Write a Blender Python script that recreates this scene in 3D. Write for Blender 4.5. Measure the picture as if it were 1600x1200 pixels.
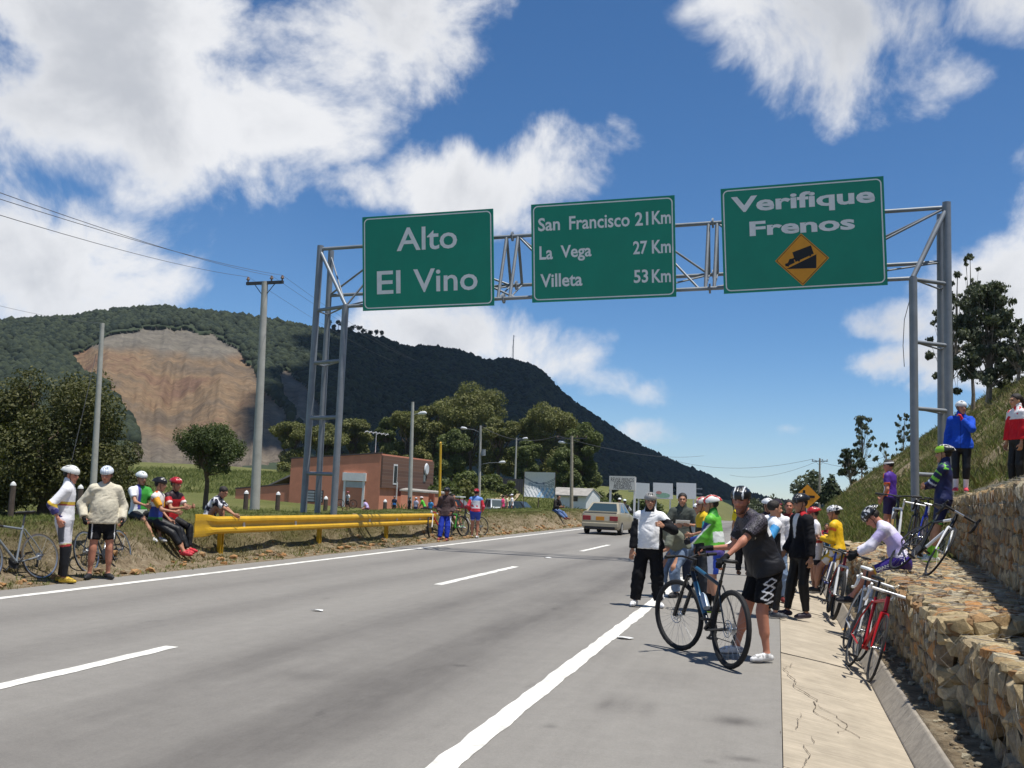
import bpy, bmesh, math, random
import numpy as np
from mathutils import Vector, Matrix
R = math.radians
for o in list(bpy.data.objects): bpy.data.objects.remove(o)
SC = bpy.context.scene
COL = SC.collection

# ------------------------------------------------------------------ camera
# world: +Y runs along the road, +X to the right bank, Z up, camera 1.55 m above the asphalt
F_PX, CX, CY, HC = 1595., 800., 600., 1.55
_roll, _vp = R(2.44), (1215., 790.)
def _basis():
    d = np.array([_vp[0]-CX, _vp[1]-CY, F_PX]); d /= np.linalg.norm(d)
    c, s = math.cos(_roll), math.sin(_roll)
    d0 = np.array([c*d[0]+s*d[1], -s*d[0]+c*d[1], d[2]])
    psi = math.asin(d0[0]); p = math.atan2(d0[1], d0[2])
    right = np.array([math.cos(psi), math.sin(psi), 0])
    fwd = np.array([-math.sin(psi)*math.cos(p), math.cos(psi)*math.cos(p), math.sin(p)])
    down = np.cross(fwd, right)
    return c*right-s*down, s*right+c*down, fwd
IX, IY, FW = _basis()
def ray(x, y):
    d = (x-CX)*IX+(y-CY)*IY+F_PX*FW
    return d/np.linalg.norm(d)
def gnd(x, y, z=0.):
    d = ray(x, y); t = (z-HC)/d[2]; return np.array([0, 0, HC])+t*d
def atY(x, y, Y):
    d = ray(x, y); return np.array([0, 0, HC])+Y/d[1]*d
def atX(x, y, X):
    d = ray(x, y); return np.array([0, 0, HC])+X/d[0]*d
def topix(P):
    v = np.asarray(P, float)-np.array([0, 0, HC]); z = v@FW
    return np.stack([CX+F_PX*(v@IX)/z, CY+F_PX*(v@IY)/z], -1)
cam = bpy.data.cameras.new('camera'); camo = bpy.data.objects.new('camera', cam); COL.objects.link(camo)
cam.sensor_width = 36; cam.lens = F_PX/1600*36; cam.clip_start = .1; cam.clip_end = 12000
_m = Matrix.Identity(4)
for i in range(3):
    _m[i][0] = IX[i]; _m[i][1] = -IY[i]; _m[i][2] = -FW[i]
_m[2][3] = HC
camo.matrix_world = _m
SC.camera = camo
SC.cycles.max_bounces = 6; SC.cycles.diffuse_bounces = 3; SC.cycles.glossy_bounces = 3; SC.cycles.transmission_bounces = 4; SC.cycles.transparent_max_bounces = 6
SC.render.resolution_x, SC.render.resolution_y = 1024, 768

# ------------------------------------------------------------------ light
SUN_EL, SUN_BACK = 75., 16.            # sun stands to the right (+X), a little behind the camera
W = bpy.data.worlds.new('World'); SC.world = W; W.use_nodes = True
nt = W.node_tree; nt.nodes.clear(); W.cycles.sampling_method = 'MANUAL'; W.cycles.sample_map_resolution = 512
def nd(t, **k):
    n = nt.nodes.new(t)
    for a, b in k.items(): setattr(n, a, b)
    return n
def mth(op, a, b=None, c=None, clamp=False):
    n = nd('ShaderNodeMath', operation=op, use_clamp=clamp)
    for i, v in enumerate((a, b, c)):
        if v is None: continue
        if isinstance(v, (int, float)): n.inputs[i].default_value = v
        else: nt.links.new(v, n.inputs[i])
    return n.outputs[0]
def lk(a, b): nt.links.new(a, b)
sky = nd('ShaderNodeTexSky', sky_type='NISHITA', sun_disc=False)
sky.sun_elevation = R(SUN_EL); sky.sun_rotation = R(90+SUN_BACK); sky.altitude = 2500; sky.air_density = 1.0; sky.dust_density = .2; sky.ozone_density = 3.5
bg1 = nd('ShaderNodeBackground'); bg1.inputs['Strength'].default_value = .108; hs_ = nd('ShaderNodeHueSaturation'); hs_.inputs['Saturation'].default_value = 1.2; hs_.inputs['Value'].default_value = .97; lk(sky.outputs[0], hs_.inputs['Color']); lk(hs_.outputs[0], bg1.inputs['Color'])
tc = nd('ShaderNodeTexCoord'); dirv = tc.outputs['Generated']
sep = nd('ShaderNodeSeparateXYZ'); lk(dirv, sep.inputs[0])
az = mth('ARCTAN2', sep.outputs[0], sep.outputs[1]); el = mth('ARCSINE', sep.outputs[2])
# the cumulus clouds: where each one stands in the sky (azimuth, elevation, half-axes in radians, weight)
def _ae(x, y):
    d = ray(x, y); return math.atan2(d[0], d[1]), math.asin(d[2])
CL = [(180, 90, 400, 190, 1.25), (500, 50, 260, 120, 1.1), (400, 185, 150, 95, 1.0), (250, 260, 150, 130, .9), (560, 105, 150, 55, .75), (90, 400, 210, 110, 1.1), (-250, 330, 260, 300, 1.1),
      (20, 470, 260, 60, .8), (568, 226, 60, 34, .62), (560, 292, 80, 44, .8), (735, 285, 140, 70, 1.2), (870, 255, 120, 82, 1.05), (930, 200, 60, 44, .6), (760, 345, 120, 50, .8),
      (700, 520, 165, 78, 1.35), (835, 548, 130, 60, 1.25), (955, 592, 85, 30, .75), (1022, 610, 62, 30, .72), (1020, 676, 60, 26, .62), (900, 570, 60, 34, .7),
      (1190, 20, 150, 85, .95), (1310, 40, 160, 110, .95), (1385, 130, 110, 85, .85), (1340, 175, 60, 60, .6), (985, 25, 90, 60, .5), (1580, 5, 100, 50, .8),
      (1560, 470, 120, 80, 1.15), (1420, 503, 105, 40, .9), (1375, 566, 120, 30, .85), (1500, 560, 130, 50, .95), (1240, 668, 46, 16, .5), (1700, 300, 90, 120, .7), (640, 5, 160, 60, .8)]
field = None
for x, y, rx, ry, w in CL:
    a0, e0 = _ae(x, y); ra = rx/F_PX; re = ry/F_PX
    u = mth('MULTIPLY', mth('SUBTRACT', az, a0), 1/ra*math.cos(e0)); v = mth('MULTIPLY', mth('SUBTRACT', el, e0), 1/re)
    e = mth('ADD', mth('MULTIPLY', u, u), mth('MULTIPLY', v, v))
    b = mth('MULTIPLY_ADD', e, -w*.62, w)
    field = b if field is None else mth('SMOOTH_MAX', field, b, .12)
field = mth('MAXIMUM', field, -.55)
# elsewhere in the sky the same broken cumulus goes on
nz0 = nd('ShaderNodeTexNoise'); nz0.inputs['Scale'].default_value = 2.6; nz0.inputs['Detail'].default_value = 3; lk(dirv, nz0.inputs['Vector'])
gen = mth('MULTIPLY_ADD', nz0.outputs['Fac'], 5.0, -2.55)
vd = ray(800, 480)
dt = nd('ShaderNodeVectorMath', operation='DOT_PRODUCT'); lk(dirv, dt.inputs[0]); dt.inputs[1].default_value = tuple(vd)
inn = nd('ShaderNodeMapRange', interpolation_type='SMOOTHSTEP'); lk(dt.outputs['Value'], inn.inputs[0]); inn.inputs[1].default_value = .72; inn.inputs[2].default_value = .82
mixf = nd('ShaderNodeMix', data_type='FLOAT'); lk(inn.outputs[0], mixf.inputs[0]); lk(gen, mixf.inputs[2]); lk(field, mixf.inputs[3])
nz = nd('ShaderNodeTexNoise'); nz.inputs['Scale'].default_value = 7.5; nz.inputs['Detail'].default_value = 9; nz.inputs['Roughness'].default_value = .6; nz.inputs['Distortion'].default_value = .3
lk(dirv, nz.inputs['Vector'])
dens = mth('ADD', mixf.outputs[0], mth('MULTIPLY_ADD', nz.outputs['Fac'], 3.4, -1.7-.47))
al = nd('ShaderNodeMapRange', interpolation_type='SMOOTHSTEP'); lk(dens, al.inputs[0]); al.inputs[1].default_value = -.14; al.inputs[2].default_value = .6
alpha = mth('MULTIPLY', al.outputs[0], .96)
nz2 = nd('ShaderNodeTexNoise'); nz2.inputs['Scale'].default_value = 5.; nz2.inputs['Detail'].default_value = 5; lk(dirv, nz2.inputs['Vector'])
shade = nd('ShaderNodeMapRange', interpolation_type='SMOOTHSTEP'); lk(mth('ADD', dens, mth('MULTIPLY_ADD', nz2.outputs['Fac'], 3., -1.5)), shade.inputs[0]); shade.inputs[1].default_value = .25; shade.inputs[2].default_value = 1.7
ccol = nd('ShaderNodeMix', data_type='RGBA'); lk(shade.outputs[0], ccol.inputs[0]); ccol.inputs[6].default_value = (.90, .905, .92, 1); ccol.inputs[7].default_value = (.56, .58, .62, 1)
bg2 = nd('ShaderNodeBackground'); bg2.inputs['Strength'].default_value = .86; lk(ccol.outputs[2], bg2.inputs['Color'])
mxs = nd('ShaderNodeMixShader'); lk(alpha, mxs.inputs[0]); lk(bg1.outputs[0], mxs.inputs[1]); lk(bg2.outputs[0], mxs.inputs[2])
wo = nd('ShaderNodeOutputWorld'); lk(mxs.outputs[0], wo.inputs['Surface'])

sl = bpy.data.lights.new('sun', 'SUN'); sl.energy = 4.8; sl.angle = R(.55); sl.color = (1, .965, .9)
so = bpy.data.objects.new('sun', sl); COL.objects.link(so)
_a = R(SUN_BACK); _e = R(SUN_EL)
SUNV = Vector((math.cos(_e)*math.cos(_a), -math.cos(_e)*math.sin(_a), math.sin(_e)))
so.rotation_euler = SUNV.to_track_quat('Z', 'Y').to_euler(); so.location = (40, -10, 120)
vs = SC.view_settings; vs.view_transform = 'Standard'; vs.look = 'None'; vs.exposure = 0.24; vs.gamma = 1

# ------------------------------------------------------------------ helpers
def srgb(h):
    if isinstance(h, str):
        h = h.lstrip('#'); c = [int(h[i:i+2], 16)/255 for i in (0, 2, 4)]
    else: c = list(h)
    return np.array([x/12.92 if x <= .04045 else ((x+.055)/1.055)**2.4 for x in c])
MATS = {}
def material(name, col, rough=.7, metal=0., var=.12, vscale=8., bump=0., bscale=60., vcol=False, spec=.4, alpha=None, detail=5):
    if name in MATS: return MATS[name]
    m = bpy.data.materials.new(name); m.use_nodes = True; t = m.node_tree; b = t.nodes['Principled BSDF']
    b.inputs['Roughness'].default_value = rough; b.inputs['Metallic'].default_value = metal; b.inputs['Specular IOR Level'].default_value = spec
    c = np.array(col) if not isinstance(col, str) else srgb(col)
    tcn = t.nodes.new('ShaderNodeTexCoord')
    if vcol:
        a = t.nodes.new('ShaderNodeAttribute'); a.attribute_name = 'Col'; src = a.outputs['Color']
    else:
        r = t.nodes.new('ShaderNodeRGB'); r.outputs[0].default_value = (*c, 1); src = r.outputs[0]
    if var > 0:
        n = t.nodes.new('ShaderNodeTexNoise'); n.inputs['Scale'].default_value = vscale; n.inputs['Detail'].default_value = detail; n.inputs['Roughness'].default_value = .65
        t.links.new(tcn.outputs['Object'], n.inputs['Vector'])
        mr = t.nodes.new('ShaderNodeMapRange'); mr.inputs[1].default_value = .3; mr.inputs[2].default_value = .7; mr.inputs[3].default_value = 1-var; mr.inputs[4].default_value = 1+var
        t.links.new(n.outputs['Fac'], mr.inputs[0])
        vm = t.nodes.new('ShaderNodeVectorMath'); vm.operation = 'SCALE'; t.links.new(src, vm.inputs[0]); t.links.new(mr.outputs[0], vm.inputs['Scale']); src = vm.outputs[0]
    t.links.new(src, b.inputs['Base Color'])
    if bump > 0:
        n2 = t.nodes.new('ShaderNodeTexNoise'); n2.inputs['Scale'].default_value = bscale; n2.inputs['Detail'].default_value = 4
        t.links.new(tcn.outputs['Object'], n2.inputs['Vector'])
        bp = t.nodes.new('ShaderNodeBump'); bp.inputs['Strength'].default_value = bump; bp.inputs['Distance'].default_value = .02
        t.links.new(n2.outputs['Fac'], bp.inputs['Height']); t.links.new(bp.outputs[0], b.inputs['Normal'])
    MATS[name] = m
    return m

def tag(o, label=None, cat=None, group=None, kind=None):
    if label: o['label'] = label
    if cat: o['category'] = cat
    if group: o['group'] = group
    if kind: o['kind'] = kind
    return o
def empty(name, loc=(0, 0, 0), rz=0., label=None, cat=None, group=None, kind=None):
    o = bpy.data.objects.new(name, None); COL.objects.link(o); o.location = tuple(float(v) for v in loc); o.rotation_euler = (0, 0, rz)
    o.empty_display_size = .2
    return tag(o, label, cat, group, kind)
def link_mesh(name, me, mat, parent=None, loc=None):
    o = bpy.data.objects.new(name, me); COL.objects.link(o)
    if mat is not None and len(me.materials) == 0:
        for mm in (mat if isinstance(mat, (list, tuple)) else [mat]): me.materials.append(mm)
    if parent: o.parent = parent
    if loc is not None: o.location = tuple(float(v) for v in loc)
    return o
def np_mesh(name, V, Fq, cols=None, smooth=True, attrs=None):
    """mesh from numpy arrays; Fq an (n,k) array or a list of faces"""
    me = bpy.data.meshes.new(name)
    V = np.asarray(V, np.float32)
    if isinstance(Fq, np.ndarray):
        n, k = Fq.shape
        me.vertices.add(len(V)); me.vertices.foreach_set('co', V.ravel())
        me.loops.add(n*k); me.loops.foreach_set('vertex_index', Fq.astype(np.int32).ravel())
        me.polygons.add(n); me.polygons.foreach_set('loop_start', np.arange(0, n*k, k, dtype=np.int32))
        me.update(calc_edges=True)
    else:
        me.from_pydata([tuple(map(float, v)) for v in V], [], [tuple(map(int, f)) for f in Fq]); me.update()
    me.polygons.foreach_set('use_smooth', np.full(len(me.polygons), smooth))
    if cols is not None:
        a = me.color_attributes.new('Col', 'FLOAT_COLOR', 'POINT')
        c4 = np.ones((len(V), 4), np.float32); c4[:, :3] = cols; a.data.foreach_set('color', c4.ravel())
    for nme, vals in (attrs or {}).items():
        a = me.attributes.new(nme, 'FLOAT', 'POINT'); a.data.foreach_set('value', np.asarray(vals, np.float32))
    return me
def frame_of(d):
    d = Vector(d).normalized(); up = Vector((0, 0, 1)) if abs(d.z) < .95 else Vector((1, 0, 0))
    u = d.cross(up).normalized(); v = u.cross(d).normalized(); return d, u, v
class MB:
    def __init__(s): s.v = []; s.f = []; s.smooth = False
    def quad(s, *p):
        i = len(s.v); s.v += [tuple(q) for q in p]; s.f.append(tuple(range(i, i+len(p)))); return s
    def box(s, c, size, rot=None):
        i = len(s.v); c = Vector(c); h = Vector(size)/2
        for dz in (-1, 1):
            for dx, dy in ((-1, -1), (1, -1), (1, 1), (-1, 1)):
                p = Vector((dx*h.x, dy*h.y, dz*h.z))
                if rot is not None: p = rot @ p
                s.v.append(tuple(c+p))
        for q in ((3, 2, 1, 0), (4, 5, 6, 7), (0, 1, 5, 4), (1, 2, 6, 5), (2, 3, 7, 6), (3, 0, 4, 7)): s.f.append(tuple(i+k for k in q))
        return s
    def tube(s, pts, r, n=8, cap=True, closed=False):
        pts = [Vector(p) for p in pts]; rs = r if isinstance(r, (list, tuple)) else [r]*len(pts)
        i0 = len(s.v); m = len(pts); pu = None
        for k, p in enumerate(pts):
            if closed: d = pts[(k+1) % m]-pts[k-1]
            else: d = pts[min(k+1, m-1)]-pts[max(k-1, 0)]
            d = d.normalized()
            if pu is None: _, u, v = frame_of(d)
            else:
                u = (pu-d*pu.dot(d))
                u = u.normalized() if u.length > 1e-6 else frame_of(d)[1]
                v = d.cross(u)
            pu = u; v = d.cross(u)
            for j in range(n):
                a = 2*math.pi*j/n; s.v.append(tuple(p+(u*math.cos(a)+v*math.sin(a))*rs[k]))
        for k in range(m if closed else m-1):
            a0 = i0+k*n; a1 = i0+((k+1) % m)*n
            for j in range(n): s.f.append((a0+j, a0+(j+1) % n, a1+(j+1) % n, a1+j))
        if cap and not closed:
            s.f.append(tuple(i0+j for j in reversed(range(n)))); s.f.append(tuple(i0+(m-1)*n+j for j in range(n)))
        return s
    def extrude(s, poly, a, b):
        """poly: list of 3D points (a planar ring); swept from offset a to offset b"""
        i = len(s.v); n = len(poly); a = Vector(a); b = Vector(b)
        s.v += [tuple(Vector(p)+a) for p in poly]+[tuple(Vector(p)+b) for p in poly]
        s.f.append(tuple(reversed(range(i, i+n)))); s.f.append(tuple(range(i+n, i+2*n)))
        for k in range(n): s.f.append((i+k, i+(k+1) % n, i+n+(k+1) % n, i+n+k))
        return s
    def loft(s, rings, cap=True, closed=True):
        i = len(s.v); n = len(rings[0])
        for r_ in rings: s.v += [tuple(p) for p in r_]
        for k in range(len(rings)-1):
            a0 = i+k*n; a1 = a0+n
            for j in range(n if closed else n-1): s.f.append((a0+j, a0+(j+1) % n, a1+(j+1) % n, a1+j))
        if cap: s.f.append(tuple(reversed(range(i, i+n)))); s.f.append(tuple(range(i+(len(rings)-1)*n, i+len(rings)*n)))
        return s
    def torus(s, c, axis, R_, r, nu=40, nv=8):
        d, u, v = frame_of(axis); c = Vector(c)
        return s.tube([c+(u*math.cos(2*math.pi*k/nu)+v*math.sin(2*math.pi*k/nu))*R_ for k in range(nu)], r, nv, closed=True)
    def mesh(s, name, smooth=None):
        me = bpy.data.meshes.new(name); me.from_pydata([tuple(map(float, v)) for v in s.v], [], s.f); me.update()
        bm = bmesh.new(); bm.from_mesh(me); bmesh.ops.recalc_face_normals(bm, faces=bm.faces); bm.to_mesh(me); bm.free()
        sm = s.smooth if smooth is None else smooth
        if sm:
            me.polygons.foreach_set('use_smooth', [True]*len(me.polygons))
            try: me.set_sharp_from_angle(angle=R(40))
            except Exception: pass
        return me
    def build(s, name, mat, parent=None, smooth=None, loc=None, bevel=0):
        o = link_mesh(name, s.mesh(name, smooth), mat, parent, loc)
        if bevel:
            b = o.modifiers.new('bevel', 'BEVEL'); b.width = bevel; b.segments = 2; b.limit_method = 'ANGLE'; b.angle_limit = R(35)
        return o
def copy_tree(o, parent=None, **kw):
    c = o.copy(); COL.objects.link(c); c.parent = parent
    for ch in o.children: copy_tree(ch, c)
    for k, v in kw.items(): c[k] = v
    return c
def vnoise(P, seed=0, octv=4, scale=1.):
    """cheap smooth value noise on (n,2|3) points, 0..1"""
    P = np.asarray(P, float)*scale; out = np.zeros(len(P)); amp = 1; tot = 0
    D = P.shape[1]
    for o in range(octv):
        Q = P*(2**o)+o*17.13+seed*7.7; I = np.floor(Q).astype(np.int64); f = Q-I; f = f*f*(3-2*f); acc = np.zeros(len(P))
        for c in range(2**D):
            w = np.ones(len(P)); h = np.zeros(len(P), np.int64)
            for d in range(D):
                b = (c >> d) & 1; w = w*(f[:, d] if b else 1-f[:, d]); h = h+(I[:, d]+b)*(374761393, 668265263, 2147483647)[d]
            h = (h ^ (h >> 13))*1274126177; h = (h ^ (h >> 16)) & 0xffff
            acc += w*h/65535.
        out += acc*amp; tot += amp; amp *= .5
    return out/tot
# ================================================================== the setting
rng = np.random.default_rng(7); random.seed(7)
def ss(a, b, t): t = np.clip((np.asarray(t, float)-a)/(b-a), 0, 1); return t*t*(3-2*t)
def roadz(y): y = np.asarray(y, float); return -.012*np.maximum(0, y-75)-.0001*np.maximum(0, np.minimum(y, 400)-110)**2*.3
def uface(y): return 2.24+.11*(np.asarray(y, float)-10.7)          # front of the upper stone wall
def Hgt(x, y):
    x = np.asarray(x, float); y = np.asarray(y, float); xl = -x
    P2 = np.stack([x, y], -1).reshape(-1, 2)
    n1 = (vnoise(P2, 1, 3, .9).reshape(x.shape)-.5); n2 = (vnoise(P2, 2, 3, .22).reshape(x.shape)-.5); n3 = (vnoise(P2, 3, 3, .03).reshape(x.shape)-.5)
    rz = roadz(y)
    # left: verge, grassy bank, lower ground behind it, meadow climbing towards the forest
    fb = 1-ss(62, 80, y)
    sh = .32*ss(15.5, 19, y)*(1-ss(33, 37, y))
    zl = .03*ss(9.9, 10.4, xl)+ss(10.42+sh+n1*.5, 11.4+sh*.8+n1*.5, xl)*(.74+.2*n2)*fb
    zl = zl-(1.42*fb+.5*(1-fb))*ss(13.2, 18.5, xl+n2)
    dist = y*.9+xl*.45
    mead = np.maximum(0, dist-88)*.062*ss(10, 42, xl)*ss(55, 90, y)
    mead = 16*(1-np.exp(-mead/16))
    zl = zl+mead+n1*.16*ss(10.4, 11, xl)+n3*2.*ss(25, 60, xl)
    # right: cut slope above the stone walls
    hill = .8*np.minimum(x-2., 12.5)+.14*np.maximum(0, x-14.5)
    hill = np.minimum(hill, 30)*(1-.74*ss(85, 175, y))+(n1*.45+n2*1.3)*ss(3, 6, x)
    zr_far = np.maximum(.03*ss(1.2, 2, x), hill*ss(1.6, 2.4, x))
    near = np.where(x > uface(y)+.38, np.maximum(1.84+n1*.1, hill), .03)
    wn = 1-ss(25.6, 26.6, y)
    zr = near*wn+zr_far*(1-wn)
    z = np.where(x < -5, zl, zr)
    z = np.where((x > -9.95) & (x < 1.03), -.45, z)
    far = ss(250, 900, np.hypot(x, y))
    return z+rz*(1-.3*far)-2*far
def gridlines(*segs):
    out = []
    for a, b, st in segs: out.append(np.arange(a, b, st))
    return np.concatenate(out)
xs = np.concatenate([-np.geomspace(5000, 62, 34), gridlines((-60, -20, 1.0), (-20, -14, .5), (-14, -10.3, .1), (-10.3, -9.8, .1), (-9.5, .9, 1.5), (1.02, 1.3, .04), (1.3, 4.6, .12), (4.6, 16, .22), (16, 60, 1.2)), np.geomspace(62, 5000, 26)])
ys = np.concatenate([-np.geomspace(3000, 8, 14), gridlines((-6, 8, 1.), (8, 34, .2), (34, 62, .32), (62, 130, 1.0), (130, 260, 3.)), np.geomspace(264, 7000, 34)])
GX, GY = np.meshgrid(xs, ys, indexing='xy')
GZ = Hgt(GX, GY)
V = np.stack([GX, GY, GZ], -1).reshape(-1, 3)
ny, nx = GX.shape
ii = (np.arange(ny-1)[:, None]*nx+np.arange(nx-1)[None, :]).ravel()
Fq = np.stack([ii, ii+1, ii+nx+1, ii+nx], -1)
xl = -V[:, 0]
gn = vnoise(V[:, :2], 5, 4, .8)
dirt = np.clip(ss(11.5, 10.55, xl+(gn-.5)*.9)*(xl > 5), 0, 1)
steep = np.gradient(GZ, axis=1)/np.maximum(1e-3, np.gradient(GX, axis=1))
dry = np.clip((np.abs(steep).ravel()-.35)*1.2, 0, 1)*.9+.25*(gn-.4)
dirt = np.maximum(dirt, ((V[:, 0] > .9) & (V[:, 0] < 2.3) & (V[:, 1] < 40)).astype(float))
hb = (V[:, 0] > 3) & (V[:, 1] < 200); hn = vnoise(V[:, :2], 9, 4, .55)
dirt = np.where(hb, np.clip((hn-.52)*5, 0, .9), dirt); dry = np.where(hb, .35+.6*(hn-.3), dry)
me = np_mesh('ground', V, Fq, smooth=True, attrs={'dirt': dirt, 'dry': dry})
def ground_mat():
    m = bpy.data.materials.new('ground_grass'); m.use_nodes = True; t = m.node_tree; b = t.nodes['Principled BSDF']; b.inputs['Roughness'].default_value = .95; b.inputs['Specular IOR Level'].default_value = .1
    N = t.nodes.new; L = t.links.new
    tc = N('ShaderNodeTexCoord')
    def noise(sc, det=6, ro=.65):
        n = N('ShaderNodeTexNoise'); n.inputs['Scale'].default_value = sc; n.inputs['Detail'].default_value = det; n.inputs['Roughness'].default_value = ro; L(tc.outputs['Object'], n.inputs['Vector']); return n.outputs['Fac']
    def ramp(f, *st):
        r = N('ShaderNodeValToRGB'); L(f, r.inputs[0]); e = r.color_ramp.elements
        while len(e) < len(st): e.new(.5)
        for el_, (p, c) in zip(e, st): el_.position = p; el_.color = (*c, 1)
        return r.outputs[0]
    def at(nm):
        a = N('ShaderNodeAttribute'); a.attribute_name = nm; return a.outputs['Fac']
    def mix(f, a, b_):
        x = N('ShaderNodeMix'); x.data_type = 'RGBA'; L(f, x.inputs[0]); L(a, x.inputs[6]); L(b_, x.inputs[7]); return x.outputs[2]
    green = ramp(noise(.16, 8, .7), (.3, (.085, .105, .032)), (.55, (.14, .145, .05)), (.75, (.215, .19, .085)))
    dryc = ramp(noise(2.2), (.3, (.08, .075, .03)), (.6, (.145, .12, .055)), (.8, (.21, .17, .085)))
    soil = ramp(noise(5., 8, .75), (.3, (.15, .11, .07)), (.5, (.29, .225, .145)), (.72, (.46, .39, .28)))
    c = mix(at('dry'), green, dryc); c = mix(at('dirt'), c, soil)
    fine = noise(22, 6, .8)
    mr = N('ShaderNodeMapRange'); mr.inputs[1].default_value = .3; mr.inputs[2].default_value = .7; mr.inputs[3].default_value = .6; mr.inputs[4].default_value = 1.35; L(fine, mr.inputs[0])
    vm = N('ShaderNodeVectorMath'); vm.operation = 'SCALE'; L(c, vm.inputs[0]); L(mr.outputs[0], vm.inputs['Scale']); L(vm.outputs[0], b.inputs['Base Color'])
    bp = N('ShaderNodeBump'); bp.inputs['Strength'].default_value = .9; bp.inputs['Distance'].default_value = .12; L(noise(9, 8, .75), bp.inputs['Height']); L(bp.outputs[0], b.inputs['Normal'])
    return m
M_GROUND = ground_mat()
g = link_mesh('ground', me, M_GROUND); tag(g, 'grassy ground, banks and hillside on both sides of the road', kind='structure')

# ---- road
def strip(x0, x1, ylist, dz, nxs=2):
    xsv = np.linspace(x0, x1, nxs); A, B = np.meshgrid(xsv, ylist, indexing='xy')
    Z = roadz(B)+dz; V = np.stack([A, B, Z], -1).reshape(-1, 3); n, k = A.shape
    i = (np.arange(n-1)[:, None]*k+np.arange(k-1)[None, :]).ravel()
    return V, np.stack([i, i+1, i+k+1, i+k], -1)
def asphalt_mat():
    m = bpy.data.materials.new('asphalt'); m.use_nodes = True; t = m.node_tree; b = t.nodes['Principled BSDF']; b.inputs['Roughness'].default_value = .82; b.inputs['Specular IOR Level'].default_value = .35
    N = t.nodes.new; L = t.links.new
    tc = N('ShaderNodeTexCoord')
    def noise(sc, det=6, ro=.65, stretch=None):
        n = N('ShaderNodeTexNoise'); n.inputs['Scale'].default_value = sc; n.inputs['Detail'].default_value = det; n.inputs['Roughness'].default_value = ro
        if stretch:
            mp = N('ShaderNodeMapping'); mp.inputs['Scale'].default_value = stretch; L(tc.outputs['Object'], mp.inputs['Vector']); L(mp.outputs[0], n.inputs['Vector'])
        else: L(tc.outputs['Object'], n.inputs['Vector'])
        return n.outputs['Fac']
    def M(op, a, b_=None, cl=False):
        n = N('ShaderNodeMath'); n.operation = op; n.use_clamp = cl
        for i, v in enumerate((a, b_)):
            if v is None: continue
            if isinstance(v, (int, float)): n.inputs[i].default_value = v
            else: L(v, n.inputs[i])
        return n.outputs[0]
    sp = N('ShaderNodeSeparateXYZ'); L(tc.outputs['Object'], sp.inputs[0]); X = sp.outputs[0]
    wob = M('MULTIPLY', M('SUBTRACT', noise(.25, 2), .5), .8)
    Xw = M('ADD', X, wob)
    # tyre-polished, oil-darkened tracks of the two lanes
    acc = None
    for c0, w, k in ((-2.95, .5, .75), (-4.35, .42, .55), (-6.4, .5, .5), (-8.05, .5, .5), (-3.6, 1.2, .35)):
        d = M('DIVIDE', M('SUBTRACT', Xw, c0), w); e = M('MULTIPLY', M('POWER', 2.718, M('MULTIPLY', M('MULTIPLY', d, d), -1.)), k)
        acc = e if acc is None else M('ADD', acc, e)
    blot = noise(.9, 6, .7, (1, .28, 1))
    dark = M('MULTIPLY', acc, M('MULTIPLY_ADD', blot, 1.3) if False else M('ADD', M('MULTIPLY', blot, 1.5), -.1))
    st = N('ShaderNodeMapRange'); st.inputs[1].default_value = .66; st.inputs[2].default_value = .74; L(noise(1.7, 5, .6, (1.3, .6, 1)), st.inputs[0])
    lg = noise(1.1, 7, .75, (2.6, .09, 1)); dark = M('ADD', dark, M('MULTIPLY', M('SUBTRACT', lg, .42), .6)); dark = M('ADD', dark, M('MULTIPLY', st.outputs[0], .3))
    # oil drips and rubber marks on the shoulder and the lanes
    for px_, py_, rx, ry, k in ((1150, 1127, .16, .16, .9), (975, 1102, .16, .3, .4), (1012, 1108, .06, .3, .35), (945, 1100, .05, .3, .4), (1050, 1060, .3, .5, .3), (930, 1020, .25, .5, .22), (1160, 1186, .12, .06, .7), (1110, 1190, .05, .05, .7), (480, 1055, .5, .25, .25), (1280, 1130, .1, .3, .3), (860, 1135, .05, .05, .6), (720, 1040, .07, .05, .6)):
        c_ = gnd(px_, py_); dx = M('DIVIDE', M('SUBTRACT', X, float(c_[0])), rx); dy = M('DIVIDE', M('SUBTRACT', sp.outputs[1], float(c_[1])), ry)
        e_ = M('POWER', 2.718, M('MULTIPLY', M('ADD', M('MULTIPLY', dx, dx), M('MULTIPLY', dy, dy)), -1.)); dark = M('ADD', dark, M('MULTIPLY', M('MULTIPLY', e_, M('ADD', M('MULTIPLY', blot, 2.6), -.5)), k))
    r = N('ShaderNodeValToRGB'); L(dark, r.inputs[0]); e = r.color_ramp.elements
    e[0].position = 0; e[0].color = (.235, .22, .197, 1); e[1].position = .95; e[1].color = (.105, .096, .087, 1)
    fine = noise(110, 4, .85); mid = noise(5, 8, .75); spk = noise(38, 3, .9)
    v = M('ADD', M('ADD', M('MULTIPLY', fine, .75), M('MULTIPLY', mid, .42)), M('MULTIPLY', spk, .5)); v = M('ADD', v, .165)
    vm = N('ShaderNodeVectorMath'); vm.operation = 'SCALE'; L(r.outputs[0], vm.inputs[0]); L(v, vm.inputs['Scale']); L(vm.outputs[0], b.inputs['Base Color'])
    bp = N('ShaderNodeBump'); bp.inputs['Strength'].default_value = .35; bp.inputs['Distance'].default_value = .006; L(fine, bp.inputs['Height']); L(bp.outputs[0], b.inputs['Normal'])
    return m
M_ASPH = asphalt_mat()
yl = np.concatenate([np.arange(-12, 70, 2.), np.arange(70, 420, 5.)])
V, Fq = strip(-9.98, .05, yl, 0., 12)
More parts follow.
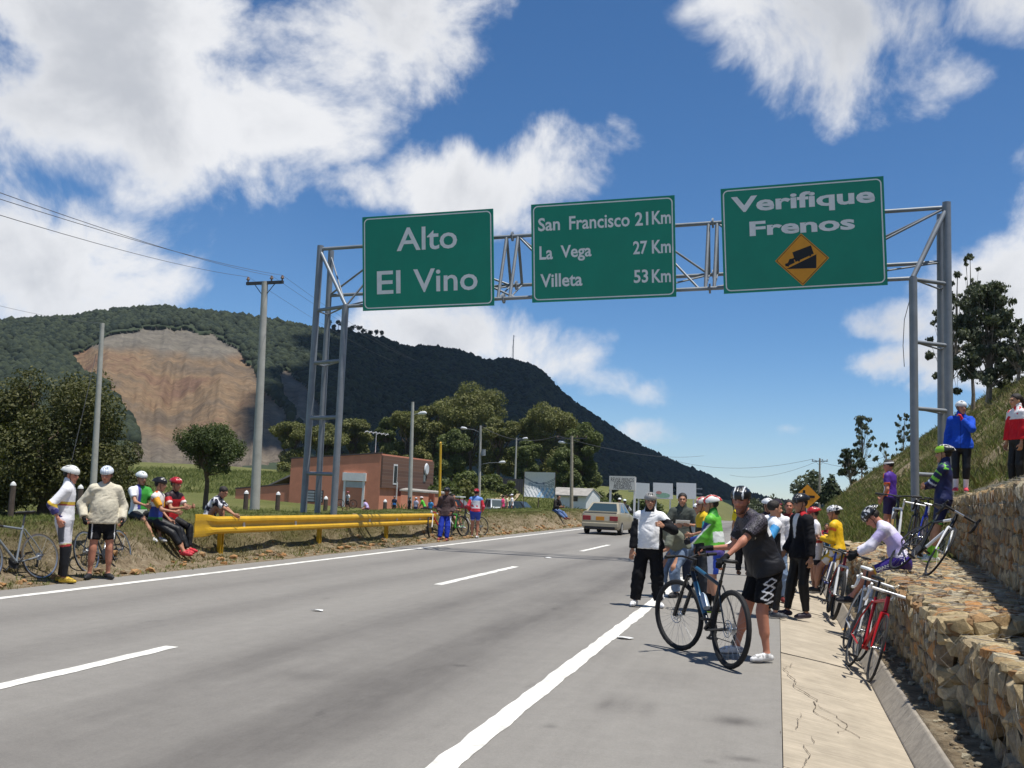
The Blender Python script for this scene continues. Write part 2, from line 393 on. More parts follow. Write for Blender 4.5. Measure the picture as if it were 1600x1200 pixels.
edge = (np.abs(V[:, 0]+9.98) < .01); V[edge, 0] += (vnoise(V[edge][:, 1:2].repeat(2, 1), 4, 3, .6)-.5)*.3
rd = link_mesh('road', np_mesh('road', V, Fq, smooth=False), M_ASPH); tag(rd, 'grey asphalt two-lane highway with darker wheel tracks', kind='structure')
def paint_mat():
    m = material('road_paint', (.70, .68, .62), .75, var=.3, vscale=5, bump=.2, bscale=90); return m
M_PAINT = paint_mat()
def ragged(x0, x1, y0, y1, dz=.004, st=.12, seed=0):
    n = max(2, int((y1-y0)/st)); yy = np.linspace(y0, y1, n); q = np.stack([yy, yy*0+seed], -1)
    a = x0+(vnoise(q, seed, 3, 4.)-.5)*.045; b = x1+(vnoise(q, seed+5, 3, 4.)-.5)*.045
    V = np.concatenate([np.stack([a, yy, roadz(yy)+dz], -1), np.stack([b, yy, roadz(yy)+dz], -1)]); i = np.arange(n-1)
    return V, np.stack([i, i+n, i+n+1, i+1], -1)
def marking(x0, x1, y0, y1, seed):
    V, Fq = ragged(x0, x1, y0, y1, seed=seed); o = link_mesh('lane_marking', np_mesh('lane_marking', V, Fq, smooth=False), M_PAINT, rd); return o
marking(-9.38, -9.22, -5, 27.6, 1); marking(-9.38, -9.22, 27.75, 300, 2)
marking(-1.9, -1.73, -5, 300, 3)
for k, (a, b) in enumerate([(-9.2, -4.2), (3.5, 8.66), (16.4, 21.7), (29.4, 34.3), (42.3, 47.3), (55, 60), (68, 73)]): marking(-5.53, -5.38, a, b, 10+k)

# ---- concrete drain apron, ditch, kerb
def conc_mat(name, col, groove=True):
    m = bpy.data.materials.new(name); m.use_nodes = True; t = m.node_tree; b = t.nodes['Principled BSDF']; b.inputs['Roughness'].default_value = .9; b.inputs['Specular IOR Level'].default_value = .2
    N = t.nodes.new; L = t.links.new; tc = N('ShaderNodeTexCoord')
    def noise(sc, det, ro, st=None):
        n = N('ShaderNodeTexNoise'); n.inputs['Scale'].default_value = sc; n.inputs['Detail'].default_value = det; n.inputs['Roughness'].default_value = ro
        if st:
            mp = N('ShaderNodeMapping'); mp.inputs['Scale'].default_value = st; mp.inputs['Rotation'].default_value = (0, 0, R(9)); L(tc.outputs['Object'], mp.inputs['Vector']); L(mp.outputs[0], n.inputs['Vector'])
        else: L(tc.outputs['Object'], n.inputs['Vector'])
        return n.outputs['Fac']
    r = N('ShaderNodeValToRGB'); L(noise(2.4, 7, .7), r.inputs[0]); e = r.color_ramp.elements; c = np.array(col)
    e[0].position = .28; e[0].color = (*(c*.72), 1); e[1].position = .68; e[1].color = (*(c*1.1), 1)
    src = r.outputs[0]; gr = noise(16, 4, .6, (.12, 2.4, 1) if groove else None)
    mr = N('ShaderNodeMapRange'); mr.inputs[1].default_value = .3; mr.inputs[2].default_value = .7; mr.inputs[3].default_value = .84; mr.inputs[4].default_value = 1.1; L(gr, mr.inputs[0])
    vm = N('ShaderNodeVectorMath'); vm.operation = 'SCALE'; L(src, vm.inputs[0]); L(mr.outputs[0], vm.inputs['Scale']); L(vm.outputs[0], b.inputs['Base Color'])
    bp = N('ShaderNodeBump'); bp.inputs['Strength'].default_value = .5; bp.inputs['Distance'].default_value = .012; L(gr, bp.inputs['Height']); L(bp.outputs[0], b.inputs['Normal'])
    return m
M_APRON = conc_mat('apron_concrete', (.42, .36, .275)); M_KERB = conc_mat('kerb_concrete', (.34, .30, .245), False)
apron = empty('drain_apron', (0, 0, 0)); tag(apron, 'pale brushed concrete drain apron sloping from the asphalt edge to a ditch', kind='structure')
def zap(x): return -.002-.15*(x-.05)/.87
y = -4.; k = 0
while y < 60:
    L_ = 2.45+.5*random.random(); y1 = y+L_-.014
    x0 = .056; x1 = .905
    mb = MB(); pts = [(x0, zap(x0)-.004), (.5, zap(.5)+.004), (x1, zap(x1))]
    tilt = random.uniform(-.006, .006)
    top = [[(px, yy, pz+tilt) for px, pz in pts] for yy in (y, y1)]
    ring = lambda row: row+[(x1, row[0][1], -.4), (x0, row[0][1], -.4)]
    mb.loft([ring(top[0]), ring(top[1])]); mb.build('concrete_slab', M_APRON, apron); y += L_; k += 1
# wandering cracks in the apron
def crack(p0, n, step, seed, w=.006, parent=apron, head=-math.pi/2):
    rr = random.Random(seed); pts = [p0]; a = head
    for i in range(n):
        a += rr.uniform(-.9, .9)*.8; a = head+(a-head)*.6; p = pts[-1]; pts.append((p[0]+math.cos(a)*step, p[1]+math.sin(a)*step))
    V = []; Fc = []
    for i, p in enumerate(pts):
        ww = w*(.3+rr.random())*(1-abs(i/len(pts)-.5)); V += [(p[0]-ww, p[1], zap(p[0])+.0085), (p[0]+ww, p[1]+.004, zap(p[0])+.0085)]
    for i in range(len(pts)-1): Fc.append((2*i, 2*i+1, 2*i+3, 2*i+2))
    mb = MB(); mb.v = V; mb.f = Fc; return mb.build('crack', material('crack_dark', (.11, .085, .06), .95), parent)
crack((.17, 10.9), 62, .05, 3, .005); crack((.34, 8.9), 20, .05, 5, .0035); crack((.2, 8.4), 20, .05, 8, .003); crack((.1, 9.6), 12, .05, 9, .003, head=-.1); crack((.25, 7.6), 26, .05, 12, .0035)
kerb = MB(); prof = [(.908, -.155), (1.035, .015), (1.085, .02), (1.10, -.01), (1.10, -.4), (.908, -.4)]
kerb_o = empty('kerb', (0, 0, 0)); tag(kerb_o, 'raised concrete kerb lip between the ditch and the stone wall', kind='structure')
y = -4.; k = 0
while y < 30:
    L_ = 2.9+.4*random.random(); mb = MB(); j = random.uniform(-.006, .006)
    mb.loft([[(px+j, yy, pz+j) for px, pz in prof] for yy in (y, y+L_*.33, y+L_*.66, y+L_-.012)]); mb.build('kerb_segment', M_KERB, kerb_o, bevel=.012); y += L_

# ---- stone-filled wire walls
def stone_mesh(i, rr):
    n = 20; p = rr.normal(size=(n, 3)); p /= np.linalg.norm(p, axis=1)[:, None]
    p = np.sign(p)*np.abs(p)**.72; p *= (.42+.16*rr.random((n, 1))); p[:, 0] *= 1.1
    bm = bmesh.new()
    for q in p: bm.verts.new(q)
    res = bmesh.ops.convex_hull(bm, input=bm.verts); bmesh.ops.delete(bm, geom=[v for v in bm.verts if not v.link_faces], context='VERTS')
    me = bpy.data.meshes.new('stone'); bm.to_mesh(me); bm.free(); return me
def stone_mat():
    m = bpy.data.materials.new('gabion_stone'); m.use_nodes = True; t = m.node_tree; b = t.nodes['Principled BSDF']; b.inputs['Roughness'].default_value = .9; b.inputs['Specular IOR Level'].default_value = .15
    N = t.nodes.new; L = t.links.new; tc = N('ShaderNodeTexCoord'); oi = N('ShaderNodeObjectInfo'); a = N('ShaderNodeAttribute'); a.attribute_name = 'tone'
    ad = N('ShaderNodeMath'); ad.operation = 'ADD'; L(oi.outputs['Random'], ad.inputs[0]); L(a.outputs['Fac'], ad.inputs[1])
    fr = N('ShaderNodeMath'); fr.operation = 'FRACT'; L(ad.outputs[0], fr.inputs[0])
    r = N('ShaderNodeValToRGB'); L(fr.outputs[0], r.inputs[0]); e = r.color_ramp.elements
    cs = [(0, (.35, .265, .145)), (.2, (.47, .38, .23)), (.36, (.28, .185, .09)), (.5, (.52, .45, .31)), (.64, (.34, .29, .205)), (.76, (.23, .165, .10)), (.87, (.42, .22, .09)), (1, (.38, .295, .18))]
    while len(e) < len(cs): e.new(.5)
    for q, (p, c) in zip(e, cs): q.position = p; q.color = (*c, 1)
    geo = N('ShaderNodeNewGeometry')
    n = N('ShaderNodeTexNoise'); n.inputs['Scale'].default_value = 18; n.inputs['Detail'].default_value = 7; n.inputs['Roughness'].default_value = .75; L(geo.outputs['Position'], n.inputs['Vector'])
    mr = N('ShaderNodeMapRange'); mr.inputs[1].default_value = .3; mr.inputs[2].default_value = .7; mr.inputs[3].default_value = .55; mr.inputs[4].default_value = 1.3; L(n.outputs['Fac'], mr.inputs[0])
    vm = N('ShaderNodeVectorMath'); vm.operation = 'SCALE'; L(r.outputs[0], vm.inputs[0]); L(mr.outputs[0], vm.inputs['Scale']); L(vm.outputs[0], b.inputs['Base Color'])
    bp = N('ShaderNodeBump'); bp.inputs['Strength'].default_value = .8; bp.inputs['Distance'].default_value = .02; L(n.outputs['Fac'], bp.inputs['Height']); L(bp.outputs[0], b.inputs['Normal'])
    return m
M_STONE = stone_mat(); M_CORE = material('gabion_gap_shade', (.09, .065, .04), .95, var=.4, vscale=14)
M_WIRE = material('galvanised_wire', (.30, .29, .27), .55, .4, var=.3, vscale=3); M_STRAW = material('dry_grass', (.42, .34, .2), .9, var=.35, vscale=4)
_rs = np.random.default_rng(3); STONES = [stone_mesh(i, _rs) for i in range(22)]
for s in STONES: s.materials.append(M_STONE)
def gabion(label, x0f, y0, y1, zb, zt, depth, size, endface=True, seed=1, loc=(0, 0, 0)):
    """a run of wire baskets: front face at x=x0f(y) (towards the road), stones on the front, the top and the near end"""
    root = empty('gabion_wall', (float(x0f(y0)), y0, zb), 0, label, 'stone wall'); rr = np.random.default_rng(seed); S = []
    ox, oy, oz = float(x0f(y0)), y0, zb
    def rows(a, b, st):
        out = []; p = a
        while p < b: w = st*(.72+.62*rr.random()); out.append((p+w/2, w)); p += w*.93
        return out
    z = zb
    while z < zt-.05:                                    # front face courses
        hgt = min(size*(.7+.5*rr.random()), zt-z+.02)
        for yc, w in rows(y0, y1, size*1.05): S.append((float(x0f(yc))+.075+rr.uniform(-.02, .03), yc, z+hgt/2, .17, w*1.12, hgt*1.2))
        z += hgt*.9
    for xo, wx in rows(.05, depth, size*1.15):            # top
        for yc, w in rows(y0, y1, size*1.15): S.append((float(x0f(yc))+xo, yc+rr.uniform(-.04, .04), zt-.055+rr.uniform(-.022, .022), wx*1.15, w*1.15, .13))
    if endface:
        z = zb
        while z < zt-.05:
            hgt = min(size*(.7+.5*rr.random()), zt-z+.02)
            for xo, w in rows(.05, depth, size*1.1): S.append((float(x0f(y0))+xo, y0+.05, z+hgt/2, w*1.12, .16, hgt*1.2))
            z += hgt*.9
    C = np.array(S); d = C[:, 4]*C[:, 5]/(C[:, 0]**2+C[:, 1]**2)*np.where(C[:, 1] < 5.2, .1, 1); order = np.argsort(-d)
    VV = []; FF = []; TT = []; off = 0
    for rank, i in enumerate(order):
        x, yy, zz, sx, sy, sz = S[i]; st = STONES[int(rr.integers(len(STONES)))]; rot = Matrix.Rotation(rr.uniform(-.25, .25), 3, 'X') @ Matrix.Rotation(rr.uniform(-.2, .2), 3, 'Y')
        flip = [int(rr.integers(2))*2-1 for _ in range(3)]
        if rank < 298:
            o = bpy.data.objects.new('stone', st); COL.objects.link(o); o.parent = root; o.location = (x-ox, yy-oy, zz-oz); o.rotation_euler = rot.to_euler(); o.scale = (sx*flip[0], sy*flip[1], sz*flip[2])
        else:
            n = len(st.vertices); P = np.empty(n*3, np.float32); st.vertices.foreach_get('co', P); P = P.reshape(-1, 3)*np.array([sx*flip[0], sy*flip[1], sz*flip[2]])
            P = P@np.array(rot).T+np.array([x-ox, yy-oy, zz-oz]); VV.append(P); TT.append(np.full(n, rr.random()))
            fl = flip[0]*flip[1]*flip[2] < 0
            for p in st.polygons:
                vs_ = [off+v for v in p.vertices]; FF.append(vs_[::-1] if fl else vs_)
            off += n
    if VV:
        me = np_mesh('stone_fill', np.concatenate(VV), FF, smooth=False, attrs={'tone': np.concatenate(TT)}); o = link_mesh('stone_fill', me, M_STONE, root); o['kind'] = 'stuff'
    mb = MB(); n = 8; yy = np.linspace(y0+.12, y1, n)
    mb.loft([[(float(x0f(v))+.13-ox, v-oy, -.02), (float(x0f(v))+.13-ox, v-oy, zt-zb-.12), (float(x0f(v))+depth-ox, v-oy, zt-zb-.12), (float(x0f(v))+depth-ox, v-oy, -.02)] for v in yy]); mb.build('core', M_CORE, root)  # inner box coloured dark to stand for shade in the gaps between stones
    # hexagonal wire netting over front, top edge and end
    wv = MB(); r = .0014
    def wire(p, q):
        wv.tube([p, q], r, 3, cap=False)
    def net(fn, u0, u1, v0, v1, c=.11):
        nu = int((u1-u0)/c); nv = int((v1-v0)/c)
        for i in range(nu):
            for j in range(nv):
                jit = lambda a, b_: (fn(u0+(a)*c, min(v1, v0+(b_)*c)))
                if (i+j) % 2 == 0:
                    wire(jit(i, j), jit(i+1, j+1))
                else: wire(jit(i, j+1), jit(i+1, j))
    h = zt-zb; ymax = min(y1, y0+11)
    net(lambda u, v: (float(x0f(u))-ox-.02+.012*math.sin(u*9+v*7), u-oy, v), y0, ymax, 0, h)
    net(lambda u, v: (float(x0f(u))-ox+v, u-oy, h+.025+.012*math.sin(u*8+v*11)), y0, ymax, 0, depth)
    if endface: net(lambda u, v: (u, -.045, v), 0, depth, 0, h)
    wv.build('wire_netting', M_WIRE, root)
    # dry grass hanging over the top edge
    gv = MB(); ng = int(34*(y1-y0))
    for _ in range(ng):
        yy = rr.uniform(y0, y1); cl = vnoise(np.array([[yy*1.3, seed]]), 3, 2, 1.)[0]
        if cl < .42: continue
        x = float(x0f(yy))-ox+rr.uniform(-.03, .06); L_ = rr.uniform(.06, .22); dx = rr.uniform(-.05, .01); dy = rr.uniform(-.05, .05); w = rr.uniform(.002, .005)
        gv.quad((x, yy-oy-w, h+.03), (x, yy-oy+w, h+.03), (x-.03+dx, yy-oy+dy+w*.4, h+.03-L_), (x-.03+dx, yy-oy+dy-w*.4, h+.03-L_))
    g = gv.build('dry_grass', M_STRAW, root); g['kind'] = 'stuff'
    return root
gabion('low near end of the stone basket wall beside the kerb, one step lower', lambda y: 1.36+0*y, 4.3, 8.55, .0, .63, 1.35, .17, False, 11)
gabion('long stone basket wall along the ditch with bicycles leaning on it', lambda y: 1.22+.012*(y-8.6), 8.62, 25.5, .0, .765, 1.5, .145, True, 12)
gabion('tall upper stone basket wall behind the terrace, below the grassy slope', uface, 6.8, 25.6, .62, 1.9, .95, .175, False, 13)
# rubble and dust strip between kerb and wall, loose stones on the verges
def scatter_stones(name, n, fn, smin, smax, label, seed):
    rr = np.random.default_rng(seed); VV = []; FF = []; TT = []; off = 0
    for _ in range(n):
        p = fn(rr); st = STONES[int(rr.integers(len(STONES)))]; m = len(st.vertices); P = np.empty(m*3, np.float32); st.vertices.foreach_get('co', P); s = smin+(smax-smin)*rr.random()**3
        P = P.reshape(-1, 3)*np.array([s, s*rr.uniform(.7, 1.3), s*.7])+np.array(p)+np.array([0, 0, s*.15]); VV.append(P); TT.append(np.full(m, .5+.2*rr.random()))
        for q in st.polygons: FF.append([off+v for v in q.vertices])
        off += m
    o = link_mesh(name, np_mesh(name, np.concatenate(VV), FF, smooth=False, attrs={'tone': np.concatenate(TT)}), M_STONE); tag(o, label, 'stones', kind='stuff'); return o
scatter_stones('rubble', 420, lambda r: (r.uniform(1.13, 1.34), r.uniform(5, 20), .03), .012, .07, 'broken stones and grit between the kerb and the stone wall', 5)
def _verge(r):
    x = -10.05-abs(r.normal())*.55; yv = r.uniform(10, 62); return (x, yv, float(Hgt(np.array([x]), np.array([yv]))[0]))
scatter_stones('loose_stones', 700, _verge, .02, .17, 'pale loose stones along the foot of the left bank', 6)
M_BLADE = None
def leaf_mat(name, dark, light, trans=.25, rough=.6):
    m = bpy.data.materials.new(name); m.use_nodes = True; t = m.node_tree; t.nodes.clear(); N = t.nodes.new; L = t.links.new
    a = N('ShaderNodeAttribute'); a.attribute_name = 'tone'; r = N('ShaderNodeValToRGB'); L(a.outputs['Fac'], r.inputs[0]); e = r.color_ramp.elements
    e[0].color = (*dark, 1); e[1].color = (*light, 1)
    d = N('ShaderNodeBsdfPrincipled'); d.inputs['Roughness'].default_value = rough; d.inputs['Specular IOR Level'].default_value = .25; L(r.outputs[0], d.inputs['Base Color'])
    tr = N('ShaderNodeBsdfTranslucent'); vm = N('ShaderNodeVectorMath'); vm.operation = 'MULTIPLY'; L(r.outputs[0], vm.inputs[0]); vm.inputs[1].default_value = (1.1, 1.25, .5); L(vm.outputs[0], tr.inputs[0])
    mx = N('ShaderNodeMixShader'); mx.inputs[0].default_value = trans; L(d.outputs[0], mx.inputs[1]); L(tr.outputs[0], mx.inputs[2]); o = N('ShaderNodeOutputMaterial'); L(mx.outputs[0], o.inputs[0]); return m
M_GRASSG = leaf_mat('grass_blades', (.10, .13, .03), (.23, .235, .075), .2); M_GRASSD = leaf_mat('grass_dry', (.10, .095, .035), (.26, .215, .095), .15)
def tufts(name, pts, blades, hmin, hmax, spread, mat, label, seed):
    rr = np.random.default_rng(seed); n = len(pts); B = blades
    base = np.repeat(pts, B, 0)+np.concatenate([rr.normal(size=(n*B, 2))*spread, np.full((n*B, 1), -.02)], 1)
    h = np.repeat(rr.uniform(hmin, hmax, n), B)*rr.uniform(.5, 1.1, n*B); a = rr.uniform(0, 6.283, n*B); w = h*rr.uniform(.035, .075, n*B)+.002; lean = h*rr.uniform(.15, .9, n*B); la = rr.uniform(0, 6.283, n*B)
    dx = np.cos(a)*w; dy = np.sin(a)*w; z0 = np.zeros_like(h)
    A = base+np.stack([dx, dy, z0], -1); C = base-np.stack([dx, dy, z0], -1)
    Mi = base+np.stack([np.cos(la)*lean*.35, np.sin(la)*lean*.35, h*.62], -1); T = base+np.stack([np.cos(la)*lean, np.sin(la)*lean, h], -1)
    m1 = Mi+np.stack([dx, dy, z0], -1)*.7
    V = np.stack([A, C, T, m1], 1).reshape(-1, 3); i = np.arange(n*B)*4; Fq = np.concatenate([np.stack([i, i+1, i+3], -1), np.stack([i+3, i+1, i+2], -1)])
    tone = np.repeat(np.repeat(rr.random(n), B)*.7+rr.random(n*B)*.3, 4)
    o = link_mesh(name, np_mesh(name, V, Fq, smooth=False, attrs={'tone': tone}), mat); tag(o, label, 'grass', kind='stuff'); return o
def on_ground(x, y): return np.stack([x, y, Hgt(x, y)], -1)
rr = np.random.default_rng(21)
def pick(n, x0, x1, y0, y1, pw=1.6): return rr.uniform(x0, x1, n), y0+(y1-y0)*rr.random(n)**pw
x, y = pick(9000, -13.6, -11.0, 10, 64); tufts('bank_grass', on_ground(x, y), 9, .03, .085, .07, M_GRASSG, 'short green grass on top of the left roadside bank', 1)
x, y = pick(4200, -11.6, -10.6, 11, 64); tufts('bank_dry_grass', on_ground(x, y), 9, .03, .1, .06, M_GRASSD, 'dry brown grass on the face of the left roadside bank', 2)
x, y = pick(900, -10.5, -9.98, 11, 60); tufts('verge_weeds', on_ground(x, y), 7, .03, .1, .05, M_GRASSG, 'sparse weeds at the edge of the left asphalt', 3)
x, y = pick(13000, 3.9, 15, 9, 95, 1.5); hn_ = vnoise(np.stack([x, y], -1), 9, 4, .55); k = hn_ < .56
tufts('slope_grass', on_ground(x[k], y[k]), 8, .1, .3, .13, M_GRASSG, 'tussocky green grass on the right hillside', 4)
x, y = pick(5200, 4.2, 15, 10, 95, 1.5); tufts('slope_dry_grass', on_ground(x, y), 8, .1, .34, .14, M_GRASSD, 'dry straw tussocks on the right hillside', 5)
x, y = pick(1200, 3.2, 4.6, 8, 25, 1.); tufts('terrace_grass', on_ground(x, y), 9, .04, .12, .08, M_GRASSG, 'low grass on the terrace above the upper stone wall', 6)
x, y = pick(4500, -44, -13.5, 12, 75, 1.); tufts('field_grass', on_ground(x, y), 8, .06, .22, .16, M_GRASSG, 'grass on the lower ground behind the left bank', 7)
x, y = pick(9000, -95, -14, 88, 190, 1.); tufts('meadow_grass', on_ground(x, y), 7, .25, .7, .5, M_GRASSG, 'rough grass tussocks on the far meadow', 8)
x, y = pick(5200, 2.1, 5.2, 26.3, 95, 1.3); tufts('slope_foot_grass', on_ground(x, y), 8, .08, .28, .14, M_GRASSG, 'grass at the foot of the right slope beyond the stone walls', 9)
x, y = pick(2600, 2.1, 5.2, 26.3, 95, 1.3); tufts('slope_foot_dry_grass', on_ground(x, y), 8, .08, .26, .13, M_GRASSD, 'dry grass at the foot of the right slope beyond the stone walls', 10)
# ================================================================== mountain, forest, trees
SKY = [(-700, 640), (-500, 560), (-300, 520), (-120, 508), (0, 505), (60, 502), (110, 499), (160, 490), (200, 486), (262, 482), (275, 489), (300, 487), (350, 493), (400, 500), (450, 508), (500, 518), (560, 526), (600, 533), (640, 546), (680, 545), (720, 553), (760, 567), (800, 565), (830, 575), (855, 593), (870, 610), (900, 635), (950, 668), (1000, 701), (1050, 725), (1100, 745), (1150, 770), (1190, 781), (1240, 790), (1300, 797)]
_sx = np.array([p[0] for p in SKY], float); _sy = np.array([p[1] for p in SKY], float)
def mpos(u, s):
    """a point of the mountain: u picks the bearing, s runs from its foot (0) over the ridge (1) down behind"""
    u = np.asarray(u, float); s = np.asarray(s, float)
    d = (u-CX)[..., None]*IX+(np.interp(u, _sx, _sy)-CY)[..., None]*IY+F_PX*FW
    hn_ = np.hypot(d[..., 0], d[..., 1]); dx = d[..., 0]/hn_; dy = d[..., 1]/hn_; te = d[..., 2]/hn_
    Rr = 880+np.clip(u-500, 0, 800)*.95; zr = HC+te*Rr; Rb = Rr*.4
    r = Rb+(Rr-Rb)*s
    f = np.where(s < 1, np.clip(s, 0, 1)**1.22, 1-(s-1)*1.2)
    z = -8+(zr+8)*f
    q = np.stack([u*.012, s*3.2], -1).reshape(-1, 2); nn = (vnoise(q, 31, 4, 1.).reshape(u.shape)-.5)
    z = z+nn*34*np.clip(s*(1-s)*4, 0, 1)*(zr/160)
    return np.stack([dx*r, dy*r, z], -1)
SCAR = [(100, 562), (128, 545), (150, 533), (172, 517), (230, 513), (268, 511), (332, 519), (346, 534), (372, 548), (398, 575), (420, 618), (450, 650), (472, 688), (468, 722), (330, 735), (215, 735), (212, 690), (190, 645), (165, 612), (140, 592), (112, 574)]
SCAR2 = [(428, 592), (446, 576), (470, 590), (500, 628), (522, 668), (500, 690), (470, 682), (452, 645), (436, 618)]
def inpoly(P, poly):
    x, y = P[..., 0], P[..., 1]; c = np.zeros(x.shape, bool); n = len(poly)
    for i in range(n):
        x0, y0 = poly[i]; x1, y1 = poly[i-1]
        c ^= ((y0 > y) != (y1 > y)) & (x < (x1-x0)*(y-y0)/(y1-y0+1e-9)+x0)
    return c
def scar(P):
    px = topix(P); sh = px.shape
    j = (vnoise(px.reshape(-1, 2), 41, 3, .05).reshape(sh[:-1])-.5)*16; j2 = (vnoise(px.reshape(-1, 2), 42, 3, .05).reshape(sh[:-1])-.5)*16
    q = px+np.stack([j, j2], -1); return inpoly(q, SCAR), inpoly(q, SCAR2)
uu = np.concatenate([np.arange(-700, 80, 12.), np.arange(80, 540, 2.5), np.arange(540, 1301, 8.)]); sv = np.concatenate([np.linspace(0, 1, 110), [1.08, 1.2, 1.4]])
U, S_ = np.meshgrid(uu, sv, indexing='xy'); MP = mpos(U, S_)
s1, s2 = scar(MP)
# the slide has eaten back into the slope and left gullies and benches
q = np.stack([U*.05, S_*9], -1).reshape(-1, 2); gul = (vnoise(np.stack([U.ravel()*.09+np.sin(S_.ravel()*5)*.6, S_.ravel()*2.4], -1), 51, 5, 1.).reshape(U.shape)-.5); ben = (vnoise(np.stack([U.ravel()*.02, S_.ravel()*26], -1), 52, 3, 1.).reshape(U.shape)-.5)
sc_ = s1 | s2
dep = np.where(sc_, 6+gul*15+ben*2.5, 0.)
hd = MP[..., :2]/np.linalg.norm(MP[..., :2], axis=-1, keepdims=True); MP[..., :2] += hd*dep[..., None]
ny_, nx_ = U.shape; V = MP.reshape(-1, 3); ii = (np.arange(ny_-1)[:, None]*nx_+np.arange(nx_-1)[None, :]).ravel(); Fq = np.stack([ii, ii+1, ii+nx_+1, ii+nx_], -1)
fs = sc_.ravel()[Fq].sum(1) >= 3
def submesh(name, V, Fq, mat, **k):
    us = np.unique(Fq); mp = np.full(len(V), -1); mp[us] = np.arange(len(us)); at = {a: b[us] for a, b in k.get('attrs', {}).items()}
    return link_mesh(name, np_mesh(name, V[us], mp[Fq], smooth=True, attrs=at), mat)
M_FLOOR = material('forest_floor', (.03, .042, .018), .95, var=.3, vscale=.05)
tag(submesh('mountain', V, Fq[~fs], M_FLOOR), 'long wooded mountain ridge falling to the right', kind='structure')
def rock_mat():
    m = bpy.data.materials.new('slide_rock'); m.use_nodes = True; t = m.node_tree; b = t.nodes['Principled BSDF']; b.inputs['Roughness'].default_value = .95; b.inputs['Specular IOR Level'].default_value = .1
    N = t.nodes.new; L = t.links.new; tc = N('ShaderNodeTexCoord'); a = N('ShaderNodeAttribute'); a.attribute_name = 'band'
    def noise(sc, st, det=7, ro=.7):
        n = N('ShaderNodeTexNoise'); n.inputs['Scale'].default_value = sc; n.inputs['Detail'].default_value = det; n.inputs['Roughness'].default_value = ro
        mp = N('ShaderNodeMapping'); mp.inputs['Scale'].default_value = st; L(tc.outputs['Object'], mp.inputs['Vector']); L(mp.outputs[0], n.inputs['Vector']); return n.outputs['Fac']
    def ramp(f, *st):
        r = N('ShaderNodeValToRGB'); L(f, r.inputs[0]); e = r.color_ramp.elements
        while len(e) < len(st): e.new(.5)
        for q, (p, c) in zip(e, st): q.position = p; q.color = (*c, 1)
        return r.outputs[0]
    streak = ramp(noise(.012, (1, 1, .42), 10, .7), (.28, (.15, .12, .095)), (.42, (.24, .18, .125)), (.52, (.36, .245, .145)), (.6, (.26, .155, .105)), (.74, (.32, .26, .185)))
    grey = ramp(noise(.03, (1, 1, 4)), (.35, (.19, .17, .145)), (.6, (.30, .265, .21)))
    x = N('ShaderNodeMix'); x.data_type = 'RGBA'; L(a.outputs['Fac'], x.inputs[0]); L(streak, x.inputs[6]); L(grey, x.inputs[7])
    f = noise(.16, (1, 1, .5), 8, .8); mr = N('ShaderNodeMapRange'); mr.inputs[1].default_value = .3; mr.inputs[2].default_value = .7; mr.inputs[3].default_value = .5; mr.inputs[4].default_value = 1.12; L(f, mr.inputs[0])
    vm = N('ShaderNodeVectorMath'); vm.operation = 'SCALE'; L(x.outputs[2], vm.inputs[0]); L(mr.outputs[0], vm.inputs['Scale']); L(vm.outputs[0], b.inputs['Base Color'])
    bp = N('ShaderNodeBump'); bp.inputs['Strength'].default_value = .8; bp.inputs['Distance'].default_value = 6; L(f, bp.inputs['Height']); L(bp.outputs[0], b.inputs['Normal']); return m
px = topix(V); jn = (vnoise(px, 61, 3, .02)-.5)*30
band = np.clip((556+jn-px[:, 1]+.06*(px[:, 0]-250))/14, 0, 1); band = np.maximum(band, np.clip((px[:, 0]-410)/40, 0, 1)*.8); band = np.maximum(band, np.clip((px[:, 1]-668-jn)/40, 0, .75))
tag(submesh('rock_face', V, Fq[fs], rock_mat(), attrs={'band': band}), 'bare orange and grey landslide scar on the mountainside', kind='structure')
# forest canopy on the mountain
rf = np.random.default_rng(77); NF = 40000
u = np.concatenate([rf.uniform(-620, 1290, NF), rf.uniform(-100, 1200, 1500)]); s = np.concatenate([rf.uniform(.2, 1.04, NF)**.9, rf.normal(1., .012, 1500)]); P = mpos(u, s); a1, a2 = scar(P+np.array([0, 0, -2.])); keep = ~(a1 | a2); P = P[keep]; u = u[keep]
bm = bmesh.new(); bmesh.ops.create_icosphere(bm, subdivisions=0 or 1, radius=1.); bm.verts.ensure_lookup_table()
bmesh.ops.delete(bm, geom=[f for f in bm.faces if f.calc_center_median().z < -.45], context='FACES'); bmesh.ops.delete(bm, geom=[v for v in bm.verts if not v.link_faces], context='VERTS'); bm.verts.index_update()
cv = np.array([v.co[:] for v in bm.verts]); cf = np.array([[v.index for v in f.verts] for f in bm.faces]); bm.free()
n = len(P); rad = rf.uniform(1.5, 3.7, n)*(1+np.clip((u-600)/900, 0, .7)); sc3 = np.stack([rad, rad, rad*rf.uniform(.7, 1.25, n)], -1)
VV = cv[None]*sc3[:, None]*(1+rf.uniform(-.24, .24, (n, len(cv), 1)))+(P+np.array([0, 0, 1.2]))[:, None]
FFm = cf[None]+(np.arange(n)*len(cv))[:, None, None]
M_FOREST = leaf_mat('forest_canopy', (.010, .018, .011), (.036, .046, .022), .0, .9)
o = link_mesh('forest', np_mesh('forest', VV.reshape(-1, 3), FFm.reshape(-1, 3), smooth=True, attrs={'tone': np.repeat(rf.random(n), len(cv))}), M_FOREST); tag(o, 'dense dark green forest covering the mountain', 'forest', kind='stuff')

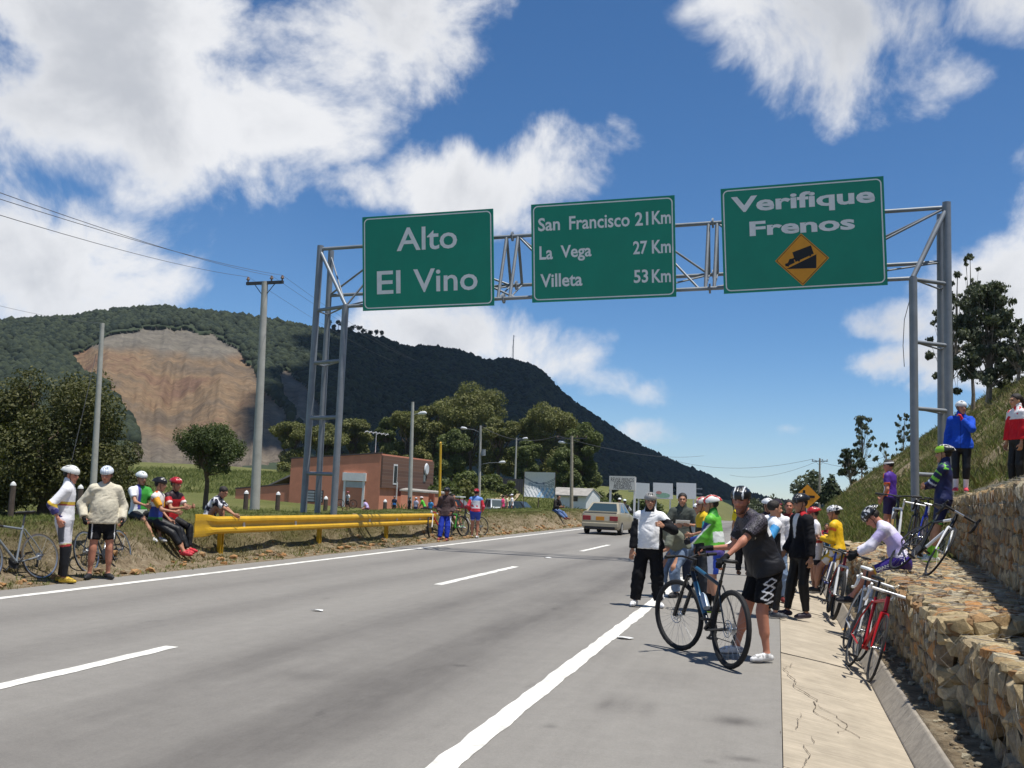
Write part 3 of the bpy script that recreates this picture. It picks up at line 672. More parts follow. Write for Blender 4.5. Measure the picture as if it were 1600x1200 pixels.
M_BARK = material('bark', (.12, .09, .065), .95, var=.35, vscale=6, bump=.6, bscale=20); M_BARKP = material('pale_bark', (.26, .22, .175), .9, var=.35, vscale=4, bump=.4, bscale=12)
LEAF = {'dark': leaf_mat('leaf_dark', (.04, .06, .02), (.13, .155, .05), .22), 'mid': leaf_mat('leaf_mid', (.05, .07, .022), (.17, .19, .06), .22), 'olive': leaf_mat('leaf_olive', (.065, .08, .025), (.24, .23, .08), .22), 'gum': leaf_mat('leaf_gum', (.045, .055, .032), (.14, .155, .09), .18), 'deep': leaf_mat('leaf_deep', (.018, .03, .012), (.06, .075, .026), .12), 'rust': leaf_mat('leaf_rust', (.032, .046, .015), (.13, .12, .038), .2)}
def crown_mesh(name, clumps, nleaf, leaf, seed, shell=.55, droop=0.):
    """leaf-sized faces spread through the volume of many clumps; clumps: (x,y,z,rx,ry,rz)"""
    r = np.random.default_rng(seed); C = np.array(clumps, float); w = C[:, 3]*C[:, 4]; idx = r.choice(len(C), nleaf, p=w/w.sum()); c = C[idx]
    d = r.normal(size=(nleaf, 3)); d /= np.linalg.norm(d, axis=1)[:, None]; rad = (shell+(1-shell)*r.random(nleaf))**.8
    bump_ = .72+.5*vnoise(d*1.7+idx[:, None]*3.1, seed, 2, 1.)
    P = c[:, :3]+d*c[:, 3:6]*(rad*bump_)[:, None]
    nrm = d*.6+r.normal(size=(nleaf, 3))*.6+np.array([0, 0, .35]); nrm /= np.linalg.norm(nrm, axis=1)[:, None]
    t1 = np.cross(nrm, r.normal(size=(nleaf, 3))); t1 /= np.linalg.norm(t1, axis=1)[:, None]; t1[:, 2] -= droop; t2 = np.cross(nrm, t1)
    sz = leaf*r.uniform(.55, 1.25, nleaf)[:, None]
    V = np.stack([P-t1*sz, P+t2*sz*.55, P+t1*sz, P-t2*sz*.55], 1).reshape(-1, 3); i = np.arange(nleaf)*4; Fq = np.stack([i, i+1, i+2, i+3], -1)
    tone = np.clip(.5*r.random(nleaf)+.3*np.repeat(r.random(len(C))[None], 1, 0)[0][idx]+.2*r.random(nleaf), 0, 1)
    return np_mesh(name, V, Fq, smooth=False, attrs={'tone': np.repeat(tone, 4)})
def tree(label, base, clumps, nleaf, leaf, mat, seed, trunk_r=.2, bark=None, name='tree', limbs=True, shell=.55, group=None, droop=0., cat='tree'):
    base = np.array(base, float); root = empty(name, base, 0, label, cat, group); r = random.Random(seed); mb = MB(); mb.smooth = True
    C = np.array(clumps, float); top = C[np.argmax(C[:, 2])]; cz = C[:, 2].mean(); fork = np.array([C[:, 0].mean()*.3, C[:, 1].mean()*.3, max(.25*cz, C[:, 2].min()-C[:, 5].max()*.9)])
    p = [np.array([0, 0, -.3]), np.array([r.uniform(-.05, .05), 0, fork[2]*.5]), fork, (fork+top[:3])/2+np.array([r.uniform(-.2, .2), r.uniform(-.2, .2), 0]), top[:3]]
    mb.tube(p, [trunk_r*1.25, trunk_r, trunk_r*.85, trunk_r*.5, trunk_r*.12], 8)
    if limbs:
        for c in C[:(70 if bark else 26)]:
            a = fork+(top[:3]-fork)*r.uniform(0, .5); m_ = (a+c[:3])/2+np.array([r.uniform(-.1, .1), r.uniform(-.1, .1), -.08*np.linalg.norm(c[:3]-a)])
            mb.tube([a, m_, c[:3]], [trunk_r*(.26 if bark else .42), trunk_r*(.16 if bark else .28), trunk_r*.06], 5)
    mb.build('trunk', bark or M_BARK, root)
    link_mesh('crown', crown_mesh('crown', clumps, nleaf, leaf, seed, shell, droop), LEAF[mat], root); return root
def clumps_ball(n, cx, cy, cz, RX, RY, RZ, rmin, rmax, seed, flat=1., low=-.75):
    r = random.Random(seed); out = []; k = 0
    while len(out) < n and k < 5000:
        k += 1; d = Vector((r.gauss(0, 1), r.gauss(0, 1), r.gauss(0, 1))).normalized()
        if d.z < low: continue
        q = r.uniform(.45, .9); rr_ = r.uniform(rmin, rmax); out.append((cx+d.x*RX*q, cy+d.y*RY*q, cz+d.z*RZ*q, rr_, rr_, rr_*flat))
    return out
def gz(x, y): return float(Hgt(np.array([float(x)]), np.array([float(y)]))[0])
def base_at(px, Y):
    p = atY(px, 780, Y); return np.array([p[0], Y, gz(p[0], Y)])
def zpix(px, py, Y): return float(atY(px, py, Y)[2])
def wpix(n, Y): return n/F_PX*Y*1.05
# big dark broadleaf behind the left bank
Y = 44.; b = base_at(70, Y); top = zpix(75, 574, Y)-b[2]
tree('huge dark bushy tree behind the bank at the left edge', b, clumps_ball(64, 0, 0, top*.44, 4.2, 3.6, top*.54, .7, 1.6, 3), 60000, .09, 'rust', 3, .3, shell=.4)
b = base_at(-60, 50); tree('dark tree cut off by the left edge of the picture', b, clumps_ball(34, 0, 0, 2.6, 4.2, 3.4, 3.0, .9, 1.6, 5), 30000, .1, 'dark', 5, .28)
b = base_at(178, 58); tree('smaller dark tree behind the white sweater man, right of the huge tree', b, clumps_ball(22, 0, 0, 2.0, 2.1, 2.2, 2.4, .6, 1.1, 6), 20000, .095, 'rust', 6, .2)
# round tree with a clear stem
Y = 62.; b = base_at(322, Y); t0 = zpix(322, 656, Y)-b[2]; t1 = zpix(322, 748, Y)-b[2]
tree('small round-headed tree with a bare stem in the meadow', b, clumps_ball(44, .1, 0, (t0+t1)/2, 2.2, 2.1, (t0-t1)/2*1.02, .35, .95, 8, low=-.75), 34000, .075, 'dark', 8, .17, shell=.3)
# umbrella-shaped trees behind the orange building
for k, (x0, x1, y0, y1, Y) in enumerate([(412, 486, 648, 722, 170.), (470, 534, 660, 722, 176.), (520, 575, 646, 718, 182.)]):
    px_ = (x0+x1)/2; b = base_at(px_, Y); h0 = zpix(px_, y0, Y)-b[2]; h1 = zpix(px_, y1, Y)-b[2]; w = wpix(x1-x0, Y)/2
    lab = ['flat-topped olive tree left of the gantry tower, behind the orange building', 'flat-topped olive tree seen between the gantry tower legs', 'flat-topped olive tree just right of the gantry tower'][k]
    cl = clumps_ball(26, 0, 0, h0*.66, w, w*.8, h0*.3, 1.1, 2.0, 20+k, .55, -.3)+clumps_ball(10, 0, 0, h0*.35, w*.8, w*.7, h0*.3, .9, 1.5, 30+k, .8)
    tree(lab, b, cl, 20000, .2, 'olive', 40+k, .3, group='umbrella trees behind the orange building')
# tall clumped trees at the middle
TT = [(630, 632, 735, 36, 175., 'dense olive tree left of the tallest one, above the orange building'), (672, 618, 735, 42, 190., 'tall olive tree leaning against the left side of the tallest tree'), (733, 603, 735, 58, 186., 'tallest clumped tree in the wood behind the yellow post'), (776, 650, 752, 34, 180., 'tree below the right shoulder of the tallest tree'), (702, 668, 748, 36, 172., 'low dark tree in front of the tallest tree'), (852, 632, 760, 52, 182., 'broad round tree above the hanging banner'), (905, 662, 772, 36, 170., 'tree at the right end of the wood, behind the wooden pole'), (820, 684, 762, 26, 168., 'small tree left of the banner, beside the lamp pole'), (600, 650, 728, 22, 185., 'small tree at the left end of the wood above the roof'), (880, 700, 775, 28, 160., 'low dark tree right behind the banner')]
for k, (px_, y0, y1, hw, Y, lab) in enumerate(TT):
    b = base_at(px_, Y); h0 = zpix(px_, y0, Y)-b[2]; w = wpix(hw, Y)
    cl = clumps_ball(20, 0, 0, h0*.70, w*.85, w*.75, h0*.27, w*.22, w*.4, 60+k, .8, -.5)+clumps_ball(16, 0, 0, h0*.30, w*.95, w*.8, h0*.3, w*.22, w*.4, 80+k, .9)
    tree(lab, b, cl, 27000, .21, 'olive' if k in (0, 1, 2, 3, 5) else 'mid', 100+k, .35, group='trees of the wood at the foot of the mountain', shell=.5)
# shrubs on the meadow slope
SHL = ['first shrub right of the brick wall', 'shrub right behind the lamp pole', 'shrub left of the yellow post', 'shrub right of the yellow post', 'dark upper shrub above the low orange wall', 'dark upper shrub beside the yellow post top', 'wide shrub left of the transformer pole', 'wide shrub right of the transformer pole', 'shrub above the roof corner with the antenna', 'olive shrub at the foot of the flat-topped trees', 'olive shrub between the crossarm pole and the gantry tower', 'dark shrub right of the white house', 'shrub behind the white house', 'small shrub left of the dark gate', 'dark shrub behind the blank billboards', 'small dark bush above the warning board']
ORD = ['first', 'second', 'third', 'fourth', 'fifth', 'sixth', 'seventh', 'eighth', 'ninth', 'tenth', 'eleventh']
SH = [(640, 768, 20, 96., 'mid'), (668, 762, 22, 98., 'dark'), (700, 758, 18, 102., 'mid'), (722, 752, 20, 106., 'olive'), (655, 750, 16, 125., 'dark'), (690, 745, 18, 128., 'dark'), (735, 740, 24, 132., 'mid'), (765, 745, 20, 134., 'mid'), (600, 745, 20, 130., 'mid'), (562, 728, 22, 160., 'olive'), (440, 722, 20, 165., 'olive'), (945, 783, 18, 140., 'dark'), (930, 770, 16, 150., 'mid'), (790, 752, 14, 130., 'mid'), (1010, 778, 22, 150., 'dark'), (960, 762, 10, 170., 'deep')]
for k, (px_, py_, hw, Y, mt) in enumerate(SH):
    b = base_at(px_, Y); zc = zpix(px_, py_, Y)-b[2]; w = wpix(hw, Y)
    tree(SHL[k]+' on the slope below the wood', b, clumps_ball(9, 0, 0, max(.5, zc*.5), w, w*.7, max(.6, zc*.5), w*.35, w*.6, 140+k, .8), 1700, .24, mt, 150+k, .06, name='shrub', group='shrubs on the meadow slope', cat='shrub')
# far trees on the mountain's top edge (a row against the sky)
for k, px_ in enumerate([514, 521, 528, 537, 545, 551, 560, 568, 578, 586, 595]):
    P = mpos(np.array(px_), np.array(1.0)); h = random.Random(k).uniform(6, 13); cl = clumps_ball(6, 0, 0, h*.75, 2.2, 2.2, h*.22, 1., 1.9, 170+k)
    tree(ORD[k]+' thin tree from the left in the row on the ridge', P, cl, 420, .6, 'deep', 180+k, .25, group='row of thin trees on the ridge', limbs=True)
# eucalyptus and scrub on the right hill
def gum(label, px_, Y, y0, y1, hw, n, seed, mat='gum', leaf=.2, dens=26, tr=.16):
    p = atY(px_, y1, Y); b = np.array([p[0], Y, min(p[2], gz(p[0], Y)+.0)]); h0 = zpix(px_, y0, Y)-b[2]; w = wpix(hw, Y); r = random.Random(seed); cl = []
    for i in range(dens):
        t = r.random()**.8; zz = h0*(.2+.76*t); ww = w*(1-.55*abs(t-.35)/.65); a = r.uniform(0, 6.28); q = math.sqrt(r.random()); rr_ = w*r.uniform(.07, .24)
        cl.append((math.cos(a)*ww*q, math.sin(a)*ww*q*.8, zz, rr_, rr_, rr_*.75))
    return tree(label, b, cl, n, leaf, mat, seed, tr, M_BARKP, name='eucalyptus_tree', shell=.0, droop=.7)
gum('tall eucalyptus tree on the hill crest behind the right gantry tower', 1545, 68., 440, 640, 54, 26000, 301, leaf=.095, dens=150, tr=.2)
gum('thin-topped eucalyptus rising above the tall one at the right', 1520, 74., 388, 640, 22, 3200, 302, leaf=.09, dens=40, tr=.12)
gum('slender eucalyptus partly hidden by the right gantry tower', 1484, 72., 420, 650, 30, 6500, 303, leaf=.09, dens=70, tr=.12)
gum('eucalyptus cut by the right edge of the picture', 1592, 66., 500, 610, 26, 6500, 304, leaf=.09, dens=60, tr=.12)
gum('spindly sparse tree on the far right hill, left of the tower', 1347, 120., 646, 745, 22, 2600, 305, leaf=.12, dens=60, tr=.1)
gum('small sparse sapling against the sky beside the right tower', 1411, 110., 642, 712, 15, 1300, 306, leaf=.11, dens=34, tr=.07)
gum('wind-bent dark bushy tree on the far right hill', 1330, 116., 700, 752, 24, 3600, 307, 'deep', .12, 46, .14)
gum('bare-branched little tree on the right hill slope', 1385, 112., 690, 735, 16, 140, 308, leaf=.2, dens=12, tr=.09)
b = base_at(1299, 130.); tree('dense dark conifer on the far right hill', b, [(0, 0, .8+i*.55, 1.9-.32*i, 1.9-.32*i, .7) for i in range(6)], 2200, .26, 'deep', 309, .15, limbs=False)
for k, (px_, Y, w, h) in enumerate([(1180, 230., 5, 5), (1204, 235., 5, 6), (1168, 228., 4, 4), (1262, 190., 4, 8), (1270, 195., 3, 9), (1225, 240., 6, 5)]):
    b = base_at(px_, Y); tree(['grey tree behind the helmet of the man in black', 'grey tree just right of the man in black near the horizon', 'low grey tree at the foot of the mountain tail', 'tall thin tree left of the amber junction sign', 'tall thin tree behind the amber junction sign', 'low broad tree between the cap wearer and the mountain'][k], b, clumps_ball(10, 0, 0, h*.6, w*.6, w*.6, h*.4, 1., 1.8, 190+k), 900, .4, 'gum', 310+k, .15, group='distant trees at the end of the road')
# ================================================================== sign gantry
M_STEEL = material('grey_painted_steel', (.23, .25, .27), .5, .25, var=.16, vscale=2.5, bump=.08, bscale=40, spec=.5)
M_GREEN = material('sign_green', (.0, .27, .165), .42, var=.07, vscale=1.2, spec=.5); M_SIGNW = material('sign_white', (.88, .87, .84), .5, var=.08, vscale=3)
M_SIGNBACK = material('sign_edge', (.03, .12, .09), .5, var=.1); M_AMBER = material('sign_amber', (.80, .33, .02), .45, var=.07, vscale=3); M_BLACK = material('sign_black', (.012, .012, .014), .5, var=.1)
GY = 25.7
def P3(px, py, Y): return Vector(atY(px, py, Y))
gant = empty('sign_gantry', atY(500, 802, GY), 0, 'grey tubular steel gantry spanning the road and carrying the green signs', 'gantry'); g0 = gant.location.copy()
def member(name, pts, r, n=12):
    mb = MB(); mb.smooth = True; mb.tube([Vector(p)-g0 for p in pts], r, n); return mb.build(name, M_STEEL, gant)
def vleg(px0, py0, Y, ptop, r=.092, zbase=None):
    b = P3(px0, py0, Y); t = Vector(ptop)
    b = Vector((b.x, b.y, (zbase if zbase is not None else b.z)-.3)); t = Vector((t.x, t.y, t.z)); member('tower_leg', [b, t], r, 16); return b, t
YA, YB, YC = GY+.35, GY+1.0, GY-.25
lA = vleg(474, 800, YA, P3(501, 384, YA)); lB = vleg(496, 800, YB, P3(517.5, 392, YB), .085); lC = vleg(521, 805, YC, P3(540, 477, YC))
rA = vleg(1484, 700, YA, P3(1479, 316, YA), .098, 1.85); rB = vleg(1471, 700, YB, P3(1469, 335, YB), .085, 1.85); rC = vleg(1430, 765, YC, P3(1426.5, 433, YC), .095, 1.85)
def onleg(l, z): b, t = l; return b+(t-b)*((z-b.z)/(t.z-b.z))
for A, B, C, zs in ((lA, lB, lC, [zpix(500, v, YC) for v in (479, 563, 651, 740)]), (rA, rB, rC, [zpix(1440, v, YC) for v in (436, 534, 638, 741)])):
    for z in zs:
        a, b_, c = onleg(A, z), onleg(B, z), onleg(C, z); member('rung', [c, a], .05); member('rung', [c, b_], .022); member('rung', [a, b_], .022)
tA, tR = onleg(lA, lA[1].z-.1), onleg(rA, rA[1].z-.13)
member('top_chord', [tA, tR], .052)
cF0, cF1 = lC[1]+Vector((.0, 0, -.03)), rC[1]+Vector((0, 0, -.03)); member('bottom_chord', [cF0, cF1], .05)
cB0, cB1 = P3(514, 462, YB), P3(1472, 409.5, YB); member('bottom_chord', [cB0, cB1], .05)
member('diagonal', [lC[1], onleg(lA, lA[1].z-.15)], .05); member('diagonal', [lC[1], onleg(lB, lB[1].z-.15)], .022); member('diagonal', [rC[1], onleg(rA, rA[1].z-.15)], .06); member('diagonal', [rC[1], onleg(rB, rB[1].z-.1)], .05)
def along(a, b, t): return a+(b-a)*t
xs_ = []
for px_ in (785, 803, 1104.5, 1118): xs_.append((P3(px_, 400, GY).x-tA.x)/(tR.x-tA.x))
for t in xs_:
    T = along(tA, tR, t); Fc, Bc = [along(a_, b_, (T.x-a_.x)/(b_.x-a_.x)) for a_, b_ in ((cF0, cF1), (cB0, cB1))]; member('post', [T, Fc], .045); member('post', [T, Bc], .04); member('post', [Fc, Bc], .022)
for t in (sum(xs_[:2])/2, sum(xs_[2:])/2):
    for a, b_ in ((tA, tR), (cF0, cF1), (cB0, cB1)):
        c = along(a, b_, (along(tA, tR, t).x-a.x)/(b_.x-a.x)); d = (b_-a).normalized()
        for s in (-1, 1): member('flange', [c+d*(s*.012-.01), c+d*(s*.012+.01)], .13, 14)
nodes_t = [0.0, .14, xs_[0], xs_[1], .44, .55, xs_[2], xs_[3], .82, 1.0]
for i in range(len(nodes_t)-1):
    a, b_ = nodes_t[i], nodes_t[i+1]
    if b_-a < .03: continue
    top_first = i % 2 == 1
    for c0, c1 in ((cF0, cF1), (cB0, cB1)):
        p, q = (along(tA, tR, a), along(c0, c1, b_)) if top_first else (along(c0, c1, a), along(tA, tR, b_)); member('diagonal', [p, q], .03, 10)
    member('lacing', [along(cF0, cF1, a), along(cB0, cB1, b_)], .024, 8)
mb = MB(); mb.tube([P3(1421, 470, YC)-g0, P3(1413, 500, YC)-g0, P3(1411, 540, YC)-g0, P3(1413, 573, YC)-g0], .008, 5); mb.build('loose_cable', M_BLACK, gant)

_txt = {}
def text_geo(s, bold=.0):
    k = (s, bold)
    if k in _txt: return _txt[k]
    cu = bpy.data.curves.new('t', 'FONT'); cu.body = s; cu.size = 1; cu.offset = bold; cu.resolution_u = 3; cu.fill_mode = 'FRONT'
    ob = bpy.data.objects.new('t', cu); COL.objects.link(ob); bpy.context.view_layer.update()
    me = bpy.data.meshes.new_from_object(ob.evaluated_get(bpy.context.evaluated_depsgraph_get())); bpy.data.objects.remove(ob)
    v = np.array([q.co[:2] for q in me.vertices]); f = [tuple(p.vertices) for p in me.polygons]; bpy.data.meshes.remove(me); _txt[k] = (v, f); return v, f
def lettering(s, u0, u1, v0, v1, mat, parent, fn, bold=.02, name='lettering', italic=0.):
    """writing fitted to a rectangle u0..u1 x v0..v1 of a surface fn(u,v)->local point"""
    v, f = text_geo(s, bold); mn, mx = v.min(0), v.max(0); q = (v-mn)/(mx-mn)
    P = [fn(u0+(a+italic*b)*(u1-u0), v0+b*(v1-v0)) for a, b in q]; mb = MB(); mb.v = [tuple(p) for p in P]; mb.f = f
    me = bpy.data.meshes.new(name); me.from_pydata(mb.v, [], mb.f); me.update(); return link_mesh(name, me, mat, parent)
def sign_board(label, corners, texts, extra=None):
    YT, YBm = GY-.62, GY-.42
    tl, tr, br, bl = [P3(*corners[i], YT if i < 2 else YBm) for i in range(4)]
    c = (tl+tr+br+bl)/4; ex = ((tr-tl)+(br-bl)).normalized(); up = ((tl-bl)+(tr-br)); up = (up-ex*up.dot(ex)).normalized(); nrm = ex.cross(up)       # nrm points to the road users (-Y)
    W_, H_ = ((tr-tl).length+(br-bl).length)/2, ((tl-bl).length+(tr-br).length)/2
    M3 = Matrix((ex, -nrm, up)).transposed()
    root = empty('road_sign', c, 0, label, 'road sign'); root.rotation_euler = M3.to_euler()
    b = MB(); b.box((0, .02, 0), (W_, .04, H_)); b.build('panel', M_GREEN, root)
    def rr(w, h, r, n=6):
        return [(sx*(w/2-r)+r*math.cos(a), sz*(h/2-r)+r*math.sin(a)) for sx, sz, a0 in ((1, 1, 0), (-1, 1, 90), (-1, -1, 180), (1, -1, 270)) for a in [R(a0+90*k/n) for k in range(n+1)]]
    o_, i_ = rr(W_-.10, H_-.10, .13), rr(W_-.16, H_-.16, .10); mb = MB(); n = len(o_)
    for k in range(n):
        a, b_ = k, (k+1) % n; mb.quad((o_[a][0], -.004, o_[a][1]), (o_[b_][0], -.004, o_[b_][1]), (i_[b_][0], -.004, i_[b_][1]), (i_[a][0], -.004, i_[a][1]))
    mb.build('border_line', M_SIGNW, root)
    def uv(px_, py_):
        d = Vector(ray(px_, py_)); o = Vector((0, 0, HC)); t = (c-o).dot(nrm)/d.dot(nrm); p = o+d*t-c; return p.dot(ex), p.dot(up)
    for s, (x0, y0, x1, y1), bold in texts:      # x0,y0 bottom-left and x1,y1 top-right corner of the writing
        u0, v0 = uv(x0, y0); v1 = uv(x0, y1)[1]; u1 = uv(x1, (y0+y1)/2)[0]; lettering(s, u0, u1, v0, v1, M_SIGNW, root, lambda u, v: (u, -.006, v), bold)
    rail = MB()
    for s in (-.3, .3): rail.box((0, .09, s*H_), (W_*.96, .07, .05))
    for s in (-.35, .35): rail.box((s*W_, .16, 0), (.06, .07, H_*.94))
    rail.build('back_rail', M_STEEL, root)
    if extra: extra(root, uv)
    return root
def T_(s, x0, x1, yb0, yt0, ybr, ytr): pass
sign_board('green road sign reading Alto El Vino, leftmost on the gantry', [(565.8, 339.8), (770.5, 325.5), (771.8, 477.5), (567.2, 485.5)],
           [('Alto', (620, 393, 714.3, 356.5), .012), ('El', (589.2, 460, 626, 424), .012), ('Vino', (646, 457.4, 746.4, 421), .012)])
sign_board('green road sign listing San Francisco, La Vega and Villeta distances', [(830, 320), (1055, 304.5), (1055.7, 463.8), (831.2, 472.5)],
           [('San', (841, 361.8, 875, 341), .022), ('Francisco', (889.5, 359.3, 984, 338), .018), ('21', (992.5, 353, 1013, 331.8), .022), ('Km', (1018.8, 350.8, 1048.3, 330), .022),
            ('La', (843, 406.3, 863.8, 385), .022), ('Vega', (876.3, 409, 924.3, 383.6), .022), ('27', (989.5, 398, 1011.5, 377), .022), ('Km', (1018.8, 396.3, 1048.3, 375.3), .022),
            ('Villeta', (844.5, 449.5, 910, 428.5), .022), ('53', (990.5, 442.5, 1012.8, 421.8), .022), ('Km', (1018.8, 442, 1048.3, 421.2), .022)])
def slope_symbol(root, uv):
    cu, cv = uv(1253, 405.5); hw = abs(uv(1295.5, 403)[0]-cu); hh = abs(uv(1253, 364.5)[1]-cv)
    def dia(k, y, mat, nm):
        mb = MB(); mb.quad((cu-hw*k, y, cv), (cu, y, cv-hh*k), (cu+hw*k, y, cv), (cu, y, cv+hh*k)); return mb.build(nm, mat, root)
    d = dia(1., -.006, M_AMBER, 'warning_diamond'); dia(.955, -.009, M_BLACK, 'diamond_line'); dia(.925, -.012, M_AMBER, 'diamond_face')
    def L2(px_, py_): u, v = uv(px_, py_); return (u, -.016, v)
    mb = MB(); mb.quad(L2(1228.5, 420.5), L2(1275.5, 419), L2(1275.5, 397.5)); mb.build('slope_symbol', M_BLACK, root)
    mb = MB(); mb.quad(L2(1243, 409.5), L2(1271.5, 396.5), L2(1267, 383.5), L2(1238, 394.5)); mb.quad(L2(1227.5, 416.5), L2(1231, 415.8), L2(1242, 410.5), L2(1239.5, 403.8), L2(1233.5, 405), L2(1231, 411), L2(1226.5, 412.5)); 
    mb.quad(L2(1238, 407), L2(1244, 405), L2(1243, 402), L2(1238, 404))
    def disc(px_, py_, r):
        c0 = L2(px_, py_); mb.quad(*[(c0[0]+r*math.cos(a), -.017, c0[2]+r*math.sin(a)) for a in [i*math.pi/6 for i in range(12)]])
    disc(1231.5, 415.5, .022); disc(1248.5, 407.5, .022); disc(1266, 399.5, .022); mb.build('truck_symbol', M_BLACK, root)
sign_board('green road sign reading Verifique Frenos with an amber truck diamond', [(1127.8, 295.5), (1383.2, 274.5), (1384.4, 445.5), (1129, 458.8)],
           [('Verifique', (1143, 340, 1367.7, 308), .03), ('Frenos', (1171.5, 369.5, 1336, 346.5), .032)], slope_symbol)

# ================================================================== crash barrier
M_YEL = material('yellow_paint', (.62, .36, .015), .45, var=.14, vscale=3, bump=.06, bscale=30, spec=.5)
rail = empty('crash_barrier', (-10.9, 18.2, .1), 0, 'yellow steel crash barrier along the left bank', 'crash barrier')
GP = [(-.0, -.02), (.03, -.005), (.06, .03), (.06, .075), (.015, .125), (.005, .155), (.015, .185), (.06, .235), (.06, .28), (.03, .315), (0, .33)]     # W profile (out towards the road, up)
def wbeam(y0, y1, z0, z1, xo=0.):
    mb = MB(); rings = []
    for y_, z_ in ((y0, z0), (y1, z1)):
        ring = [(u+xo, y_-18.2, z_+v-.1) for u, v in GP]+[(u+xo-.006, y_-18.2, z_+v-.1) for u, v in reversed(GP)]; rings.append(ring)
    mb.loft(rings); o = mb.build('rail_beam', M_YEL, rail); return o
wbeam(18.5, 29.3, .525, .5); wbeam(28.95, 32.25, .502, .49, .009)
mb = MB(); rings = []      # flattened fishtail end
for t in np.linspace(0, 1, 7):
    y_ = 18.5-.75*t; fl = 1-.85*ss(0, .5, t); sw = 1+.32*math.sin(min(1, t*1.3)*1.6)*(1-.12*t); rings.append([(u*fl+.004, y_-18.2, .527-.1+.155+(v-.155)*sw) for u, v in GP]+[(u*fl-.006, y_-18.2, .527-.1+.155+(v-.155)*sw) for u, v in reversed(GP)])
mb.loft(rings); mb.build('fishtail_end', M_YEL, rail)
for y_ in (18.85, 23.5, 28.0, 31.9):
    mb = MB(); pr = [(-.07, -.05), (.02, -.05), (.02, -.035), (-.055, -.035), (-.055, .035), (.02, .035), (.02, .05), (-.07, .05)]
    mb.loft([[(a-.03, b_+y_-18.2, z) for a, b_ in pr] for z in (-.35, .66)]); mb.build('rail_post', M_YEL, rail)
for y_ in (19.6, 22.0, 26.5, 28.6, 30.6):
    mb = MB(); mb.loft([[(.012, y_-18.2+a, .525+b_) for a, b_ in ((-.02, .0), (.07, .0), (.05, .10), (-.02, .10))], [(.03, y_-18.2+a, .525+b_) for a, b_ in ((-.02, .0), (.07, .0), (.05, .10), (-.02, .10))]]); mb.build('reflector', material('reflector_white', (.6, .58, .55), .4), rail)

# ================================================================== poles, wires
M_CONC = material('pole_concrete', (.40, .39, .35), .9, var=.16, vscale=2, bump=.2, bscale=25); M_WOODP = material('pole_weathered', (.33, .29, .22), .9, var=.25, vscale=2); M_DKST = material('dark_iron', (.07, .07, .075), .6, .3); M_GLZ = material('insulator', (.16, .10, .07), .3); M_LAMP = material('lamp_head', (.6, .61, .62), .4)
M_CABLE = material('cable', (.10, .10, .11), .6, var=0)
POLE = {}
def pole(key, label, px_, py0, py1, Y, r0, r1, mat, arms=(), lamp=None, px1=None, extra=None):
    b = P3(px_, py0, Y); b.z = min(b.z, gz(b.x, Y))-.1 if key not in ('p4', 'p6') else b.z-.3; tp = P3(px1 or px_, py1, Y)
    root = empty('utility_pole', b, 0, label, 'utility pole'); mb = MB(); mb.smooth = True; mb.tube([(0, 0, 0), tuple(tp-b)], [r0, r1], 14); mb.build('shaft', mat, root); h = tp-b; POLE[key] = []
    for f, half, ang in arms:
        c = h*f; d = Vector((math.cos(ang), math.sin(ang), .035))*half; mb = MB(); mb.box(tuple(c), (2*half, .1, .11), Matrix.Rotation(ang, 3, 'Z') @ Matrix.Rotation(-.035, 3, 'Y')); mb.build('crossarm', M_DKST, root)
        mb = MB(); mb.tube([c+d*.6, c-Vector((0, 0, .55))], .015, 6); mb.tube([c-d*.6, c-Vector((0, 0, .55))], .015, 6); mb.build('arm_brace', M_DKST, root)
        for s in (-.93, .35, .93):
            q = c+d*s+Vector((0, 0, .06)); mb = MB(); mb.smooth = True; mb.tube([q, q+Vector((0, 0, .06)), q+Vector((0, 0, .09)), q+Vector((0, 0, .13)), q+Vector((0, 0, .2))], [.03, .03, .075, .055, .03], 10); mb.build('insulator', M_GLZ, root); POLE[key].append(b+q+Vector((0, 0, .2)))
    if lamp:
        for f, dx, dz in lamp:
            c = h*f; mb = MB(); mb.smooth = True; mb.tube([c, c+Vector((dx*.5, 0, dz*.8)), c+Vector((dx, 0, dz))], .024, 8); mb.build('lamp_arm', M_STEEL, root)
            mb = MB(); mb.smooth = True; q = c+Vector((dx, 0, dz)); s = 1 if dx > 0 else -1; mb.tube([q, q+Vector((s*.25, 0, .05)), q+Vector((s*.6, 0, .08)), q+Vector((s*.75, 0, .06))], [.06, .15, .16, .05], 10); mb.build('lamp_head', M_LAMP, root)
    if extra: extra(root, h)
    POLE[key].append(Vector(tp)); return root
pole('p1', 'plain concrete pole behind the white sweater man', 147, 765, 505, 42., .17, .1, M_CONC, px1=160)
pole('p2', 'tall concrete pole with a crossarm, just left of the gantry tower', 399, 800, 440, 34., .19, .115, M_CONC, arms=((.995, .75, .02),), px1=414)
pole('p3', 'concrete lamp pole right of the orange building', 640, 800, 628, 80., .2, .12, M_CONC, lamp=((.87, .5, .25),), px1=645)
def xfmr(root, h):
    mb = MB(); mb.smooth = True; c = h*.62; mb.tube([c+Vector((.42, -.1, -.35)), c+Vector((.42, -.1, .35))], .24, 14); mb.build('transformer', M_STEEL, root)
pole('p4', 'thin pole with a transformer and two lamps beside the dirt track', 749, 772, 665, 110., .16, .11, M_CONC, lamp=((.9, -1.6, .4), (.45, 2.2, .3)), px1=751, extra=xfmr)
pole('p5', 'weathered pole with a crossarm right of the banner', 893.5, 792, 681, 105., .2, .14, M_WOODP, arms=((.97, 1.6, .1),), lamp=((.9, -.7, .1),))
pole('p6', 'thin lamp pole rising behind the dark gate', 805, 748, 684, 140., .14, .1, M_CONC, lamp=((.95, .9, .2),), px1=807)
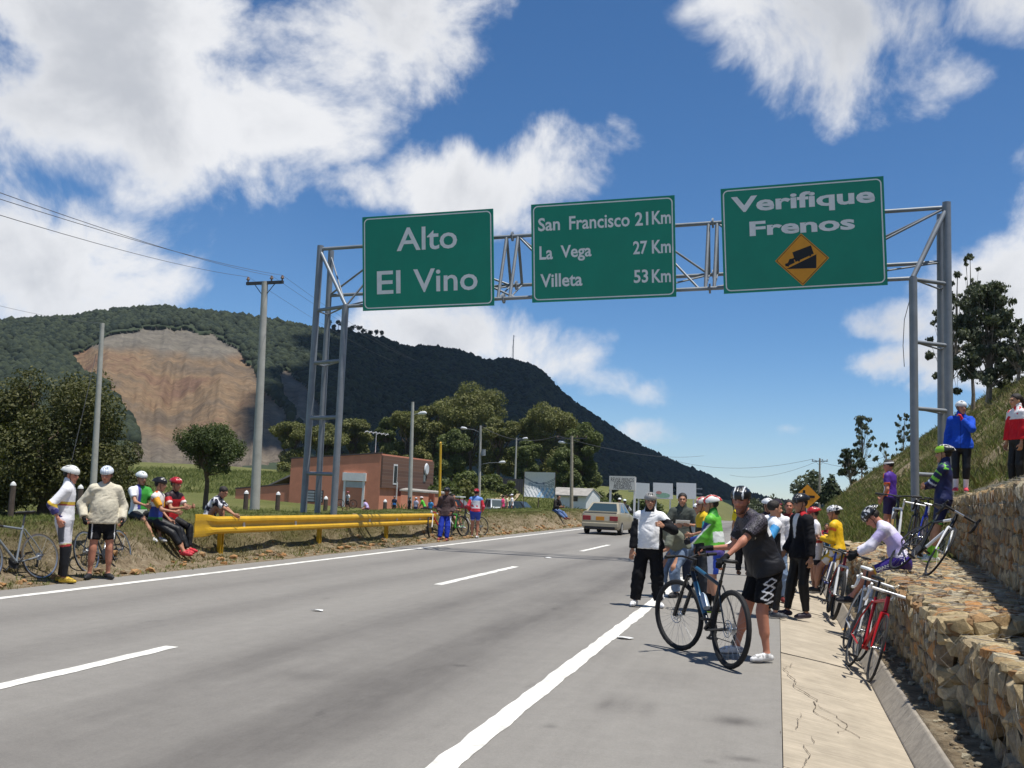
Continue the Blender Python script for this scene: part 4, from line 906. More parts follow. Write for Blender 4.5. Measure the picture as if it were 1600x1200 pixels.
pole('p7', 'far pole with a crossarm behind the amber junction sign', 1280, 792, 716, 140., .16, .11, M_WOODP, arms=((.95, 1.0, .1),), px1=1281)
def wire(label, pts, sag, r=.006):
    out = []
    for a, b_ in zip(pts[:-1], pts[1:]):
        a, b_ = Vector(a), Vector(b_)
        for k in range(17):
            t = k/16; p = a+(b_-a)*t; p.z -= sag*4*t*(1-t); out.append(p)
    mb = MB(); mb.tube(out, r, 4); tag(mb.build('power_line', M_CABLE), label, 'power line')
wl = [(P3(0, 279, 12), 'highest overhead power line at the upper left'), (P3(0, 290, 12.6), 'second overhead power line, just below the highest one'), (P3(0, 316, 13.2), 'lowest of the three overhead power lines meeting the crossarm')]
for (a, lb), q, (px_, py_) in zip(wl, [POLE['p2'][1], POLE['p2'][2], POLE['p2'][0]], [(640, 560), (655, 566), (618, 566)]):
    wire(lb, [a+(a-q)*.4, q, P3(px_, py_, 79)], .25)
wire('power line from the plain concrete pole to the left edge', [P3(-60, 462, 30), POLE['p1'][0]], .15)
wire('slack power line between the transformer pole and the weathered pole', [POLE['p4'][0], POLE['p5'][0], P3(1100, 712, 180)], 1.0, .02)
wire('slack power line crossing the sky above the road end', [P3(1040, 716, 170), POLE['p7'][0], P3(1500, 700, 90)], 1.4, .02)
wire('second slack power line crossing the sky above the road end', [P3(1140, 742, 200), POLE['p7'][1]], 1.2, .02)
wire('guy wire slanting down in front of the huge dark tree', [POLE['p1'][0]-Vector((.2, 0, 1.5)), P3(112, 720, 41)], .05, .014)
# yellow post, radio mast
b = P3(687, 800, 70.); b.z = gz(b.x, 70)-.1; root = empty('yellow_post', b, 0, 'thin yellow steel post rising behind the brown hoodie man', 'post'); tp = P3(688.5, 692, 70.); mb = MB(); mb.smooth = True; mb.tube([(0, 0, 0), tuple(tp-b)], [.11, .085], 10); mb.build('shaft', M_YEL, root); mb = MB(); mb.tube([tuple(tp-b+Vector((0, 0, -.02))), tuple(tp-b+Vector((0, 0, .08)))], [.1, .03], 10); mb.build('cap', M_YEL, root)
mp_ = Vector(mpos(np.array(801.), np.array(.99))); mast = empty('radio_mast', mp_, 0, 'lattice radio mast on the mountain ridge', 'mast'); tz = 880+301*.95; hgt = 44/F_PX*tz
mb = MB()
for a in (90, 210, 330): mb.tube([(1.3*math.cos(R(a)), 1.3*math.sin(R(a)), -2), (.35*math.cos(R(a)), .35*math.sin(R(a)), hgt)], .16, 5)
mb.build('mast_leg', M_STEEL, mast); mb = MB()
for k in range(14):
    z0, z1 = hgt*k/14, hgt*(k+1)/14; r0, r1 = 1.3-.95*k/14, 1.3-.95*(k+1)/14
    for a, b_ in ((90, 210), (210, 330), (330, 90)): mb.tube([(r0*math.cos(R(a)), r0*math.sin(R(a)), z0), (r1*math.cos(R(b_)), r1*math.sin(R(b_)), z1)], .1, 4)
mb.build('mast_lacing', M_STEEL, mast); mb = MB()
for z, a in ((hgt*.95, 0), (hgt*.8, 2), (hgt*.55, 4)): mb.tube([(1.1*math.cos(a), 1.1*math.sin(a), z), (1.5*math.cos(a), 1.5*math.sin(a), z)], .7, 10)
mb.build('dish', M_LAMP, mast)
# bank fence posts with white tips
M_POSTD = material('post_dark', (.10, .075, .06), .9, var=.3, vscale=10); M_TIP = material('post_white', (.72, .72, .7), .7)
FP = [(17, 797, 752, 22., 'far left by the dark tree'), (123, 797, 757, 22.4, 'between the two standing cyclists'), (383, 800, 766, 27.5, 'left of the tall crossarm pole'), (433, 800, 768, 28.5, 'right of the tall crossarm pole'), (508, 800, 775, 30, 'between the gantry tower legs'), (601, 800, 780, 34, 'below the brown brick wall')]
for px_, p0, p1, Y, wh in FP:
    b = P3(px_, p0, Y); b.z -= .25; tp = P3(px_, p1, Y); h = tp.z-b.z; root = empty('fence_post', b, 0, 'dark wooden fence post with a white tip, '+wh, 'fence post', 'white-tipped fence posts'); mb = MB(); mb.tube([(0, 0, 0), (0, 0, h-.1)], [.075, .07], 8); mb.build('shaft', M_POSTD, root); mb = MB(); mb.tube([(0, 0, h-.1), (0, 0, h-.05), (0, 0, h)], [.074, .06, .012], 8); mb.build('tip', M_TIP, root)

# ================================================================== buildings
M_TERRA = material('terracotta_render', (.60, .245, .15), .9, var=.1, vscale=1.3, bump=.15, bscale=9); M_BRICK = None
def brick_mat():
    m = bpy.data.materials.new('brown_brick'); m.use_nodes = True; t = m.node_tree; b = t.nodes['Principled BSDF']; b.inputs['Roughness'].default_value = .9; N = t.nodes.new; L = t.links.new
    br = N('ShaderNodeTexBrick'); br.inputs['Scale'].default_value = 1.; br.inputs['Color1'].default_value = (.17, .085, .055, 1); br.inputs['Color2'].default_value = (.115, .06, .042, 1); br.inputs['Mortar'].default_value = (.2, .15, .12, 1); br.inputs['Brick Width'].default_value = .3; br.inputs['Row Height'].default_value = .11; br.inputs['Mortar Size'].default_value = .012
    tc = N('ShaderNodeTexCoord'); mp = N('ShaderNodeMapping'); mp.inputs['Rotation'].default_value = (R(90), 0, R(90)); L(tc.outputs['Object'], mp.inputs[0]); L(mp.outputs[0], br.inputs['Vector']); L(br.outputs[0], b.inputs['Base Color']); return m
M_BRICK = brick_mat(); M_WHITE = material('white_paint', (.74, .74, .72), .6, var=.08, vscale=2); M_GLASS = material('window_glass', (.03, .035, .04), .08, spec=.8, var=0); M_ROOF = material('fibre_cement', (.30, .28, .25), .9, var=.25, vscale=1.5); M_COP = material('dark_coping', (.09, .07, .065), .8, var=.2)
M_GREYP = material('grey_panel', (.45, .47, .47), .6, var=.1, vscale=2)
BY = 85.; zb = float(P3(592, 798, BY).z)-.5
def BX(px_): return float(P3(px_, 780, BY).x)
def BZ(px_, py_): return float(P3(px_, py_, BY).z)
bld = empty('orange_building', (BX(592), BY, zb), 0, 'orange rendered roadside building with a brown brick upper side', 'building'); o0 = bld.location
def lo(x, y, z): return (x-o0.x, y-o0.y, z-o0.z)
x0, x1, x2 = BX(366), BX(451), BX(592); dp = 14.
xr2 = None
mb = MB(); z1, z2 = BZ(451, 717), BZ(592, 708.5)
mb.loft([[lo(x1, y_, zb), lo(x2, y_, zb), lo(x2, y_, z2), lo(x1, y_, z1)] for y_ in (BY, BY+dp)]); mb.build('wall', M_TERRA, bld)
mb = MB(); mb.loft([[lo(x0, y_, zb), lo(x1-.01, y_, zb), lo(x1-.01, y_, BZ(451, 757)), lo(x0, y_, BZ(366, 764))] for y_ in (BY+.15, BY+.4)]); mb.build('yard_wall', M_TERRA, bld)
mb = MB(); mb.loft([[lo(x0-.05, y_, BZ(366, 764)+.002), lo(x1-.02, y_, BZ(451, 757)+.002), lo(x1-.02, y_, BZ(451, 757)+.12), lo(x0-.05, y_, BZ(366, 764)+.12)] for y_ in (BY+.1, BY+.45)]); mb.build('coping', M_COP, bld)
mb = MB(); mb.loft([[lo(x1-.05, y_, z1+.002), lo(x2+.05, y_, z2+.002), lo(x2+.05, y_, z2+.12), lo(x1-.05, y_, z1+.12)] for y_ in (BY-.06, BY+.2)]); mb.build('coping', M_COP, bld)
mb = MB(); zz = BZ(440, 750); mb.loft([[lo(BX(405), y_, BZ(405, 759)), lo(x1-.02, y_, BZ(451, 738)), lo(x1-.02, y_, BZ(451, 735)), lo(BX(405), y_, BZ(405, 757))] for y_ in (BY+1.5, BY+9)]); mb.build('shed_roof', M_ROOF, bld)
mb = MB(); mb.box(lo(BX(420), BY+4, BZ(420, 755)), (.35, .35, 1.0)); mb.build('shed_post', M_COP, bld)
# brown brick upper side, one storey above the wall below
zl_ = BZ(592, 762); mb = MB(); mb.box(lo(x2+.09, BY+dp/2, (zl_+z2-.15)/2), (.18, dp-.05, z2-.15-zl_)); mb.build('brick_side', M_BRICK, bld)
for ya, w_, za, zb2 in ((3.2, 1.0, .35, 2.2), (7.3, .7, .9, 2.2), (11.2, .7, .7, 2.0)):
    root_w = MB(); root_w.box(lo(x2+.19, BY+ya, zl_+(za+zb2)/2), (.03, w_, zb2-za)); fr = root_w.build('window', M_WHITE if ya < 4 else M_COP, bld); mb = MB(); mb.box(lo(x2+.205, BY+ya, zl_+(za+zb2)/2), (.02, w_*.78, (zb2-za)*.85)); mb.build('pane', M_GLASS, fr)
mb = MB(); mb.smooth = True; c = lo(x2+.25, BY+11.5, z2-1.0); mb.tube([c, (c[0]+.12, c[1], c[2])], [.62, .5], 18); mb.build('satellite_dish', M_LAMP, bld)
mb = MB(); mb.box(lo(x2+.26, BY+3.6, zl_-.5), (.1, .1, 2.2)); mb.build('downpipe', M_WHITE, bld)
# entrance with white frame and roller panel
ex0, ex1, ez0, ez1 = BX(536), BX(569), zb, BZ(552, 738.5)
mb = MB(); mb.box(lo(ex0+.1, BY-.06, (ez0+ez1)/2), (.2, .12, ez1-ez0)); mb.box(lo(ex1-.1, BY-.06, (ez0+ez1)/2), (.2, .12, ez1-ez0)); mb.build('door_frame', M_WHITE, bld)
mb = MB(); mb.box(lo((ex0+ex1)/2, BY-.09, BZ(552, 745)), (ex1-ex0+.2, .2, BZ(552, 739)-BZ(552, 751.5))); mb.build('shop_fascia', M_WHITE, bld)
mb = MB(); mb.box(lo((ex0+ex1)/2, BY-.03, BZ(552, 757)), (ex1-ex0-.42, .06, BZ(552, 752.5)-BZ(552, 762))); mb.build('shutter', M_GREYP, bld)
wx0, wx1, wz0, wz1 = BX(478), BX(505), BZ(490, 785), BZ(490, 765.5)
mb = MB(); mb.box(lo((wx0+wx1)/2, BY-.01, (wz0+wz1)/2), (wx1-wx0, .06, wz1-wz0)); win = mb.build('window', M_COP, bld)
for i in range(2):
    for j in range(4):
        w_ = (wx1-wx0-.15)/2; h_ = (wz1-wz0-.12)/4; mb = MB(); mb.box(lo(wx0+.08+w_*(i+.5), BY-.05, wz0+.06+h_*(j+.5)), (w_*.9, .02, h_*.72)); mb.build('pane', material('pane_grey', (.33, .36, .38), .3, var=.15), win)
mb = MB(); c = Vector(lo(x2-1., BY+1, z2)); mb.tube([c, c+Vector((0, 0, 2.0))], .03, 6); mb.tube([c+Vector((-1.1, 0, 2.0)), c+Vector((1.2, 0, 1.75))], .025, 6)
for k in range(6): q = c+Vector((-1.0+.4*k, 0, 1.98-.045*k)); mb.tube([q+Vector((0, -.35, -.12)), q+Vector((0, .35, .12))], .015, 5)
mb.build('tv_antenna', M_LAMP, bld)
# long low orange wall to the right
wallr = empty('low_orange_wall', (BX(600), BY+6, zb), 0, 'long low orange yard wall right of the building', 'wall'); o1 = wallr.location
xa, xb = BX(594)+.4, float(P3(690, 780, BY+10).x)
mb = MB(); mb.loft([[(xa-o1.x, BY+4-o1.y, 0), (xa-o1.x, BY+4-o1.y, BZ(600, 766)-zb), (xa-o1.x, BY+4.3-o1.y, BZ(600, 766)-zb), (xa-o1.x, BY+4.3-o1.y, 0)], [(xb-o1.x, BY+12-o1.y, 0), (xb-o1.x, BY+12-o1.y, 2.15), (xb-o1.x, BY+12.3-o1.y, 2.15), (xb-o1.x, BY+12.3-o1.y, 0)]]); mb.build('wall_body', M_TERRA, wallr)
mb = MB(); hz = BZ(600, 766)-zb; mb.loft([[(xa-o1.x, BY+3.6-o1.y, hz+.002), (xa-o1.x, BY+3.6-o1.y, hz+.14), (xa-o1.x, BY+5.2-o1.y, hz+.3), (xa-o1.x, BY+5.2-o1.y, hz+.2)], [(xb-o1.x, BY+11.6-o1.y, 2.152), (xb-o1.x, BY+11.6-o1.y, 2.3), (xb-o1.x, BY+13-o1.y, 2.4), (xb-o1.x, BY+13-o1.y, 2.3)]]); mb.build('lean_to_roof', M_ROOF, wallr)
mb = MB(); mb.box((BX(632)-o1.x, BY+7.3-o1.y, 1.1), (.5, .35, 2.2)); mb.build('buttress', material('terracotta_dark', (.33, .1, .06), .9), wallr)
# white house with a grey roof, far right of the banner
HY = 128.; hp = P3(892, 787, HY); hz = gz(hp.x, HY); hs = empty('white_house', (hp.x, HY, hz-.5), 0, 'small white house with a grey pitched roof behind the weathered pole', 'house'); hx0, hx1 = float(P3(866, 780, HY).x)-hp.x, float(P3(916, 780, HY).x)-hp.x; ez = zpix(900, 774, HY)-hz+.5; rz_ = zpix(900, 763.5, HY)-hz+.5
mb = MB(); mb.loft([[(hx0, 0, 0), (hx1, 0, 0), (hx1, 0, ez), (hx0, 0, ez)], [(hx0, 5, 0), (hx1+.9, 5, 0), (hx1+.9, 5, ez), (hx0, 5, ez)]]); mb.build('wall', M_WHITE, hs)
mb = MB(); mb.quad((hx1, 0, ez), (hx1+.9, 5, ez), (hx1+.4, 2.4, rz_-.03)); mb.build('gable', M_WHITE, hs)
mb = MB(); mb.loft([[(hx0-.3, -.45, ez-.12), (hx1+.2, -.45, ez-.12), (hx1+.2, -.45, ez), (hx0-.3, -.45, ez)], [(hx0-.3, 2.4, rz_), (hx1+.5, 2.4, rz_), (hx1+.5, 2.4, rz_+.12), (hx0-.3, 2.4, rz_+.12)], [(hx0-.3, 5.4, ez-.12), (hx1+1.1, 5.4, ez-.12), (hx1+1.1, 5.4, ez), (hx0-.3, 5.4, ez)]]); mb.build('roof', M_ROOF, hs)
wz = (ez)/2; mb = MB(); mb.box((float(P3(898, 780, HY).x)-hp.x, -.02, zpix(898, 778.5, HY)-hz+.5), (.75, .1, .75)); w_ = mb.build('window', M_COP, hs); mb = MB(); mb.box((float(P3(898, 780, HY).x)-hp.x, -.08, zpix(898, 778.5, HY)-hz+.5), (.55, .03, .55)); mb.build('pane', M_GLASS, w_)
# dark gate with brick pillar at the head of the dirt track
GYY = 138.; p0, p1 = P3(783, 768, GYY), P3(817, 768, GYY); gt = empty('yard_gate', p0, 0, 'dark metal yard gate beside an orange brick pillar', 'gate'); zt_ = zpix(800, 748, GYY)-p0.z
for k in range(9):
    mb = MB(); w_ = (p1.x-p0.x)/9; mb.box((w_*(k+.5), 0, zt_/2-.15), (w_*.94, .06, zt_+.3)); mb.build('gate_sheet', M_DKST, gt)
mb = MB(); mb.box((-.62, 0, zt_/2-.1), (.95, .8, zt_+.5)); mb.build('brick_pillar', material('orange_brick', (.42, .2, .09), .9, var=.2, vscale=5), gt)
mb = MB(); mb.box(((p1.x-p0.x)*.48, -.05, zt_*.45), (.12, .06, .12)); mb.box(((p1.x-p0.x)*.58, -.05, zt_*.47), (.12, .06, .12)); mb.build('latch', M_WHITE, gt)
mb = MB(); rows_ = []
for k in range(9):
    t = k/8; pc = P3(796+2*math.sin(t*3)-30*t, 768+26*t, GYY-t*38); hw = 1.6; rows_.append([(pc.x-hw, pc.y, gz(pc.x, pc.y)+.12), (pc.x+hw, pc.y, gz(pc.x, pc.y)+.12)])
for a, b_ in zip(rows_[:-1], rows_[1:]): mb.quad(a[0], a[1], b_[1], b_[0])
tag(mb.build('dirt_track', material('track_soil', (.38, .29, .18), .95, var=.2, vscale=1.)), 'pale dirt track climbing to the dark gate', kind='structure')

# ================================================================== boards and signs beside the road
def board(name, label, px4, Y, mat, posts, thick=.08, texts=(), tmat=None, cat='sign'):
    tl, tr, br, bl = [P3(*p, Y) for p in px4]; c = Vector(((bl.x+br.x)/2, Y, (bl.z+br.z)/2)); zg = gz(c.x, Y); root = empty(name, (c.x, Y, zg), 0, label, cat); f = lambda p: (p.x-c.x, 0, p.z-zg)
    mb = MB(); mb.extrude([f(tl), f(tr), f(br), f(bl)], (0, 0, 0), (0, thick, 0)); mb.build('panel', mat, root)
    for px_ in posts:
        pb = P3(px_, px4[3][1], Y); mb = MB(); mb.box((pb.x-c.x, thick+.05, (pb.z-zg)/2+.3), (.12, .1, pb.z-zg+.9)); mb.build('post', M_WHITE if name != 'banner' else M_POSTD, root)
    for s, (a0, b0, a1, b1), bold in texts:
        p, q = P3(a0, b0, Y), P3(a1, b1, Y); lettering(s, p.x-c.x, q.x-c.x, p.z-zg, q.z-zg, tmat, root, lambda u, v: (u, -.012, v), bold)
    return root, f, c, zg
board('warning_board', 'white roadside board reading REVISE FRENOS DESCENSO PELIGROSO', [(952, 743.5), (992.5, 744.5), (992.5, 766), (952, 765)], 62., material('board_white', (.62, .62, .56), .6, var=.06), (953.5, 991.5),
      texts=[('REVISE FRENOS', (954.5, 752, 990.5, 747.3), .0), ('DESCENSO', (960, 758, 986, 753.3), .0), ('PELIGROSO', (959, 764, 987, 759.3), .0)], tmat=M_BLACK)
bw = material('billboard_white', (.78, .78, .77), .6, var=.05)
for k, (x0_, x1_, lab) in enumerate([(993.5, 1014.5, 'left blank white billboard behind the tracksuit man'), (1020.5, 1051, 'middle white billboard with a faded green and red print'), (1057, 1087.5, 'right blank white billboard above the olive shirt man')]):
    r_, f_, c_, zg_ = board('billboard', lab, [(x0_, 754), (x1_, 755.3), (x1_, 780), (x0_, 779)], 88., bw, (x0_+4, x1_-4), .15, cat='billboard')
    mb = MB(); mb.box((0, .35, f_(P3(1000, 768, 88.))[2]), (2.6, .08, .08)); mb.box((0, .35, f_(P3(1000, 760, 88.))[2]), (2.6, .08, .08)); mb.build('frame', M_STEEL, r_)
    if k == 1:
        mb = MB(); zc = f_(P3(1035, 774, 88.))[2]; mb.quad(*[(.55*math.cos(a)*1.1, -.01, zc+.22*math.sin(a)) for a in [i*math.pi/10 for i in range(20)]]); mb.build('green_print', material('faded_green', (.30, .5, .36), .7, var=.2), r_); mb = MB(); mb.quad(*[(-.35+.25*math.cos(a), -.014, zc+.22+.14*math.sin(a)) for a in [i*math.pi/8 for i in range(16)]]); mb.build('red_print', material('faded_red', (.6, .3, .27), .7, var=.2), r_)
# sagging cloth banner on two sticks
BYN = 75.; tl, tr, br, bl = [P3(x_, y_, BYN) for x_, y_ in ((819.5, 737), (868.5, 738.5), (867, 779), (817.5, 775.5))]; c = (bl+br)/2; zg = gz(c.x, BYN); ban = empty('cloth_banner', (c.x, BYN, zg), 0, 'sagging white cloth banner with faded blue print on a stick', 'banner')
def bpt(u, v): p = tl.lerp(tr, u).lerp(bl.lerp(br, u), v); return Vector((p.x-c.x, .12*math.sin(u*5+v*3)+.25*math.sin(v*3.1)*math.sin(u*3.1), p.z-zg))
nu_, nv_ = 30, 24; V = [bpt(i/nu_, j/nv_) for j in range(nv_+1) for i in range(nu_+1)]; Fc = [(j*(nu_+1)+i, j*(nu_+1)+i+1, (j+1)*(nu_+1)+i+1, (j+1)*(nu_+1)+i) for j in range(nv_) for i in range(nu_)]
def ban_col(u, v):
    w = np.array([.72, .72, .70]); sag = v-.32-.25*(1-(2*u-1)**2)*.9+.12
    if 0 < sag < .05: return srgb('6b7480')
    if .09 < sag < .28 and .1 < u < .95 and (int(u*34) % 2 or int(v*40) % 3 == 0): return srgb('9aa3a8')
    if v > .62 and u > .45 and ((u*7+v*3) % 1) < .45: return srgb('8fb9d8')
    if v > .62 and ((u*9-v*5) % 1) < .25: return srgb('7f8c96')
    return w
cols = np.array([ban_col(i/nu_, j/nv_) for j in range(nv_+1) for i in range(nu_+1)])
link_mesh('cloth', np_mesh('cloth', V, np.array(Fc), cols, True), material('cloth_print', (1, 1, 1), .85, vcol=True, var=.06), ban)
for x_, y_ in ((841, 779), ): p = P3(x_, y_-30, BYN); mb = MB(); mb.tube([(p.x-c.x, .32, 0), (p.x-c.x, .32, p.z-zg)], .04, 6); mb.build('stick', M_POSTD, ban)
for u_ in (0., 1.): p = bpt(u_, 0); mb = MB(); mb.tube([(p.x, .05, 0), tuple(p)], .025, 6); mb.build('stick', M_POSTD, ban)
# amber T-junction diamond
JY = 33.; cj = P3(1261.5, 776, JY); zg = gz(cj.x, JY); js = empty('junction_sign', (cj.x, JY, zg), 0, 'amber diamond sign with a black side-road symbol', 'road sign'); cz = cj.z-zg; hw = 18.2/F_PX*JY*1.0; 
mb = MB(); mb.extrude([(-hw, 0, cz), (0, 0, cz-hw), (hw, 0, cz), (0, 0, cz+hw)], (0, 0, 0), (0, .02, 0)); mb.build('panel', M_AMBER, js)
mb = MB(); mb.box((-.1, -.006, cz), (.075, .006, hw*1.05)); mb.box((.08, -.006, cz+.0), (.28, .004, .075)); mb.build('symbol', M_BLACK, js)
mb = MB(); mb.box((0, .05, cz/2), (.06, .05, cz)); mb.build('post', M_WHITE, js)
p = P3(711, 776, 82.); zg = gz(p.x, 82.); cn = empty('canopy', (p.x, 82., zg), 0, 'small white flat canopy on posts beside the parked cars', 'canopy'); h = p.z-zg
mb = MB(); mb.box((0, .6, h), (1.0, 1.6, .1)); mb.build('roof', M_WHITE, cn)
for sx in (-.42, .42):
    for sy in (0., 1.2): mb = MB(); mb.box((sx, sy, h/2-.03), (.06, .06, h-.06)); mb.build('post', M_POSTD, cn)
# ================================================================== people
BIG = 1.
def sd_cone(P, a, b, r1, r2):
    ba = b-a; L2 = max(1e-9, float(ba@ba)); t = np.clip(((P-a)@ba)/L2, 0, 1); return np.linalg.norm(P-a-t[..., None]*ba, axis=-1)-(r1+(r2-r1)*t)
def sd_ell(P, c, Rm, rad):
    q = (P-c)@Rm.T if Rm is not None else P-c; k0 = np.linalg.norm(q/rad, axis=-1); k1 = np.linalg.norm(q/(rad*rad), axis=-1)+1e-9; return k0*(k0-1)/k1
def sd_econe(P, a, b, r1, r2, u, v, fl):
    """tapered limb with an elliptic section: fl = depth/width along v"""
    ba = b-a; L2 = max(1e-9, float(ba@ba)); t = np.clip(((P-a)@ba)/L2, 0, 1); q = P-a-t[..., None]*ba; x = q@u; y = (q@v)/fl; w = q-(q@u)[..., None]*u-(q@v)[..., None]*v
    return (np.sqrt(x*x+y*y+(w*w).sum(-1)*1.)-(r1+(r2-r1)*t))*min(1, fl)
def smin(a, b, k):
    h = np.clip(.5+.5*(b-a)/k, 0, 1); return b+(a-b)*h-k*h*(1-h)
def prim_bbox(p):
    t = p[0]
    if t == 'cone': _, a, b, r1, r2 = p[:5]; r = max(r1, r2); return np.minimum(a, b)-r, np.maximum(a, b)+r
    if t == 'econe': _, a, b, r1, r2, u, v, fl = p[:8]; r = max(r1, r2)*max(1, fl); return np.minimum(a, b)-r, np.maximum(a, b)+r
    if t == 'ell': r = float(np.max(p[3])); return p[1]-r, p[1]+r
def prim_eval(p, P, inf):
    t = p[0]
    if t == 'cone': return sd_cone(P, p[1], p[2], p[3]+inf, p[4]+inf)
    if t == 'econe': return sd_econe(P, p[1], p[2], p[3]+inf, p[4]+inf, p[5], p[6], p[7])
    return sd_ell(P, p[1], p[2], p[3]+inf)
def surface_nets(D, o, h):
    """vertices and quads of the zero level of a grid (naive surface nets)"""
    s = D < 0; nx, ny, nz = D.shape
    cs = np.zeros((nx-1, ny-1, nz-1), np.int8)
    for dx in (0, 1):
        for dy in (0, 1):
            for dz in (0, 1): cs += s[dx:nx-1+dx, dy:ny-1+dy, dz:nz-1+dz]
    act = (cs > 0) & (cs < 8); idx = -np.ones(act.shape, np.int64); I = np.argwhere(act)
    if len(I) == 0: return np.zeros((0, 3)), np.zeros((0, 4), int)
    idx[act] = np.arange(len(I)); acc = np.zeros((len(I), 3)); cnt = np.zeros(len(I))
    C = [(a, b, c) for a in (0, 1) for b in (0, 1) for c in (0, 1)]
    val = {c: D[I[:, 0]+c[0], I[:, 1]+c[1], I[:, 2]+c[2]] for c in C}
    for c in C:
        for ax in range(3):
            if c[ax]: continue
            e = list(c); e[ax] = 1; e = tuple(e); va, vb = val[c], val[e]; m = (va < 0) != (vb < 0)
            if not m.any(): continue
            t = va[m]/(va[m]-vb[m]); p = np.tile(np.array(c, float), (m.sum(), 1)); p[:, ax] += t; acc[m] += p; cnt[m] += 1
    V = o+(I+acc/cnt[:, None])*h; Q = []
    for ax in range(3):
        a1, a2 = [(1, 2), (2, 0), (0, 1)][ax]
        sl0 = [slice(None)]*3; sl1 = [slice(None)]*3; sl0[ax] = slice(0, -1); sl1[ax] = slice(1, None)
        A, B = s[tuple(sl0)], s[tuple(sl1)]; E = np.argwhere(A != B); 
        k = (E[:, a1] > 0) & (E[:, a2] > 0) & (E[:, a1] < D.shape[a1]-1) & (E[:, a2] < D.shape[a2]-1); E = E[k]; ins = A[E[:, 0], E[:, 1], E[:, 2]]
        def cell(d1, d2): c = E.copy(); c[:, a1] -= d1; c[:, a2] -= d2; return idx[c[:, 0], c[:, 1], c[:, 2]]
        q = np.stack([cell(1, 1), cell(0, 1), cell(0, 0), cell(1, 0)], -1); q[~ins] = q[~ins][:, ::-1]; Q.append(q)
    return V, np.concatenate(Q)
def sdf_mesh(prims, vox, k=.03, inf=0., cuts=(), subs=(), sm=2, k_list=None):
    """prims: list of primitives (optional trailing float = own inflation); cuts: (point, normal) keep where (p-point).normal<0; subs: carved primitives"""
    lo_, hi_ = [], []
    for p in prims: a, b = prim_bbox(p); lo_.append(a); hi_.append(b)
    lo = np.min(lo_, 0)-inf-3*vox; hi = np.max(hi_, 0)+inf+3*vox; n = np.ceil((hi-lo)/vox).astype(int)+1; D = np.full(n, BIG, np.float32)
    def region(a, b, pad):
        i0 = np.clip(np.floor((a-pad-lo)/vox).astype(int), 0, n-1); i1 = np.clip(np.ceil((b+pad-lo)/vox).astype(int)+1, 1, n); ax = [lo[d]+np.arange(i0[d], i1[d])*vox for d in range(3)]; return tuple(slice(i0[d], i1[d]) for d in range(3)), np.stack(np.meshgrid(*ax, indexing='ij'), -1)
    for p in prims:
        own = p[-1] if isinstance(p[-1], dict) else {}; a, b = prim_bbox(p); ii_ = inf+own.get('inf', 0); sl, P = region(a, b, ii_+k+2.5*vox); d = prim_eval(p, P, ii_)
        for pt, nn in own.get('cut', ()): d = np.maximum(d, (P-pt)@nn)
        D[sl] = smin(D[sl], d, own.get('k', k)) if own.get('k', k) > 0 else np.minimum(D[sl], d)
    for p in subs:
        a, b = prim_bbox(p); sl, P = region(a, b, 3*vox); D[sl] = np.maximum(D[sl], -prim_eval(p, P, 0))
    if cuts:
        ax = [lo[d]+np.arange(n[d])*vox for d in range(3)]; G = np.stack(np.meshgrid(*ax, indexing='ij'), -1)
        for pt, nn in cuts: D = np.maximum(D, (G-pt)@nn)
    V, Q = surface_nets(D, lo, vox)
    for _ in range(sm):
        S = np.zeros_like(V); c = np.zeros(len(V))
        for i in range(4):
            j = (i+1) % 4; np.add.at(S, Q[:, i], V[Q[:, j]]); np.add.at(c, Q[:, i], 1); np.add.at(S, Q[:, j], V[Q[:, i]]); np.add.at(c, Q[:, j], 1)
        V = V*.5+.5*S/np.maximum(c, 1)[:, None]
    return V, Q
def crease(V, Q, amp, seed):
    """folds: push the cloth in and out along its normals"""
    n = np.zeros_like(V); a = np.cross(V[Q[:, 2]]-V[Q[:, 0]], V[Q[:, 3]]-V[Q[:, 1]])
    for i in range(4): np.add.at(n, Q[:, i], a)
    n /= np.linalg.norm(n, axis=1)[:, None]+1e-9
    w = vnoise(V, seed+2, 2, 5.)-.5; q = V*np.array([5., 5., 12.])+np.stack([w*2, w*2, V[:, 0]*9+w*5], -1)
    f = np.abs(vnoise(q, seed, 3, 1.)-.5)*2; return V+n*((.35-f)*amp)[:, None]
def unit(v): v = np.asarray(v, float); return v/max(1e-9, np.linalg.norm(v))
def ik(a, t, l1, l2, hint):
    a, t = np.asarray(a, float), np.asarray(t, float); d = t-a; L = np.linalg.norm(d); 
    if L > (l1+l2)*.999: t = a+d/L*(l1+l2)*.999; d = t-a; L = np.linalg.norm(d)
    u = d/L; c = (l1*l1-l2*l2+L*L)/(2*L); h = math.sqrt(max(0, l1*l1-c*c)); w = np.asarray(hint, float)-u*(np.asarray(hint, float)@u); return a+u*c+unit(w)*h, t
M_SKIN = None
def vmat(name, rough, bump=.0, bscale=40, var=.07, spec=.3):
    return material(name, (1, 1, 1), rough, vcol=True, bump=bump, bscale=bscale, var=var, vscale=25, spec=spec)
M_SKIN = vmat('skin', .55, .05, 120, .06); M_CLOTH = vmat('cloth', .8, .5, 14, .09, .2); M_LYCRA = vmat('lycra', .55, .22, 16, .07, .35); M_SHOE = vmat('shoe', .6, .1, 60); M_HELM = vmat('helmet_shell', .3, 0, 1, .03, .6); M_HAIR = material('hair', (.018, .013, .01), .55, var=.3, vscale=60, bump=.5, bscale=120)
M_STRAP = material('strap', (.015, .015, .017), .6)
def Rz(a): c, s = math.cos(R(a)), math.sin(R(a)); return np.array([[c, -s, 0], [s, c, 0], [0, 0, 1]])
def col(c): return srgb(c) if isinstance(c, str) else np.array(c)
